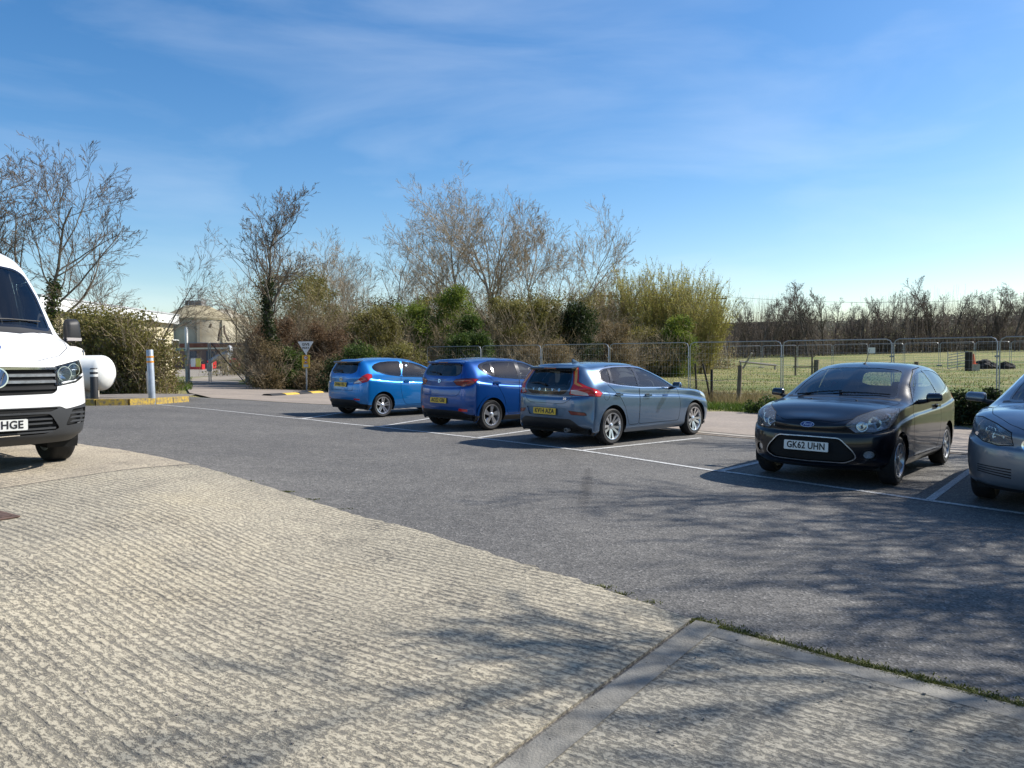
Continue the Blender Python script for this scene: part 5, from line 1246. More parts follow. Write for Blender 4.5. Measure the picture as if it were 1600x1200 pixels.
def grow_tree(seed, H, trunk_r, levels=4, spread=.75, up=.12, nkids=(7, 6, 5, 4), ratio=(.55, .5, .45, .4), stems=1, lean=(0, 0), first=.3, wig=.12, rmin=.005, stemspread=.35):
    """bare tree: returns thick paths [(points, radii)] and thin sticks"""
    rr = random.Random(seed); thick, thin = [], []
    def grow(p, d, L, r, lev):
        n = max(3, min(9, int(L / .35) + 2)) if lev < 3 else (3 if lev == 3 else 2); pts, rad = [p.copy()], [r]; tip = max(rmin, r * (.22 if lev == 0 else .3))
        for i in range(n):
            d = (d + Vector((rr.gauss(0, wig * (1 if lev < 2 else .6)), rr.gauss(0, wig * (1 if lev < 2 else .6)), rr.gauss(0, wig * .5) + up * (.45 if lev else .2)))).normalized()
            p = p + d * (L / n); pts.append(p.copy()); rad.append(r + (tip - r) * (i + 1) / n)
        if lev <= 1 and r > .02: thick.append((pts, rad))
        else:
            for i in range(n): thin.append((*pts[i], *pts[i + 1], rad[i], rad[i + 1]))
        if lev < levels:
            k = nkids[min(lev, len(nkids) - 1)]; k = max(1, int(k * rr.uniform(.75, 1.3)))
            for c in range(k):
                t = first + (1 - first) * ((c + rr.random()) / k) if lev == 0 else .15 + .85 * ((c + rr.random()) / k)
                i = min(n - 1, int(t * n)); f = t * n - i; q = pts[i].lerp(pts[i + 1], f); rq = rad[i] + (rad[i + 1] - rad[i]) * f
                dd = (pts[i + 1] - pts[i]).normalized(); ax = dd.cross(Vector((rr.gauss(0, 1), rr.gauss(0, 1), rr.gauss(0, 1)))).normalized()
                ang = spread * rr.uniform(.6, 1.25) * (1 if lev < 3 else .75); nd = (Matrix.Rotation(ang, 3, ax) @ dd)
                if lev == 0 and nd.z < .05: nd.z = abs(nd.z) + .1; nd.normalize()
                grow(q, nd, L * ratio[min(lev, len(ratio) - 1)] * rr.uniform(.7, 1.2) * (1.15 - .5 * t), max(rmin, rq * rr.uniform(.5, .68)), lev + 1)
    for s_ in range(stems):
        a = 2 * math.pi * s_ / stems + rr.random(); o = Vector((math.cos(a), math.sin(a), 0)) * (trunk_r * 1.6 if stems > 1 else 0)
        d = Vector((lean[0] + (math.cos(a) * stemspread if stems > 1 else 0), lean[1] + (math.sin(a) * stemspread if stems > 1 else 0), 1)).normalized()
        grow(o + Vector((0, 0, -.1)), d, H * (rr.uniform(.8, 1.0) if s_ else 1.0), trunk_r * (rr.uniform(.6, .9) if s_ else 1), 0)
    return thick, thin
def tree_mesh(thick, thin, bark, twig):
    b = MB()
    for pts, rad in thick: b.tube(pts, rad, 7 if rad[0] > .06 else 5, False)
    tm = b.mesh('trunk', bark, True); cm = segmesh('crown', thin, twig, 3)
    return tm, cm
def tree_obj(name, loc, meshes, label, cat='tree', group=None, rz=0, sc=1.0):
    o = empty(name, loc, rz); o.scale = (sc, sc, sc)
    for nm, me in meshes: link(nm, me, o)
    return props(o, label, cat, group)
def blob_points(rng, lumps, n, shell=.35):
    """points spread through the outer part of a set of ellipsoids (x,y,z,rx,ry,rz)"""
    L = np.array(lumps, float); w = (L[:, 3] * L[:, 4] + L[:, 3] * L[:, 5] + L[:, 4] * L[:, 5]); w /= w.sum(); k = rng.choice(len(L), n, p=w)
    d = rng.normal(size=(n, 3)); d /= np.linalg.norm(d, axis=1, keepdims=True); r_ = 1 - shell * rng.random((n, 1)) ** 1.5 + rng.normal(0, .05, (n, 1))
    return L[k, :3] + d * r_ * L[k, 3:6] + rng.normal(0, 1, (n, 3)) * L[k, 3:6] * .16
def lump_set(rng, rx, ry, h, n, r):
    """lumps filling a dome-shaped bush"""
    out = []
    for i in range(n):
        a = rng.uniform(0, 2 * math.pi); q = math.sqrt(rng.random()); z = rng.random()
        k = math.sqrt(max(0, 1 - (z * .85) ** 2)); s = r * rng.uniform(.7, 1.3)
        out.append((rx * q * k * math.cos(a) * .85, ry * q * k * math.sin(a) * .85, max(s * .5, h * z - s * .5), s, s, s * rng.uniform(.7, 1.1)))
    return out
def twig_sprays(rng, rx, ry, h, n, r=.007, droop=0.0, out=.5):
    """upright crooked twigs rising from the base of a bush"""
    S = []
    for i in range(n):
        a = rng.uniform(0, 2 * math.pi); q = math.sqrt(rng.random()); p = np.array([rx * q * .75 * math.cos(a), ry * q * .75 * math.sin(a), rng.uniform(0, h * .35)])
        d = np.array([math.cos(a) * q * out, math.sin(a) * q * out, 1.0]) + rng.normal(0, .25, 3); d /= np.linalg.norm(d)
        L_ = h * rng.uniform(.35, .85) * math.sqrt(max(.15, 1 - (.8 * q) ** 2)); k = 4
        for j in range(k):
            d = d + rng.normal(0, .16, 3); d[2] -= droop * j; d /= np.linalg.norm(d); e = p + d * L_ / k; r0, r1 = r * (1.6 - 1.2 * j / k), r * (1.6 - 1.2 * (j + 1) / k)
            S.append((*p, *e, r0, r1))
            for _ in range(2):
                t = d + rng.normal(0, .55, 3); t /= np.linalg.norm(t); g = p + (e - p) * rng.random(); f_ = g + t * L_ * rng.uniform(.12, .3); S.append((*g, *f_, r * .6, r * .3))
            p = e
    return S
BARK = mat('bark_grey', (.13, .115, .09), .9, vary=.35, scale=6, bump=.5, bscale=25)
BARK_P = mat('bark_pale', (.33, .30, .24), .9, vary=.35, scale=5, bump=.4, bscale=25)
TWIG = mat('twig_brown', (.14, .105, .07), .85, vary=.3, scale=3)
TWIG_P = mat('twig_pale', (.34, .265, .17), .85, vary=.3, scale=3)
TWIG_D = mat('twig_dark', (.12, .095, .075), .9, vary=.3, scale=2)
TWIG_Y = mat('twig_willow', (.30, .25, .09), .8, vary=.3, scale=2)
LEAF_IVY = leafmat('ivy_leaf', (.022, .045, .012), (.11, .16, .03), 1.6)
LEAF_DARK = leafmat('dark_leaf', (.012, .022, .008), (.05, .072, .02), 1.6)
LEAF_OLIVE = leafmat('olive_leaf', (.085, .078, .022), (.27, .245, .07), 1.2)
LEAF_BROWN = leafmat('brown_leaf', (.10, .072, .034), (.28, .21, .105), 1.4)
LEAF_RED = leafmat('red_brown_leaf', (.09, .056, .032), (.23, .145, .08), 1.4)
LEAF_WILLOW = leafmat('willow_leaf', (.26, .255, .05), (.50, .46, .12), .5)
LEAF_BUD = leafmat('bud_leaf', (.11, .11, .03), (.21, .19, .06), .5)
LEAF_FRESH = leafmat('fresh_leaf', (.07, .11, .018), (.24, .29, .045), 1.2)
GRASS = leafmat('grass_blade', (.045, .085, .012), (.15, .21, .03), .8, .35)
STRAW = leafmat('straw_blade', (.16, .12, .05), (.36, .28, .13), .8, .3)

def px_h(py_top, D, px, zbase):
    """height above zbase of a thing whose top is seen at photo row py_top"""
    return at(px, py_top, D).z - zbase
rng = np.random.default_rng(7)
TREES_L = 'bare trees behind the left hedge'; TREES_M = 'bare trees rising above the scrub'; TREES_F = 'bare trees along the far side of the field'; TREES_S = 'trees beside the camera that shade the ground'
def bare(px, D, ytop, seed, label, group, name='bare_tree', bark=BARK, twig=TWIG, base=None, rf=.016, ivy=None, **kw):
    p = gnd(px, D); H = px_h(ytop, D, px, p.z)
    th, tn = grow_tree(seed, H * .80, H * rf, **kw)
    zmax = max(max(s[5] for s in tn), max(max(q.z for q in a) for a, b in th)); f = H / zmax
    tm, cm = tree_mesh(th, tn, bark, twig)
    o = tree_obj(name, p, [('trunk', tm), ('crown', cm)], label, 'tree', group, 0, f); o.children[1]['kind'] = 'stuff'
    if ivy:
        C = np.concatenate([np.array(th[0][0][0].lerp(th[0][0][1], 0)) + rng.normal(0, 1, (0, 3))] + [np.array(a_.lerp(b_, t)) + rng.normal(0, 1, (60, 3)) * [ivy[1], ivy[1], .12] for a_, b_ in zip(th[0][0], th[0][0][1:]) for t in np.linspace(0, 1, 9) if a_.lerp(b_, t).z < ivy[0] * zmax])
        link('ivy', leafmesh('ivy', C, .055 / f, ivy[2], rng), o)['kind'] = 'stuff'
    return o
# left: tall multi-stemmed tree, its neighbour, and the small one by the tank
t1 = bare(66, 27, 212, 3, 'tallest bare tree at the left, with upright ivied trunk above the van', TREES_L, levels=5, stems=3, spread=.70, up=.12, nkids=(9, 7, 6, 4, 3), ratio=(.60, .56, .52, .5, .5), rmin=.0055, rf=.012, stemspread=.2, ivy=(.42, .14, LEAF_IVY))
bare(205, 26, 338, 8, 'slender bare tree with arching branches above the left hedge', TREES_L, levels=5, stems=3, spread=.7, up=.08, nkids=(7, 6, 5, 3, 3), ratio=(.65, .55, .52, .5, .5), rmin=.004, rf=.009, stemspread=.5)
bare(-70, 25, 255, 12, 'bare tree at the left edge, mostly behind the van', TREES_L, levels=4, stems=2, spread=.7, nkids=(9, 6, 5, 3), rmin=.006, stemspread=.3)
t3 = bare(440, 34, 286, 21, 'lone bare tree with ivy-dark trunk behind the gate', TREES_M, levels=5, stems=1, spread=.72, up=.12, nkids=(14, 7, 5, 4, 3), ratio=(.48, .54, .52, .5, .5), first=.38, rmin=.006, rf=.016, lean=(-.02, 0), ivy=(.52, .14, LEAF_DARK))
bare(442, 40, 385, 33, 'small bare tree arching left beside the round tank', TREES_M, levels=4, stems=2, spread=.6, up=.08, nkids=(6, 5, 4, 3), rmin=.006, rf=.010, lean=(-.5, 0), stemspread=.14)
bare(598, 50, 292, 41, 'pale multi-stemmed bare tree left of the tallest one', TREES_M, bark=BARK_P, twig=TWIG_P, levels=5, stems=4, spread=.72, up=.14, nkids=(8, 7, 6, 4, 3), ratio=(.58, .55, .52, .5, .5), rmin=.006, rf=.010, stemspread=.40, first=.3)
bare(756, 52, 240, 47, 'tallest pale bare tree in the middle, leaning left', TREES_M, bark=BARK_P, twig=TWIG_P, levels=5, stems=2, spread=.74, up=.14, nkids=(12, 8, 6, 4, 3), ratio=(.58, .55, .52, .5, .5), rmin=.0065, rf=.013, lean=(-.16, 0), stemspread=.26, first=.3)
bare(838, 53, 298, 52, 'broad pale bare tree right of the tallest one', TREES_M, bark=BARK_P, twig=TWIG_P, levels=5, stems=4, spread=.74, up=.14, nkids=(8, 7, 6, 4, 3), ratio=(.58, .55, .52, .5, .5), rmin=.0065, rf=.010, stemspread=.45, first=.3)
bare(690, 58, 350, 57, 'slim pale bare tree between the two tall ones', TREES_M, bark=BARK_P, twig=TWIG_P, levels=5, stems=3, spread=.68, up=.14, nkids=(8, 7, 5, 4, 3), ratio=(.55, .54, .52, .5, .5), rmin=.006, rf=.010, stemspread=.28)
bare(908, 60, 372, 59, 'low pale bare tree beside the willows', TREES_M, bark=BARK_P, twig=TWIG_P, levels=5, stems=3, spread=.68, up=.14, nkids=(8, 7, 5, 4, 3), ratio=(.55, .54, .52, .5, .5), rmin=.006, rf=.009, stemspread=.42)

# scrub: rounded bushes of leaf and twig. kinds share their meshes
def bush_kind(leaf, size, dens, tdens, twig, lump=.55, shell=.5, out=.5, twr=.008):
    return dict(leaf=leaf, size=size, dens=dens, tdens=tdens, twig=twig, lump=lump, shell=shell, out=out, twr=twr)
def bush(K, px, D, ytop, wpx, label, group=None, name='bush'):
    """one bush built at its own size: leafy lumps plus crooked stems"""
    g = np.random.default_rng(int(px * 7 + ytop)); p = gnd(px, D); H = max(.4, px_h(ytop, D, px, p.z)); w = wpx * D / FPX / 2; o = empty(name, p)
    lm = min(K['lump'], w * .5, H * .45); n = int(np.clip(w * w * H * 3.2 / lm ** 2.2 * .55, 9, 90)); L = lump_set(g, w, w * .8, H, n, lm)
    area = sum(4 * l[3] * l[5] for l in L); k = (D / 40) ** 2; sz = K['size'] * max(.65, D / 40)
    nl = int(np.clip(area * K['dens'] / k, 800, 26000)); link('foliage', leafmesh('foliage', blob_points(g, L, nl, K['shell']), sz, K['leaf'], g), o)['kind'] = 'stuff'
    nt_ = int(np.clip(w * w * K['tdens'], 14, 900)); link('stems', segmesh('stems', twig_sprays(g, w, w * .8, H * 1.02, nt_, K['twr'] * D / 40, 0, K['out']), K['twig']), o)['kind'] = 'stuff'
    return props(o, label, 'bush', group)
K_olive = bush_kind(LEAF_OLIVE, .050, 300, 60, TWIG_P, .45, .9, .7)
K_brown = bush_kind(LEAF_BROWN, .042, 260, 90, TWIG_P, .42, .95, .9)
K_red = bush_kind(LEAF_RED, .042, 260, 80, TWIG, .42, .95, .9)
K_ivy = bush_kind(LEAF_IVY, .055, 380, 25, TWIG_P, .38, .7, .7)
K_dark = bush_kind(LEAF_DARK, .055, 400, 18, TWIG, .42, .6, .7)
K_fresh = bush_kind(LEAF_FRESH, .048, 320, 45, TWIG_P, .40, .85, .7)
K_grey = bush_kind(LEAF_OLIVE, .045, 110, 75, TWIG_P, .7, .9, .75)
SCR = 'scrub along the back of the car park'
bush(K_grey, 455, 40, 412, 178, 'large rounded grey-olive bush around the ivied tree behind the give way sign', SCR)
bush(K_olive, 500, 43, 432, 130, 'olive bush at the right shoulder of the large rounded bush', SCR)
bush(K_red, 434, 36, 492, 110, 'reddish brown bramble mound right of the gate post', SCR)
bush(K_brown, 420, 33, 530, 58, 'dark bramble hugging the right gate post', SCR)
bush(K_red, 508, 36, 505, 100, 'reddish bramble behind the give way sign', SCR)
bush(K_ivy, 452, 34.0, 545, 60, 'low green ivy left of the give way sign', SCR)
bush(K_brown, 508, 33.8, 562, 80, 'low brown bramble below the give way sign', SCR)
bush(K_brown, 484, 33.4, 578, 62, 'low bramble at the foot of the give way sign', SCR)
bush(K_ivy, 562, 32.5, 540, 90, 'glossy green ivy mound behind the bright blue car', SCR)
bush(K_dark, 528, 31.8, 560, 70, 'dark green ivy clump left of the bright blue car', SCR)
bush(K_olive, 615, 33, 538, 120, 'olive bramble above the bright blue car roof', SCR)
bush(K_olive, 585, 39, 478, 120, 'olive scrub left of the bright green ivied bush', SCR)
bush(K_fresh, 640, 41.5, 470, 110, 'green scrub between olive bush and ivied bush', SCR)
bush(K_fresh, 712, 42, 447, 92, 'bright yellow-green ivied bush in the middle', SCR)
bush(K_ivy, 735, 41, 490, 60, 'green ivy at the right foot of the bright green bush', SCR)
bush(K_olive, 790, 43, 462, 110, 'olive scrub right of the bright green bush', SCR)
bush(K_olive, 848, 44, 468, 100, 'olive scrub left of the dark round bush', SCR)
bush(K_dark, 903, 44, 470, 84, 'dark round evergreen bush behind the steel blue car', SCR)
bush(K_brown, 960, 47, 500, 80, 'brown scrub right of the dark round bush', SCR)
bush(K_olive, 680, 46, 462, 150, 'hazy olive scrub behind the bright green bush', SCR)
bush(K_grey, 590, 50, 462, 170, 'pale twiggy thicket under the pale left tree', SCR)
bush(K_grey, 800, 52, 452, 190, 'pale twiggy thicket under the tallest tree', SCR)
bush(K_grey, 890, 54, 455, 150, 'pale twiggy thicket beside the willows', SCR)
bush(K_grey, 700, 56, 446, 150, 'pale twiggy thicket between the tall trees', SCR)
bush(K_ivy, 730, 38, 520, 110, 'low green scrub behind the dark blue car', SCR)
bush(K_brown, 850, 38, 528, 120, 'low brown scrub behind the temporary fence', SCR)
bush(K_olive, 1010, 50, 512, 120, 'low olive scrub under the willows', SCR)
# left hedge beside the tank: three runs of one clipped hedge
hl = []
for px, D in ((120, 23.5), (150, 23.3), (180, 23), (203, 22.9), (224, 22.9)):
    p = gnd(px, D); hl += [(p.x + dx + rng.normal(0, .12), p.y + dy, p.z + z + rng.normal(0, .12), .55, .5, .5) for dx in (-.3, .3) for dy in (0, .8) for z in ((.45, 1.1, 1.75, 2.15) if px < 190 else ((.45, 1.1, 1.6) if px < 215 else (.45, 1.1)))]
p0 = gnd(200, 23); hl = [(a - p0.x, b_ - p0.y, c_ - p0.z, d_, e_, f_) for a, b_, c_, d_, e_, f_ in hl]
hd_ = empty('hedge', p0)
C = blob_points(rng, hl, 30000, .5); link('foliage', leafmesh('foliage', C, .042, LEAF_OLIVE, rng), hd_)
C = blob_points(rng, [l for l in hl if l[2] < 1.6], 12000, .5); link('dead_leaves', leafmesh('dead_leaves', C, .035, LEAF_BROWN, rng), hd_)
S = []
for l in hl[::2]:
    for s_ in twig_sprays(rng, .7, .6, 1.5, 24, .006, 0, .5): S.append((s_[0] + l[0], s_[1] + l[1], s_[2] + l[2] - .5, s_[3] + l[0], s_[4] + l[1], s_[5] + l[2] - .5, s_[6], s_[7]))
link('stems', segmesh('stems', S, TWIG_P), hd_); props(hd_, 'tall brown-olive hedge behind the white gas tank and bollards', 'hedge')
# willows in young leaf: bundles of upright rods with leaf haze
def willow(px, D, ytop, wpx, seed, label, dens=9000):
    g = np.random.default_rng(seed); p = gnd(px, D); H = px_h(ytop, D, px, p.z); w = wpx * D / FPX / 2; S = []; C = []
    for i in range(150):
        a = g.uniform(0, 2 * math.pi); q = math.sqrt(g.random()); d = np.array([math.cos(a) * q * .26, math.sin(a) * q * .26, 1.0]); P = np.array([math.cos(a) * q * w * .6, math.sin(a) * q * w * .6, 0.]); k = 7
        L_ = H * g.uniform(.65, 1.0) * (1 - .25 * q * q); out = np.array([math.cos(a), math.sin(a), 0]) * q * .012
        for j in range(k):
            d = d + g.normal(0, .05, 3) + out; d /= np.linalg.norm(d); E = P + d * L_ / k; r0 = .028 * (1 - .8 * j / k); S.append((*P, *E, r0, .028 * (1 - .8 * (j + 1) / k)))
            if j > 0:
                for _ in range(6):
                    t = d + g.normal(0, .30, 3); t /= np.linalg.norm(t); b0 = P + (E - P) * g.random(); b1 = b0 + t * g.uniform(.4, 1.1); S.append((*b0, *b1, .010, .006))
                    n = 9; C.append(b0 + (b1 - b0) * g.random((n, 1)) + g.normal(0, .05, (n, 3)))
            P = E
    C = np.concatenate(C); C = C[g.random(len(C)) < dens / len(C)] if dens < len(C) else C
    o = empty('willow_tree', p); link('trunk', segmesh('trunk', S, TWIG_Y), o); link('crown', leafmesh('crown', C, .05, LEAF_WILLOW, g), o)
    return props(o, label, 'tree', 'willows in young leaf')
willow(958, 60, 418, 100, 1, 'leftmost yellow-green willow beside the electricity poles', 22000)
willow(1010, 57, 408, 110, 2, 'yellow-green willow with brownish crown in the middle of the clump', 24000)
willow(1062, 58, 403, 110, 3, 'tallest yellow-green willow right of the clump centre', 26000)
willow(1092, 54, 440, 70, 4, 'rightmost low yellow-green willow at the field edge', 16000)
bush(K_fresh, 1058, 50, 492, 70, 'bright green young bush at the foot of the willows', SCR)
# far side of the field
FAR = []
for k in range(5):
    th, tn = grow_tree(100 + k, 8.5, .14, levels=4, spread=.62 if k < 3 else .8, up=.12, nkids=(18, 7, 5, 3), ratio=(.32, .5, .5, .5), first=.22, rmin=.010, wig=.09, stems=1 if k % 2 else 2, stemspread=.12)
    zmax = max(s[5] for s in tn); FAR.append((tree_mesh(th, tn, TWIG_D, TWIG_D), zmax))
rr = random.Random(4)
skyl = [(1165, 470), (1178, 462), (1195, 464), (1210, 455), (1225, 448), (1242, 442), (1262, 434), (1283, 450), (1305, 462), (1325, 470), (1345, 464), (1366, 462), (1384, 452), (1404, 446), (1424, 458), (1452, 430), (1470, 455), (1490, 452), (1510, 455), (1530, 452), (1548, 448), (1568, 452), (1588, 442), (1604, 438), (1625, 445), (1650, 440)]
for i, (px, yt) in enumerate(skyl):
    D = 100 + rr.uniform(0, 16); p = gnd(px, D); H = px_h(yt, D, px, p.z); (tm, cm), zm_ = FAR[i % 5]
    where = 'directly above the black car' if 1230 < px < 1260 else None
    tree_obj('far_tree', p, [('trunk', tm), ('crown', cm)], '%s bare tree from the left in the dark row across the field' % (['first', 'second', 'third', 'fourth', 'fifth', 'sixth', 'seventh', 'eighth', 'ninth', 'tenth', 'eleventh', 'twelfth', 'thirteenth', 'fourteenth', 'fifteenth', 'sixteenth', 'seventeenth', 'eighteenth', 'nineteenth', 'twentieth', 'twenty-first', 'twenty-second', 'twenty-third', 'twenty-fourth', 'twenty-fifth', 'twenty-sixth'][i]), 'tree', TREES_F, rr.uniform(0, 6.28), H / zm_)
# undergrowth and distant woods as masses
g = np.random.default_rng(77); C = []; S = []
for px in range(1120, 1680, 7):
    D = g.uniform(104, 122); p = gnd(px, D); h = g.uniform(2.2, 5.2)
    C.append(np.array([p.x, p.y, p.z]) + np.abs(g.normal(0, 1, (420, 3))) * [0, 0, h * .42] + g.normal(0, 1, (420, 3)) * [1.1, 1.6, .1])
    for _ in range(80):
        b0 = np.array([p.x + g.normal(0, 1.2), p.y + g.normal(0, 2), p.z]); b1 = b0 + [g.normal(0, .7), g.normal(0, .7), h * g.uniform(.6, 1.9)]; S.append((*b0, *b1, .024, .008))
C = np.concatenate(C); o = link('far_undergrowth', leafmesh('far_undergrowth', C, .12, leafmat('far_scrub', (.055, .044, .028), (.11, .09, .052), .12), g)); o['kind'] = 'stuff'; props(o, 'low brown undergrowth below the far row of trees', 'undergrowth')
o = link('far_saplings', segmesh('far_saplings', S, TWIG_D)); o['kind'] = 'stuff'; props(o, 'thin grey saplings between the far trees', 'saplings')
C = []
for i in range(420):
    px = g.uniform(880, 1700); D = g.uniform(220, 420); p = gnd(px, D); r_ = g.uniform(2.5, 5)
    C.append(np.array([p.x, p.y, p.z]) + g.random((60, 3)) * [0, 0, r_ * 1.1] + g.normal(0, 1, (60, 3)) * [r_, r_, .3])
o = link('distant_woods', leafmesh('distant_woods', np.concatenate(C), .4, leafmat('distant_wood', (.12, .12, .11), (.20, .20, .16), .02), g)); o['kind'] = 'stuff'; props(o, 'distant wooded hedgerows on the hillside', 'woods')  # distance haze is put into the leaf colour: lightened and greyed
# scrub closing the gap behind the middle trees
C = []; S = []
for px in range(360, 1130, 6):
    D = g.uniform(62, 74); p = gnd(px, D); h = g.uniform(2.2, 4.6) * (1.2 if 560 < px < 930 else .9)
    C.append(np.array([p.x, p.y, p.z]) + np.abs(g.normal(0, 1, (260, 3))) * [0, 0, h * .45] + g.normal(0, 1, (260, 3)) * [.8, 1.2, .1])
    for _ in range(24):
        b0 = np.array([p.x + g.normal(0, .9), p.y + g.normal(0, 1.5), p.z]); b1 = b0 + [g.normal(0, .6), g.normal(0, .6), h * g.uniform(.6, 1.15)]; S.append((*b0, *b1, .014, .006))
o = link('thicket', leafmesh('thicket', np.concatenate(C), .10, leafmat('thicket_leaf', (.12, .10, .04), (.26, .22, .095), .25), g)); o['kind'] = 'stuff'; props(o, 'hazy brown thicket behind the bushes', 'thicket')
o = link('thicket_rods', segmesh('thicket_rods', S, TWIG_P)); o['kind'] = 'stuff'; props(o, 'pale bare rods standing in the thicket', 'thicket')
# trees out of frame on the right whose bare crowns throw the dappled shade
for i, (x, y, H, sd) in enumerate(((13.4, 9.6, 12.0, 61), (15.8, 11.2, 13.5, 62), (9.7, 5.6, 10.0, 63), (14.4, 8.4, 11.5, 64))):
    th, tn = grow_tree(sd, H * .8, .17, levels=4, stems=2, spread=.7, up=.09, nkids=(12, 8, 6, 4), ratio=(.46, .52, .5, .45), rmin=.010, stemspread=.2)
    tm, cm = tree_mesh(th, tn, BARK, TWIG); tree_obj('bare_tree', (x, y, G(x, y)), [('trunk', tm), ('crown', cm)], ['bare tree just outside the right edge beside the silver-grey car', 'bare tree outside the frame behind the silver-grey car', 'bare tree outside the frame at the near right', 'tall bare tree outside the frame at the far right'][i], 'tree', TREES_S)

# ------------------------------------------------------------------ grass and moss
def blades(name, P, h, w, m, g, lean=.35):
    n = len(P); a = g.uniform(0, 2 * math.pi, n); hh = h * g.uniform(.45, 1.3, n); t = np.stack([np.cos(a), np.sin(a), np.zeros(n)], 1) * (w * g.uniform(.6, 1.3, n))[:, None]
    l = g.normal(0, lean, (n, 3)); l[:, 2] = 0; tip = P + l * hh[:, None] + np.stack([np.zeros(n), np.zeros(n), hh], 1); mid = P + l * hh[:, None] * .35 + np.stack([np.zeros(n), np.zeros(n), hh * .6], 1)
    V = np.stack([P - t, P + t, mid + t * .7, tip, mid - t * .7], 1).reshape(-1, 3); b0 = (np.arange(n) * 5)[:, None]
    F = np.concatenate([b0 + np.array([[0, 1, 2, 4]])]); F3 = b0 + np.array([[4, 2, 3, 3]])
    me = bpy.data.meshes.new(name); me.from_pydata(V.tolist(), [], F.tolist() + (b0 + np.array([[4, 2, 3]])).tolist()); me.materials.append(m)
    o = link(name, me); o['kind'] = 'stuff'; return o
def strip_points(g, pts, width, n, along=None):
    """random ground points in a band to the far side of a plan polyline"""
    P = np.array(pts, float); seg = np.linalg.norm(np.diff(P, axis=0), axis=1); k = g.choice(len(seg), n, p=seg / seg.sum()); t = g.random((n, 1)); q = P[k] + (P[k + 1] - P[k]) * t
    d = (P[k + 1] - P[k]) / seg[k][:, None]; nn = np.stack([-d[:, 1], d[:, 0]], 1); nn *= np.where((nn @ np.array([.71, .70]))[:, None] > 0, 1, -1)
    q = q + nn * (g.random((n, 1)) * width); return np.array([(a, b_, G(a, b_) - .02) for a, b_ in q])
g = np.random.default_rng(9)
far_edge = RD_HI[:6]
o = blades('verge_grass', strip_points(g, far_edge, 2.2, 26000), .17, .010, GRASS, g); props(o, 'bright green grass verge along the road', 'grass')
o = blades('dry_grass', np.concatenate([strip_points(g, [(p[0] + 1.3, p[1] + 1.3) for p in far_edge], 3.6, 22000)]), .38, .007, STRAW, g, .3); props(o, 'straw-coloured dry grass along the fences', 'grass')
P = []
while len(P) < 30000:
    D = 24 + 46 * g.random() ** 1.5; px = g.uniform(640, 1680); q = xat(px, D); s = .71 * q.x + .70 * q.y
    if s > 20.5: P.append((q.x, q.y, G(q.x, q.y) - .03))
P = np.array(P); o = blades('field_tufts', P[:14000], .10, .022, leafmat('field_blade', (.09, .13, .022), (.17, .20, .045), .25, .35), g, .6); props(o, 'green tufts of rough pasture in the field', 'grass')
o = blades('field_straw', P[25000:], .16, .014, STRAW, g, .5); props(o, 'dead straw stalks scattered through the field', 'grass')
# verge by the gate and hedge foot
P = []
for (a, b_, c_, d_, n) in ((185, 300, 590, 610, 4200), (395, 470, 588, 606, 3500), (60, 190, 598, 616, 2500)):
    for _ in range(n):
        q = gp(g.uniform(a, b_), g.uniform(c_, d_)); P.append((q.x, q.y, q.z - .02))
o = blades('gate_verge_grass', np.array(P), .20, .010, GRASS, g); props(o, 'green grass at the hedge foot and beside the gate', 'grass')
# dark low shrubs on the verge at the right
for px, D, wpx, yt, lb in ((1500, 17.2, 66, 607, 'low dark green shrub on the verge between the black and the silver-grey car'), (1548, 16.6, 60, 606, 'dark green shrub behind the silver-grey car mirror'), (1200, 20.6, 60, 622, 'low green weeds on the verge left of the black car')):
    bush(K_dark if px > 1400 else K_ivy, px, D, yt, wpx, lb, 'low shrubs on the verge')
# moss in the joint at the right slab, tufts along the left one
jm = [EDGE[7]] + EDGE2[1:4]; P = []
for a, b_ in zip(jm, jm[1:]):
    a, b_ = Vector(a), Vector(b_); nn = Vector((-(b_ - a).y, (b_ - a).x)).normalized()
    for _ in range(int((b_ - a).length * 4200)):
        q = a + (b_ - a) * g.random() + nn * g.normal(.012, .030) * (.5 + g.random()); P.append((q.x, q.y, G(q.x, q.y) + .0))
for px, py, n in ((442, 769, 220), (478, 781, 120), (530, 796, 60), (385, 752, 60), (925, 918, 260), (955, 929, 200), (1000, 942, 90), (340, 740, 40)):
    q = gp(px, py)
    for _ in range(n): P.append((q.x + g.normal(0, .06), q.y + g.normal(0, .022), q.z))
o = blades('joint_moss', np.array(P), .013, .004, leafmat('moss', (.045, .055, .012), (.16, .165, .03), 5, .2), g, .8); props(o, 'moss and weeds growing in the joint between concrete and asphalt', 'moss')
# loose bits on the ground
P = []
for _ in range(300):
    q = gp(g.uniform(20, 1580), g.uniform(760, 1190) if g.random() < .8 else g.uniform(700, 800)); P.append((q.x, q.y, q.z + .016))
P = np.array(P); k = MB()
for q in P:
    s = g.uniform(.002, .0055); M = Matrix.Translation(q) @ Matrix.Rotation(g.uniform(0, 3), 4, 'Z')
    k.box((-s * 1.3, -s * .8, -s * .3), (s * 1.3, s * .8, s * .6), M)
o = k.build('grit', mat('grit', (.12, .10, .08), .9, col2=(.34, .31, .27), scale=3)); o['kind'] = 'stuff'; props(o, 'loose grit and leaf crumbs on the ground', 'grit')
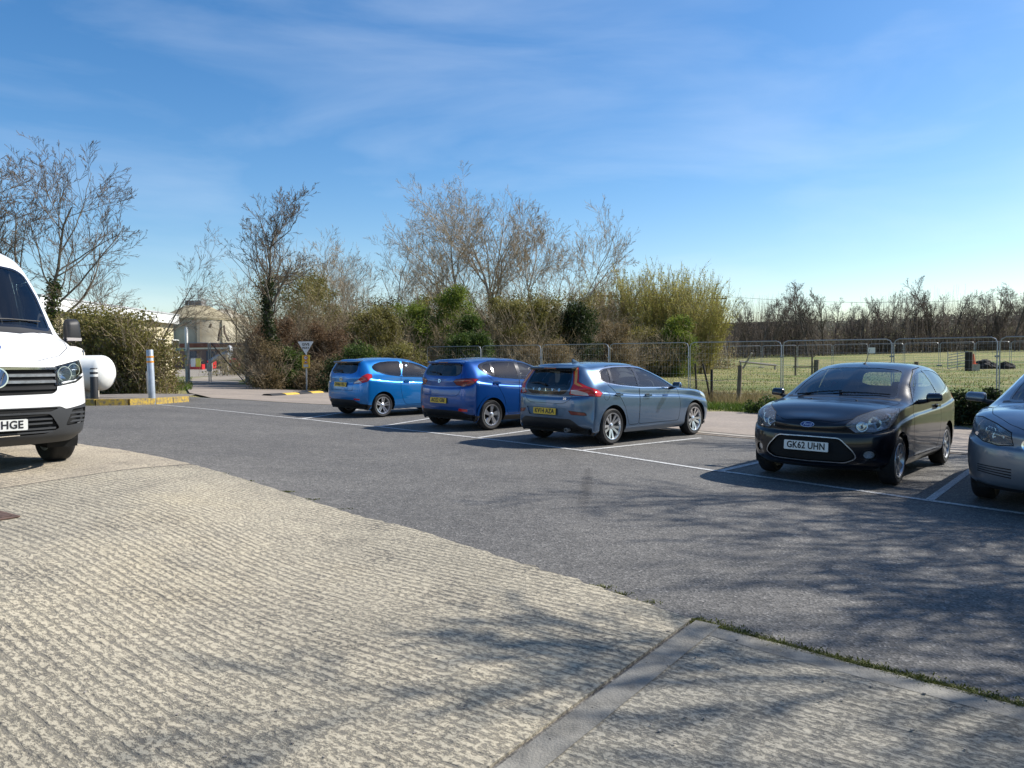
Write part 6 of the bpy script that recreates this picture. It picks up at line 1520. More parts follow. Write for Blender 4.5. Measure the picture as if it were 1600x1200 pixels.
# ------------------------------------------------------------------ street furniture, fences and the yard
CONC = mat('post_concrete', (.36, .33, .28), .9, vary=.25, scale=8, bump=.3, bscale=40)
WOOD = mat('old_timber', (.17, .13, .085), .9, vary=.35, scale=9, bump=.3, bscale=30)
WOOD_D = mat('dark_timber', (.035, .028, .022), .9, vary=.35, scale=9)
YEL = mat('worn_yellow_paint', (.12, .11, .10), .85, col2=(.55, .36, .03), scale=14, detail=7)
YEL2 = mat('hump_yellow', (.55, .36, .05), .8, vary=.25, scale=12)
WHITE = M_['white_paint']
def hpx(pxh, D): return pxh * D / FPX
# grey steel bollard with orange bands, and the thin pole behind it
p = gp(238, 631.5); D = p.y; h = hpx(85, D); o = empty('steel_bollard', p); o.rotation_euler = (0, R(-1.2), 0)
r_ = hpx(10.2, D) / 2
k = MB(); k.lathe([(r_, -.02), (r_, h - .01), (r_ * .92, h), (0, h + .004)], 20); k.build('post', mat('bollard_grey', (.36, .40, .44), .45, .3, vary=.18, scale=5), o, True)
for z in (h * .87, h * .78):
    k = MB(); k.lathe([(r_ + .0015, z - .022), (r_ + .004, z - .02), (r_ + .004, z + .02), (r_ + .0015, z + .022)], 20); k.build('band', mat('orange_band', (.80, .30, .02), .5), o, True)
props(o, 'tall grey steel bollard with two orange bands at the car park corner', 'bollard')
p = gp(232, 622); k = MB(); k.tube([(0, 0, -.05), (-.03, 0, hpx(42, p.y))], .03, 6); o = k.build('marker_post', CONC); o.location = p; props(o, 'thin pale post half hidden behind the grey bollard', 'post')
# black bollard with white bands
p = gp(148, 633); D = p.y; h = hpx(58, D); o = empty('black_bollard', p); r_ = hpx(11, D) / 2
k = MB(); k.lathe([(r_, -.02), (r_, h - .03), (r_ * .8, h), (0, h + .003)], 18); k.build('post', M_['black_plastic'], o, True)
for z in (h * .80, h * .93):
    k = MB(); k.lathe([(r_ + .002, z - .03), (r_ + .004, z - .028), (r_ + .004, z + .028), (r_ + .002, z + .03)], 18); k.build('band', M_['plate_white'], o, True)
props(o, 'short black bollard with white bands in front of the gas tank', 'bollard')
# white gas tank on saddles
c = gp(112, 634); D = c.y + .75; R0 = hpx(27.5, D); zc = at(112, 583, D).z; Lh = 1.35; cx = at(176, 583, D).x - R0 * .62 - Lh
o = empty('gas_tank', (cx, D, G(cx, D))); zc -= G(cx, D)
prof = [(R0 * math.sin(t), -Lh - R0 * .62 * math.cos(t)) for t in np.linspace(0, math.pi / 2, 9)] + [(R0 * math.sin(t), Lh + R0 * .62 * math.cos(t)) for t in np.linspace(math.pi / 2, 0, 9)]
k = MB(); k.lathe(prof, 32, Matrix.Translation((0, 0, zc)), axis='x'); k.build('shell', mat('tank_white', (.74, .74, .70), .4, vary=.10, scale=3, coat=.2), o, True)
for x in (-.85, .95):
    k = MB(); k.box((x - .09, -.42, -.05), (x + .09, .42, zc - R0 * .80)); k.build('saddle', CONC, o)
k = MB(); k.lathe([(.30, 0), (.30, .10), (.24, .20), (.10, .26), (0, .27)], 18, Matrix.Translation((.60, 0, zc + R0 - .03))); k.build('valve_hood', mat('hood_cream', (.62, .58, .50), .5), o, True)
k = MB(); k.tube([(.9, 0, zc + R0 - .02), (.9, 0, zc + R0 + .14)], .02, 6); k.build('relief_valve', M_['steel'], o)
lb = MB(); lb.box((.75, -R0 * .985 - .012, zc + .22), (1.0, -R0 * .985 + .02, zc + .34)); lb.build('data_plate', M_['plate_white'], o)
props(o, 'white horizontal gas tank on saddles behind the van', 'gas tank')
# yellow-edged kerb island with the flagged top
P = [gp(px, py) for px, py in ((60, 634), (150, 633.5), (200, 633), (240, 631.5), (292, 627.5))]
kp = [(q.x, q.y) for q in P]; isl = empty('kerb_island', (0, 0, 0))
lenk = 0
for i, (a, b_) in enumerate(zip(kp, kp[1:])):
    n = max(1, round((Vector(b_) - Vector(a)).length / .92))
    for j in range(n):
        q0, q1 = Vector(a).lerp(Vector(b_), j / n + .006), Vector(a).lerp(Vector(b_), (j + 1) / n - .006); ribbon('kerb_stone', [q0.to_tuple(), q1.to_tuple()], .14, .155, YEL, isl, None, .25)
top = kp + [(kp[-1][0] - .4, kp[-1][1] + 1.5), (kp[0][0] - .5, kp[0][1] + 1.8)]
t = sheet('island_paving', [(x, y + .07) for x, y in top], .150, mat('island_paving', (.16, .14, .12), .9, vary=.3, scale=6), .5); t.parent = isl; del t['kind']
props(isl, 'raised kerb island edged in worn yellow paint', 'kerb')
# gate posts, two mesh gates
pL = gp(293, 599); pR = gp(388, 601); DL, DR = pL.y, pR.y
o = empty('gate_post', pL); hL = hpx(88, DL)
k = MB(); k.box((-.075, -.075, -.1), (.075, .075, hL * .72)); k.build('post', CONC, o, False, .01)
k = MB(); k.lathe([(.085, hL * .60), (.085, hL * .97), (.05, hL), (0, hL)], 12); k.build('pipe_cap', mat('cap_white', (.66, .66, .63), .5, vary=.15, scale=9), o, True)
k = MB(); w = hpx(17, DL); k.prism(fillet([(-w - .02, -.075), (.02, -.075), (.02, .075), (-w - .02, .075)], .07, 4), -.10, -.085, axis='y'); s_ = k.build('direction_sign', M_['plate_white'], o); s_.location.z = hL * .60
k = MB(); k.prism(fillet([(-w + .03, -.05), (-.02, -.05), (-.02, .05), (-w + .03, .05)], .045, 4), -.104, -.101, axis='y'); q = k.build('sign_panel', mat('sign_green', (.01, .13, .07), .5), s_)
k = MB(); k.box((-w + .09, -.107, -.012), (-.08, -.1045, .012)); k.build('sign_lettering', M_['plate_white'], s_)
props(o, 'pale gate post with white cap and small green direction sign', 'post')
o = empty('gate_post', pR); hR = hpx(74, DR); k = MB(); k.box((-.09, -.09, -.1), (.09, .09, hR)); k.build('post', CONC, o, False, .012)
k = MB(); k.tube([(-.25, 0, hR * .84), (.22, 0, hR * .84)], .025, 6); k.build('crossbar', M_['steel'], o); props(o, 'grey gate post right of the mesh gates', 'post')
def mesh_gate(a, b_, hz, label, brace):
    a, b_ = Vector(a), Vector(b_); o = empty('mesh_gate', a); d = b_ - a; L_ = Vector((d.x, d.y, 0)); z0, z1 = .10, hz
    P = lambda t, z: (L_ * t) + Vector((0, 0, d.z * t + z))
    f = MB(); f.tube([P(0, z0), P(0, z1)], .028, 6); f.tube([P(1, z0), P(1, z1)], .028, 6); f.tube([P(0, z1), P(1, z1)], .022, 6); f.tube([P(0, z0), P(1, z0)], .022, 6); f.build('gate_frame', M_['steel'], o)
    if brace: k = MB(); k.tube([P(.04, z1 - .05), P(.97, z0 + .02)], .028, 6); k.build('brace', M_['black_plastic'], o)
    S = []; n = int(L_.length / .09)
    for i in range(-n, n * 2):
        for sg in (1, -1):
            t0 = i / n; t1 = t0 + sg * (z1 - z0) / L_.length; lo, hi = (t0, t1)
            # clip the diagonal wire to the gate
            ta, tb = 0.0, 1.0
            for e0, e1 in ((lo, hi),):
                if e1 != e0:
                    u0, u1 = (0 - e0) / (e1 - e0), (1 - e0) / (e1 - e0); ta, tb = max(0, min(u0, u1)), min(1, max(u0, u1))
            if tb > ta: S.append((*P(lo + (hi - lo) * ta, z0 + (z1 - z0) * ta), *P(lo + (hi - lo) * tb, z0 + (z1 - z0) * tb), .0022, .0022))
    m_ = link('wire_mesh', segmesh('wire_mesh', S, M_['steel'], 3), o); m_['kind'] = 'stuff'
    return props(o, label, 'gate')
gm = pL.lerp(pR, .37); gm.z = G(gm.x, gm.y)
mesh_gate(pL + Vector((.12, 0, 0)), gm - Vector((.05, 0, 0)), hpx(64, DL), 'left leaf of the wire mesh gate at the yard entrance', False)
mesh_gate(gm + Vector((.05, 0, 0)), pR - Vector((.13, 0, 0)), hpx(64, DL), 'right leaf of the wire mesh gate with dark diagonal brace', True)
# give way sign
D = 32.4; o = empty('give_way_sign', (xat(478, D).x, D, G(xat(478, D).x, D))); zb = o.location.z
zt = at(478, 533.5, D).z - zb; zl = at(478, 554, D).z - zb; hw_ = hpx(12.6, D)
k = MB(); k.tube([(0, .04, -.1), (0, .04, zt - .05)], .035, 8); k.build('post', M_['steel'], o)
tri = fillet([(-hw_, zt), (hw_, zt), (0, zl)], .07, 4); k = MB(); k.prism(tri, -.012, .0, axis='y'); k.build('triangle_plate', mat('sign_white', (.70, .70, .68), .5, vary=.08, scale=9), o)
k = MB(); k.prism(tri, -.016, -.0125, axis='y'); k.prism(offset_poly(tri, -.035), -.017, -.0128, axis='y')
for tx, zz, sz in (('GIVE', zt - .135, .155), ('WAY', zt - .285, .135)):
    t = link('sign_lettering', text_mesh(tx, sz, .003, 0, .004), o, M_['ink']); t.matrix_local = frame((0, -.0145, zz), (0, -1, 0))
bw, bh = hpx(12, D) / 2, hpx(20.5, D); zc = zl - .02 - bh / 2
k = MB(); k.prism(fillet([(-bw, zc - bh / 2), (bw, zc - bh / 2), (bw, zc + bh / 2), (-bw, zc + bh / 2)], .02, 2), -.02, -.004, axis='y'); bd = k.build('yellow_board', mat('sign_yellow', (.72, .44, .03), .5), o)
k = MB(); k.prism([(x, z + zc + bh * .30) for x, z in ell(bw * .55, bw * .55)], -.024, -.0205, axis='y'); k.build('speed_disc', M_['plate_white'], bd)
k = MB(); ro = ell(bw * .58, bw * .58, 20); ri = ell(bw * .42, bw * .42, 20)
k.add([(x, -.0255, z + zc + bh * .30) for x, z in ro] + [(x, -.0255, z + zc + bh * .30) for x, z in ri], [(i, (i + 1) % 20, 20 + (i + 1) % 20, 20 + i) for i in range(20)]); k.build('red_ring', mat('sign_red', (.55, .02, .02), .5), bd)
t = link('speed_lettering', text_mesh('10', bw * .62, .002, 0, .003), bd, M_['ink']); t.matrix_local = frame((0, -.0255, zc + bh * .30), (0, -1, 0))
k = MB(); k.prism([(-bw * .62, zc - bh * .14), (bw * .62, zc - bh * .14), (0, zc + bh * .12)], -.024, -.0205, axis='y'); k.build('warning_triangle', mat('sign_red2', (.55, .02, .02), .5), bd)
k = MB(); k.prism([(-bw * .40, zc - bh * .115), (bw * .40, zc - bh * .115), (0, zc + bh * .06)], -.026, -.0245, axis='y'); k.build('triangle_field', M_['plate_white'], bd)
k = MB(); k.prism([(bw * .28 * math.cos(t), zc - bh * .105 + bw * .22 * math.sin(t)) for t in np.linspace(0, math.pi, 9)], -.028, -.0265, axis='y'); k.build('hump_symbol', M_['ink'], bd)
k = MB(); k.prism([(-bw * .6, zc - bh * .42), (bw * .6, zc - bh * .42), (bw * .6, zc - bh * .22), (-bw * .6, zc - bh * .22)], -.024, -.0205, axis='y'); k.build('lower_panel', mat('panel_grey', (.5, .5, .5), .6), bd)
props(o, 'white triangular give way sign over a yellow warning board', 'sign')
# speed hump of alternating black and yellow pieces
h0, h1 = gp(417, 618.5), gp(548, 610.5); o = empty('speed_hump', h0); d = h1 - h0; n = 7; dn = Vector((d.x, d.y, 0)).normalized(); pn = Vector((-dn.y, dn.x, 0))
for i in range(n):
    a, b_ = d * ((i + .01) / n), d * ((i + .99) / n); k = MB(); vs = []
    for q in (a, b_):
        for w, z in ((-.22, 0), (-.13, .05), (0, .065), (.13, .05), (.22, 0)):
            e = q + pn * w; e.z = G(h0.x + e.x, h0.y + e.y) - h0.z + z + .012; vs.append(e)
    fs = [(j, j + 1, 6 + j, 5 + j) for j in range(4)] + [(0, 5, 9, 4), (0, 1, 2, 3, 4), (9, 8, 7, 6, 5)]
    k.add(vs, fs); k.build('hump_piece', YEL2 if i % 2 else M_['rubber'], o)
props(o, 'black and yellow speed hump across the yard entrance', 'speed hump')
# yard behind the gate
yard = [xy(296, 600), xy(392, 602), (-24, 60), (-26, 100), (-52, 104), (-44, 66), (-20, 40)]
pa = xat(300, 40); pb = xat(385, 40)
yard = [(pL.x - .2, pL.y - .3), (pR.x - .4, pR.y - .3), (xat(372, 48).x, 48), (xat(420, 98).x, 98), (xat(225, 98).x, 98), (xat(260, 48).x, 48)]
sheet('yard', yard, .03, mat('yard_concrete', (.26, .225, .18), .9, vary=.2, scale=.4), 2.0)
ap = [xy(330, 622), xy(400, 626), xy(420, 607), (pR.x + .3, pR.y - .2), (pL.x - .1, pL.y - .2), xy(296, 614)]
sheet('yard_entrance', ap, .010, M_['road'], .5)
# round concrete digester tank
Dt = 110; c = gnd(310, Dt); Rt = hpx(58, Dt); zr = at(310, 499, Dt).z - c.z; za = at(310, 478, Dt).z - c.z; o = empty('concrete_tank', c)
TC = mat('tank_concrete', (.34, .30, .22), .9, col2=(.54, .49, .38), scale=.35, detail=9, bump=.4, bscale=3)
k = MB(); k.lathe([(Rt, -.5), (Rt, zr)], 48); k.build('wall', TC, o, True)
k = MB(); k.lathe([(Rt + .12, zr - .25), (Rt + .12, zr + .02), (Rt * .98, zr + .06), (Rt * .34, za - .1), (Rt * .30, za), (0, za)], 20); k.build('cone_roof', mat('mossy_roof', (.20, .17, .10), .95, col2=(.38, .33, .22), scale=.5, detail=9), o)
for i in range(10):
    a = math.pi * 2 * i / 10 + .1; k = MB(); k.box((-.22, -.10, -.3), (.22, .22, zr - .3), Matrix.Translation((Rt * math.cos(a), Rt * math.sin(a), 0)) @ Matrix.Rotation(a - math.pi / 2, 4, 'Z')); k.build('pilaster', TC, o)
k = MB(); k.box((-1.4, -.8, za - .05), (1.0, .8, za + .75)); k.build('roof_housing', mat('housing_grey', (.22, .22, .22), .8), o)
k = MB(); k.tube([(.2, 0, za + .7), (.2, 0, za + 2.6)], .06, 6); k.tube([(0, 0, za + 2.5), (.45, 0, za + 2.5)], .05, 5); k.build('vent_mast', M_['steel'], o)
k = MB()
for i in range(14):
    a = 2 * math.pi * i / 14; q = (Rt * .36 * math.cos(a), Rt * .36 * math.sin(a)); k.tube([(*q, za - .2), (*q, za + .9)], .03, 4)
for z in (za + .45, za + .9): k.tube([(Rt * .36 * math.cos(2 * math.pi * i / 28), Rt * .36 * math.sin(2 * math.pi * i / 28), z) for i in range(29)], .03, 4, False)
k.build('guard_rail', M_['steel'], o)
V = MB()
for pts in (((330, 506), (327, 512)), ((341, 533), (342, 522), (345, 512), (350, 509), (351, 519), (354, 526), (358, 533))):
    V.tube([at(px, py, Dt - Rt - .12) - c for px, py in pts], .16, 5)
V.build('dead_creeper', TWIG_D, o); props(o, 'round weathered concrete tank with mossy conical roof', 'tank')
c = gnd(352, 128); o = empty('concrete_tank', c); R2 = hpx(36, 128); z2 = at(352, 497, 128).z - c.z
k = MB(); k.lathe([(R2, -.5), (R2, z2)], 36); k.build('wall', TC, o, True); k = MB(); k.lathe([(R2 + .1, z2), (R2 * .3, z2 + 1.4), (0, z2 + 1.5)], 20); k.build('cone_roof', TC, o)
k = MB()
for i in range(8): a = 2 * math.pi * i / 8; k.tube([(R2 * .5 * math.cos(a), R2 * .5 * math.sin(a), z2 + .8), (R2 * .5 * math.cos(a), R2 * .5 * math.sin(a), z2 + 2.2)], .04, 4)
k.tube([(R2 * .5 * math.cos(2 * math.pi * i / 16), R2 * .5 * math.sin(2 * math.pi * i / 16), z2 + 2.2) for i in range(17)], .04, 4, False); k.build('guard_rail', M_['steel'], o); props(o, 'second round tank partly hidden behind the mossy one', 'tank')
# brick shed with red roof edge
Db = 97; a, b_ = gnd(262, Db), gnd(400, Db - 4); o = empty('brick_shed', a); L_ = Vector((b_.x - a.x, b_.y - a.y, 0)); ht = at(330, 536.5, Db).z - a.z; X_ = L_.normalized(); Yn = Vector((-X_.y, X_.x, 0))
Mx = Matrix(((X_.x, Yn.x, 0, 0), (X_.y, Yn.y, 0, 0), (0, 0, 1, 0), (0, 0, 0, 1)))
m, nt, b2 = gmat('red_brick'); bt = N(nt, 'ShaderNodeTexBrick', Scale=1.0); tc = nt.nodes.new('ShaderNodeTexCoord'); mpb = nt.nodes.new('ShaderNodeMapping'); mpb.inputs['Rotation'].default_value = (R(90), 0, 0); mpb.inputs['Scale'].default_value = (2, 2, 2)
nt.links.new(tc.outputs['Object'], mpb.inputs['Vector']); nt.links.new(mpb.outputs[0], bt.inputs['Vector']); bt.inputs['Color1'].default_value = (.19, .065, .045, 1); bt.inputs['Color2'].default_value = (.12, .045, .035, 1); bt.inputs['Mortar'].default_value = (.25, .22, .19, 1); nt.links.new(bt.outputs[0], b2.inputs['Base Color'])
k = MB(); k.box((0, 0, -.3), (L_.length, 6, ht - .75), Mx); k.build('wall', m, o)
k = MB(); k.box((-.15, -.25, ht - .55), (L_.length + .15, 6.2, ht), Mx); k.build('roof', mat('roof_red', (.20, .075, .05), .8, vary=.25, scale=1), o)
k = MB(); k.box((-.1, -.12, ht - .76), (L_.length + .1, 6.1, ht - .55), Mx); k.build('fascia', M_['plate_white'], o)
for t in (.22, .45):
    k = MB(); k.box((L_.length * t, -.05, .2), (L_.length * t + 1.6, .1, ht - 1.0), Mx); k.build('shutter_door', mat('door_dark', (.05, .06, .09), .7), o)
props(o, 'long low brick shed with red roof edge behind the gate', 'building')
# bins and boards in the yard
def wheelie(px, D, wpx, ytop, label, body):
    p = gnd(px, D); o = empty('waste_bin', p); w = hpx(wpx, D) / 2; h = at(px, ytop, D).z - p.z
    k = MB(); vs = [(-w * .85, -.45, .15), (w * .85, -.45, .15), (w * .85, .45, .15), (-w * .85, .45, .15), (-w, -.55, h * .86), (w, -.55, h * .86), (w, .55, h * .86), (-w, .55, h * .86)]; k.add(vs, [(0, 3, 2, 1), (4, 5, 6, 7), (0, 1, 5, 4), (1, 2, 6, 5), (2, 3, 7, 6), (3, 0, 4, 7)]); k.build('bin_body', body, o, False, .03)
    k = MB(); k.prism([(-.60, h * .86), (.60, h * .86), (.50, h * .97), (0, h), (-.5, h * .95)], -w * 1.04, w * 1.04, Matrix.Rotation(R(90), 4, 'Z'), axis='y'); k.build('lid', body, o)
    for sx in (-1, 1):
        for sy in (-.35, .35): k = MB(); k.lathe([(0, -.03), (.10, -.03), (.10, .03), (0, .03)], 10, Matrix.Translation((sx * w * .7, sy, .10)), axis='x'); k.build('castor', M_['rubber'], o)
    k = MB(); k.box((-w * .5, -.57, h * .35), (w * .5, -.54, h * .62)); k.build('sticker', M_['plate_white'], o)
    return props(o, label, 'waste bin', 'red bins in the yard')
RED = mat('bin_red', (.55, .02, .02), .5, vary=.15, scale=2)
wheelie(365, 88, 16, 560, 'large red waste bin in the middle of the yard', RED); wheelie(383, 87, 14, 560, 'red waste bin beside the right gate post', RED); wheelie(331, 89, 9, 563, 'small red bin seen between the gate leaves', RED)
p = gnd(307, 87); o = empty('board_stack', p); w = hpx(9, 87)
k = MB(); k.box((-w * 1.2, -.4, .1), (w * 1.2, .4, at(307, 569, 87).z - p.z)); k.build('red_base', RED, o)
for i, (x0, cl) in enumerate(((-w * 1.75, (.75, .62, .05)), (-w * .75, (.72, .72, .70)), (w * .15, (.70, .60, .08)))):
    k = MB(); k.box((x0, -.46, at(307, 573, 87).z - p.z), (x0 + w * .8, -.42, at(307, 560, 87).z - p.z)); k.build('notice_board', mat('board%d' % i, cl, .6), o)
props(o, 'red skip with yellow and white notice boards in the yard', 'skip')
p = gnd(352, 80); o = empty('flanged_pipe', p); z0 = at(352, 551, 80).z - p.z
k = MB(); k.tube([(-1.7, 0, z0 - 1.0), (-.8, 0, z0 - .45), (.3, 0, z0)], .26, 12); k.build('pipe', M_['steel'], o, True)
k = MB(); k.lathe([(.50, -.2), (.78, -.12), (.78, .12), (.50, .2)], 20, Matrix.Translation((.5, 0, z0)) @ Matrix.Rotation(R(35), 4, 'Z'), axis='x'); k.build('white_flange', M_['white_paint'], o, True)
k = MB(); k.box((-1.9, -.3, -.1), (-1.5, .3, z0 - 1.1)); k.box((.0, -.2, -.1), (.3, .2, z0 - .1)); k.build('support', CONC, o); props(o, 'grey pipe with a round white flange in the yard', 'pipe')
# long building with white fascia behind the left hedge
a, b_ = xat(60, 38), xat(272, 57); a.z = G(a.x, a.y); o = empty('long_building', a); L_ = Vector((b_.x - a.x, b_.y - a.y, 0)); X_ = L_.normalized(); Yn = Vector((-X_.y, X_.x, 0)); ht = at(95, 466, 40.5).z - a.z
Mx = Matrix(((X_.x, Yn.x, 0, 0), (X_.y, Yn.y, 0, 0), (0, 0, 1, 0), (0, 0, 0, 1)))
k = MB(); k.box((0, 0, -.5), (L_.length, 8, ht - .75), Mx); k.build('wall', mat('cream_wall', (.52, .46, .30), .8, vary=.12, scale=1.5), o)
k = MB(); k.box((-.3, -.35, ht - .75), (L_.length + .3, 8.3, ht - .08), Mx); k.build('fascia', WHITE, o)
k = MB(); k.box((-.35, -.40, ht - .08), (L_.length + .35, 8.4, ht), Mx); k.build('roof', mat('roof_grey', (.45, .46, .47), .6), o)
for i in range(7):
    x = 1.2 + i * 2.9; w_ = empty('window', (0, 0, 0)); w_.parent = o
    k = MB(); k.box((x, -.05, 1.2), (x + 1.5, .05, 2.6), Mx); k.build('window_frame', M_['plate_white'], w_); k = MB(); k.box((x + .07, -.07, 1.27), (x + 1.43, -.052, 2.53), Mx); k.build('pane', M_['gloss_black'], w_)
props(o, 'long cream building with white fascia behind the left trees', 'building')

# ------------------------------------------------------------------ temporary mesh fences
def heras(a, b_, label, group, H=2.0, wires=True):
    a, b_ = Vector(a), Vector(b_); o = empty('mesh_fence', a); d = b_ - a; L_ = Vector((d.x, d.y, 0)); n = L_.length
    P = lambda t, z: L_ * t + Vector((0, 0, d.z * t + z)); c = .16 / n
    pts = [P(0, .05), P(0, H - .16), P(c * .3, H - .05), P(c, H), P(1 - c, H), P(1 - c * .3, H - .05), P(1, H - .16), P(1, .05)]
    f = MB(); f.tube(pts, .018, 7); f.tube([P(0, .18), P(1, .18)], .014, 6); f.build('frame', M_['steel'], o, True)
    S = []; nv = int(n / (.12 if wires else .2))
    for i in range(1, nv): S.append((*P(i / nv, .18), *P(i / nv, H - .02), .0020, .0020))
    for z in np.arange(.38, H - .05, .25 if wires else .4): S.append((*P(0, z), *P(1, z), .0022, .0022))
    w = link('wire_mesh', segmesh('wire_mesh', S, M_['steel'], 3), o); w['kind'] = 'stuff'
    for t in (0, 1):
        k = MB(); k.box((-.32, -.11, -.03), (.32, .11, .10), Matrix.Translation(P(t, 0)) @ Matrix.Rotation(math.atan2(L_.x, -L_.y), 4, 'Z')); k.build('foot_block', CONC, o, False, .015)
    k = MB(); k.box((-.05, -.035, H * .72), (.05, .035, H * .72 + .05), Matrix.Translation(P(1, 0))); k.build('coupler', M_['steel'], o)
    return props(o, label, 'fence', group)
near = [(667, 37.0), (752, 34.5), (846, 32.4), (952, 30.2), (1077, 28.0), (1222, 25.8), (1395, 23.7), (1560, 21.4), (1740, 19.2)]
names = ['leftmost near fence panel, above the gap between the two blue hatchbacks', 'near fence panel above the dark blue car', 'near fence panel between the dark blue and steel blue car roofs', 'near fence panel right above the steel blue car roof', 'near fence panel right of the steel blue car, behind the leaning post', 'near fence panel directly behind the black car', 'near fence panel between the black and the silver-grey car', 'near fence panel at the right edge behind the silver-grey car']
def fp(px, D, dx=0.0):
    p = gnd(px, D); return p
for i in range(len(near) - 1):
    a, b_ = gnd(*near[i]), gnd(*near[i + 1]); u = (b_ - a).normalized() * .035
    heras(a + u, b_ - u, names[i], 'near row of temporary fence panels', 2.05)
fx_ = np.linspace(690, 1690, 19); ordn = ['first', 'second', 'third', 'fourth', 'fifth', 'sixth', 'seventh', 'eighth', 'ninth', 'tenth', 'eleventh', 'twelfth', 'thirteenth', 'fourteenth', 'fifteenth', 'sixteenth', 'seventeenth', 'eighteenth']
fdist = lambda px: np.interp(px, [690, 1000, 1250, 1690], [60, 66, 68, 60])
for i in range(18):
    a, b_ = gnd(fx_[i], fdist(fx_[i])), gnd(fx_[i + 1], fdist(fx_[i + 1])); u = (b_ - a).normalized() * .06
    heras(a + u, b_ - u, ordn[i] + ' panel from the left in the farther fence across the field', 'far row of temporary fence panels', 2.0, False)
# boards tied to the fences
def board(px, D, wpx, y0, y1, cols, label):
    c = at(px, (y0 + y1) / 2, D); o = empty('notice_board', (c.x, c.y, c.z)); w = hpx(wpx, D) / 2; h = hpx(y1 - y0, D) / 2
    for i, (z0, z1, cl) in enumerate(cols):
        k = MB(); k.box((-w, -.02, -h + 2 * h * z0), (w, .0, -h + 2 * h * z1)); k.build('panel', mat('board_%d_%d' % (px, i), cl, .6), o)
    k = MB(); k.box((-w * .9, .0, -h), (-w * .8, .05, h)); k.box((w * .8, .0, -h), (w * .9, .05, h)); k.build('clip', M_['steel'], o)
    return props(o, label, 'sign')
board(858, 59.5, 8.5, 552, 568, [(0, .68, (.55, .16, .05)), (.68, 1, (.03, .06, .20))], 'orange and blue board on the far fence, left of the pair')
board(871, 59.5, 12, 552, 568, [(0, .35, (.04, .10, .30)), (.35, .62, (.7, .7, .68)), (.62, 1, (.55, .18, .06))], 'wider orange and blue board on the far fence, right of the pair')
board(1362, 64, 11, 543, 552, [(0, 1, (.72, .72, .70))], 'small white notice on the far fence above the black car')
# rotten fence posts and slack netting in front
def post(px, D, y0, lean, r_, m, label, name='fence_post'):
    p = gnd(px, D); h = at(px, y0, D).z - p.z; k = MB(); k.tube([(0, 0, -.2), (lean * .5, 0, h * .5), (lean, 0, h)], [r_, r_ * .97, r_ * .92], 7); o = k.build(name, m, None, True); o.location = p; return props(o, label, 'post', 'old posts along the verge')
post(1089, 25.6, 568, -.06, .035, WOOD_D, 'thin black upright post right of the steel blue car'); post(1112, 25.2, 568, -.30, .035, WOOD_D, 'thin black post leaning left'); post(1112, 25.1, 577, .0, .05, WOOD_D, 'short dark post crossed by the leaning one'); post(1154, 24.0, 571, .05, .075, WOOD, 'stout grey timber post left of the black car')
post(1432, 30, 565, 0, .09, WOOD, 'short timber post just behind the black car roof')
S = []; a, b_ = gnd(1060, 26.2), gnd(1156, 24.0); dd = b_ - a; n = 34
for i in range(n * 2):
    for sg in (1, -1):
        t0 = i / n - .4; t1 = t0 + sg * .26
        if 0 <= t0 <= 1 and 0 <= t1 <= 1: S.append((*(dd * t0 + Vector((0, 0, .02))), *(dd * t1 + Vector((0, 0, .78 + .06 * math.sin(t1 * 9)))), .003, .003))
o = empty('chain_link_netting', a); w = link('wire_mesh', segmesh('wire_mesh', S, mat('rusty_wire', (.16, .12, .09), .8, .3), 3), o); w['kind'] = 'stuff'; k = MB(); k.tube([Vector((0, 0, .80)), dd * .5 + Vector((0, 0, .72)), dd + Vector((0, 0, .80))], .006, 4); k.build('top_wire', M_['steel'], o); props(o, 'slack chain-link netting between the old posts', 'netting')
# horse jump, metal field gate, heaps, cone, fallen rails
p = gnd(1256, 48); o = empty('timber_rail', p); w = hpx(13, 48); h = at(1256, 556, 48).z - p.z
for sx in (-w, w): k = MB(); k.tube([(sx, 0, -.2), (sx, 0, h)], .06, 6); k.build('post', WOOD, o, True)
for z in (h * .96, h * .45): k = MB(); k.tube([(-w - .15, 0, z), (w + .15, 0, z)], .045, 6); k.build('rail', WOOD, o, True)
k = MB(); k.tube([(w + .25, 0, -.2), (w + .28, 0, h * .8)], .16, 7); k.build('stump', WOOD, o, True); props(o, 'low two-rail timber frame standing in the field', 'rail')
a, b_ = gnd(1481, 56), gnd(1512, 53); o = empty('field_gate', a); d = b_ - a; H = 1.25
for j in range(6): k = MB(); z = .25 + j * (H - .25) / 5; k.tube([Vector((0, 0, z - .15)), d + Vector((0, 0, z + .12))], .025, 6); k.build('bar', M_['steel'], o)
for t in (0, .5, 1): k = MB(); k.tube([d * t + Vector((0, 0, .05)), d * t + Vector((0, 0, H + .1))], .025, 6); k.build('upright', M_['steel'], o)
k = MB(); k.lathe([(.0, -.1), (.24, -.1), (.24, 1.35), (0, 1.36)], 10, Matrix.Translation(d * 1.05)); k.build('gate_stump', WOOD_D, o, True); props(o, 'galvanised field gate hanging on a dark stump', 'gate')
p = gnd(1521, 54); k = MB(); k.box((-.2, -.2, 0), (.2, .2, .04)); k.lathe([(.15, .04), (.04, .75), (0, .76)], 12); o = k.build('traffic_cone', mat('cone_orange', (.75, .13, .03), .5)); o.location = p; o.location.z += .45; props(o, 'orange cone propped up beside the field gate', 'cone')
k = MB(); k.box((-.3, -.3, -.05), (.3, .3, .45)); o = k.build('cone_plinth', CONC); o.location = p; props(o, 'pale block under the orange cone', 'block')
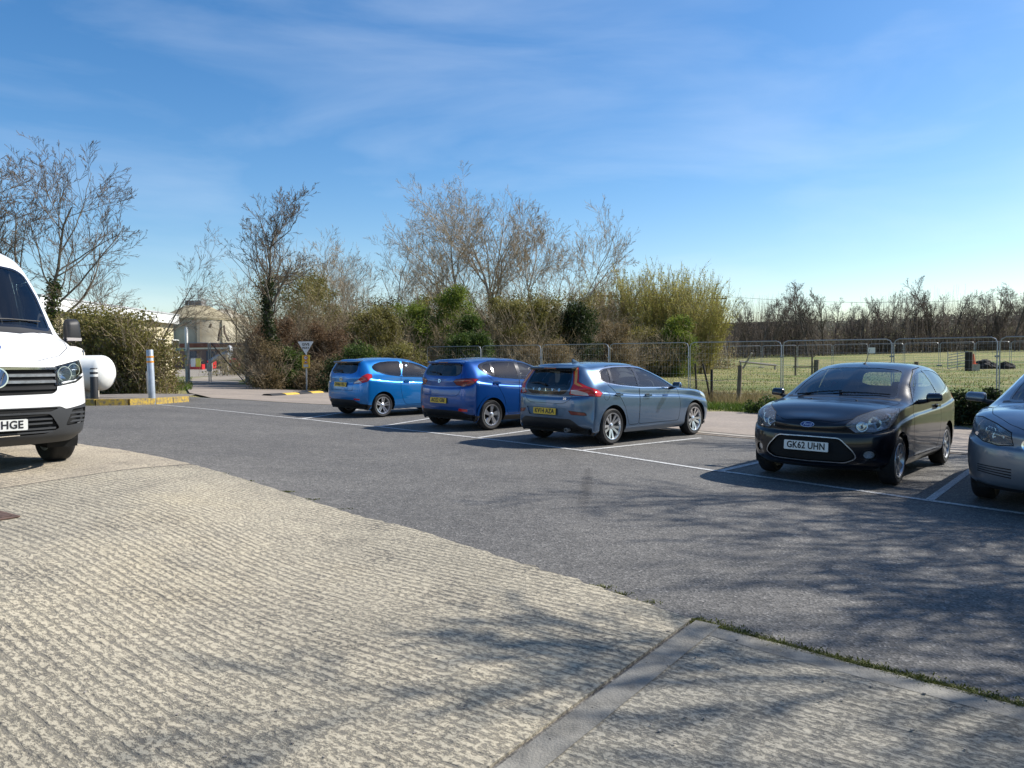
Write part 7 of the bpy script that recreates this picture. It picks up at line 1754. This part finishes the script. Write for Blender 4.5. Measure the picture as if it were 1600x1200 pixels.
def heap(px, D, wpx, hh, seed, label):
    g2 = np.random.default_rng(seed); p = gnd(px, D); w = hpx(wpx, D) / 2; bm = bmesh.new(); bmesh.ops.create_icosphere(bm, subdivisions=4, radius=1)
    for v in bm.verts:
        n_ = math.sin(v.co.x * 5 + seed) * .12 + math.sin(v.co.y * 7 + v.co.z * 4) * .10 + g2.normal(0, .03); v.co *= 1 + n_; v.co.x *= w; v.co.y *= w * .6; v.co.z = max(-.2, v.co.z * hh)
    me = bpy.data.meshes.new('soil_heap'); bm.to_mesh(me); bm.free(); o = link('soil_heap', me, None, M_['heap']); o.location = p; return props(o, label, 'heap', 'dark heaps in the field')
M_['heap'] = mat('dark_soil', (.030, .026, .024), .95, vary=.4, scale=3, bump=.6, bscale=6)
heap(1340, 52, 34, .40, 1, 'dark soil heap above the black car roof'); heap(1538, 57, 40, .65, 2, 'long dark heap right of the field gate'); heap(1572, 56, 26, .5, 3, 'dark heap at the right edge of the field')
p = gnd(1185, 62); k = MB(); k.tube([(-1.6, 0, .7), (1.6, .3, .35)], .10, 6); k.tube([(-1.2, .3, .1), (-.6, -.2, 1.4)], .08, 6); k.tube([(1.5, .3, -.05), (1.5, .3, .36)], .08, 6); k.tube([(-1.5, 0, -.05), (-1.5, 0, .7)], .08, 6); o = k.build('fallen_rail', mat('silver_wood', (.34, .31, .27), .9)); o.location = p; props(o, 'broken pale rails lying in the field', 'rail')
# electricity poles and line
def pole(px, D, ytop, label, twin=False):
    p = gnd(px, D); o = empty('electricity_pole', p); h = at(px, ytop, D).z - p.z; w = hpx(8.5, D)
    for sx in ((-w, w) if twin else (0,)): k = MB(); k.tube([(sx, 0, -.5), (sx, 0, h)], [.17, .13], 8); k.build('pole', WOOD_D, o, True)
    k = MB(); k.box((-w - .5, -.16, h - .45), (w + .5, -.02, h - .28)); k.build('crossarm', WOOD_D, o); k = MB(); k.box((-w - .5, -.16, h - 1.6), (w + .5, -.02, h - 1.45)); k.build('crossarm', WOOD_D, o)
    for sx in (-w - .3, 0, w + .3): k = MB(); k.lathe([(.02, 0), (.06, .03), (.04, .10), (.07, .14), (.03, .22), (0, .22)], 8, Matrix.Translation((sx, -.09, h - .28))); k.build('insulator', CONC, o, True)
    if twin: k = MB(); k.box((-w + .25, -.35, h - 2.9), (w - .25, .35, h - 1.7)); k.build('transformer', mat('transformer_grey', (.16, .17, .18), .6), o)
    return props(o, label, 'pole'), p, h
pole(946, 66, 456, 'twin-legged electricity pole with crossarms left of the willows', True)
_, pa, ha = pole(1120, 92, 462, 'electricity pole hidden behind the rightmost willow'); _, pb, hb = pole(1720, 78, 455, 'electricity pole outside the right edge')
A, B2 = pa + Vector((0, 0, ha)), pb + Vector((0, 0, hb)); k = MB(); k.tube([A.lerp(B2, t) - Vector((0, 0, 4 * 1.0 * t * (1 - t))) for t in np.linspace(0, 1, 24)], .018, 4); o = k.build('power_line', mat('wire_grey', (.25, .25, .25), .6)); props(o, 'thin power line crossing above the far trees', 'cable')
# dark brick bridge wall beyond the field
a, b_ = gnd(1128, 128), gnd(1215, 122); o = empty('field_wall', a); d = b_ - a; X_ = Vector((d.x, d.y, 0)); Mx = Matrix.Rotation(math.atan2(d.y, d.x), 4, 'Z'); hh = at(1150, 507, 126).z - a.z
k = MB(); k.box((0, 0, -1), (X_.length, 1.2, hh), Mx); k.build('wall', mat('dark_stone', (.06, .05, .045), .9, vary=.3, scale=1.2), o); k = MB(); k.box((-.2, -.15, hh), (X_.length + .2, 1.35, hh + .3), Mx); k.build('coping', mat('stone_coping', (.14, .12, .10), .9), o); props(o, 'long dark stone wall beyond the field, right of the willows', 'wall')
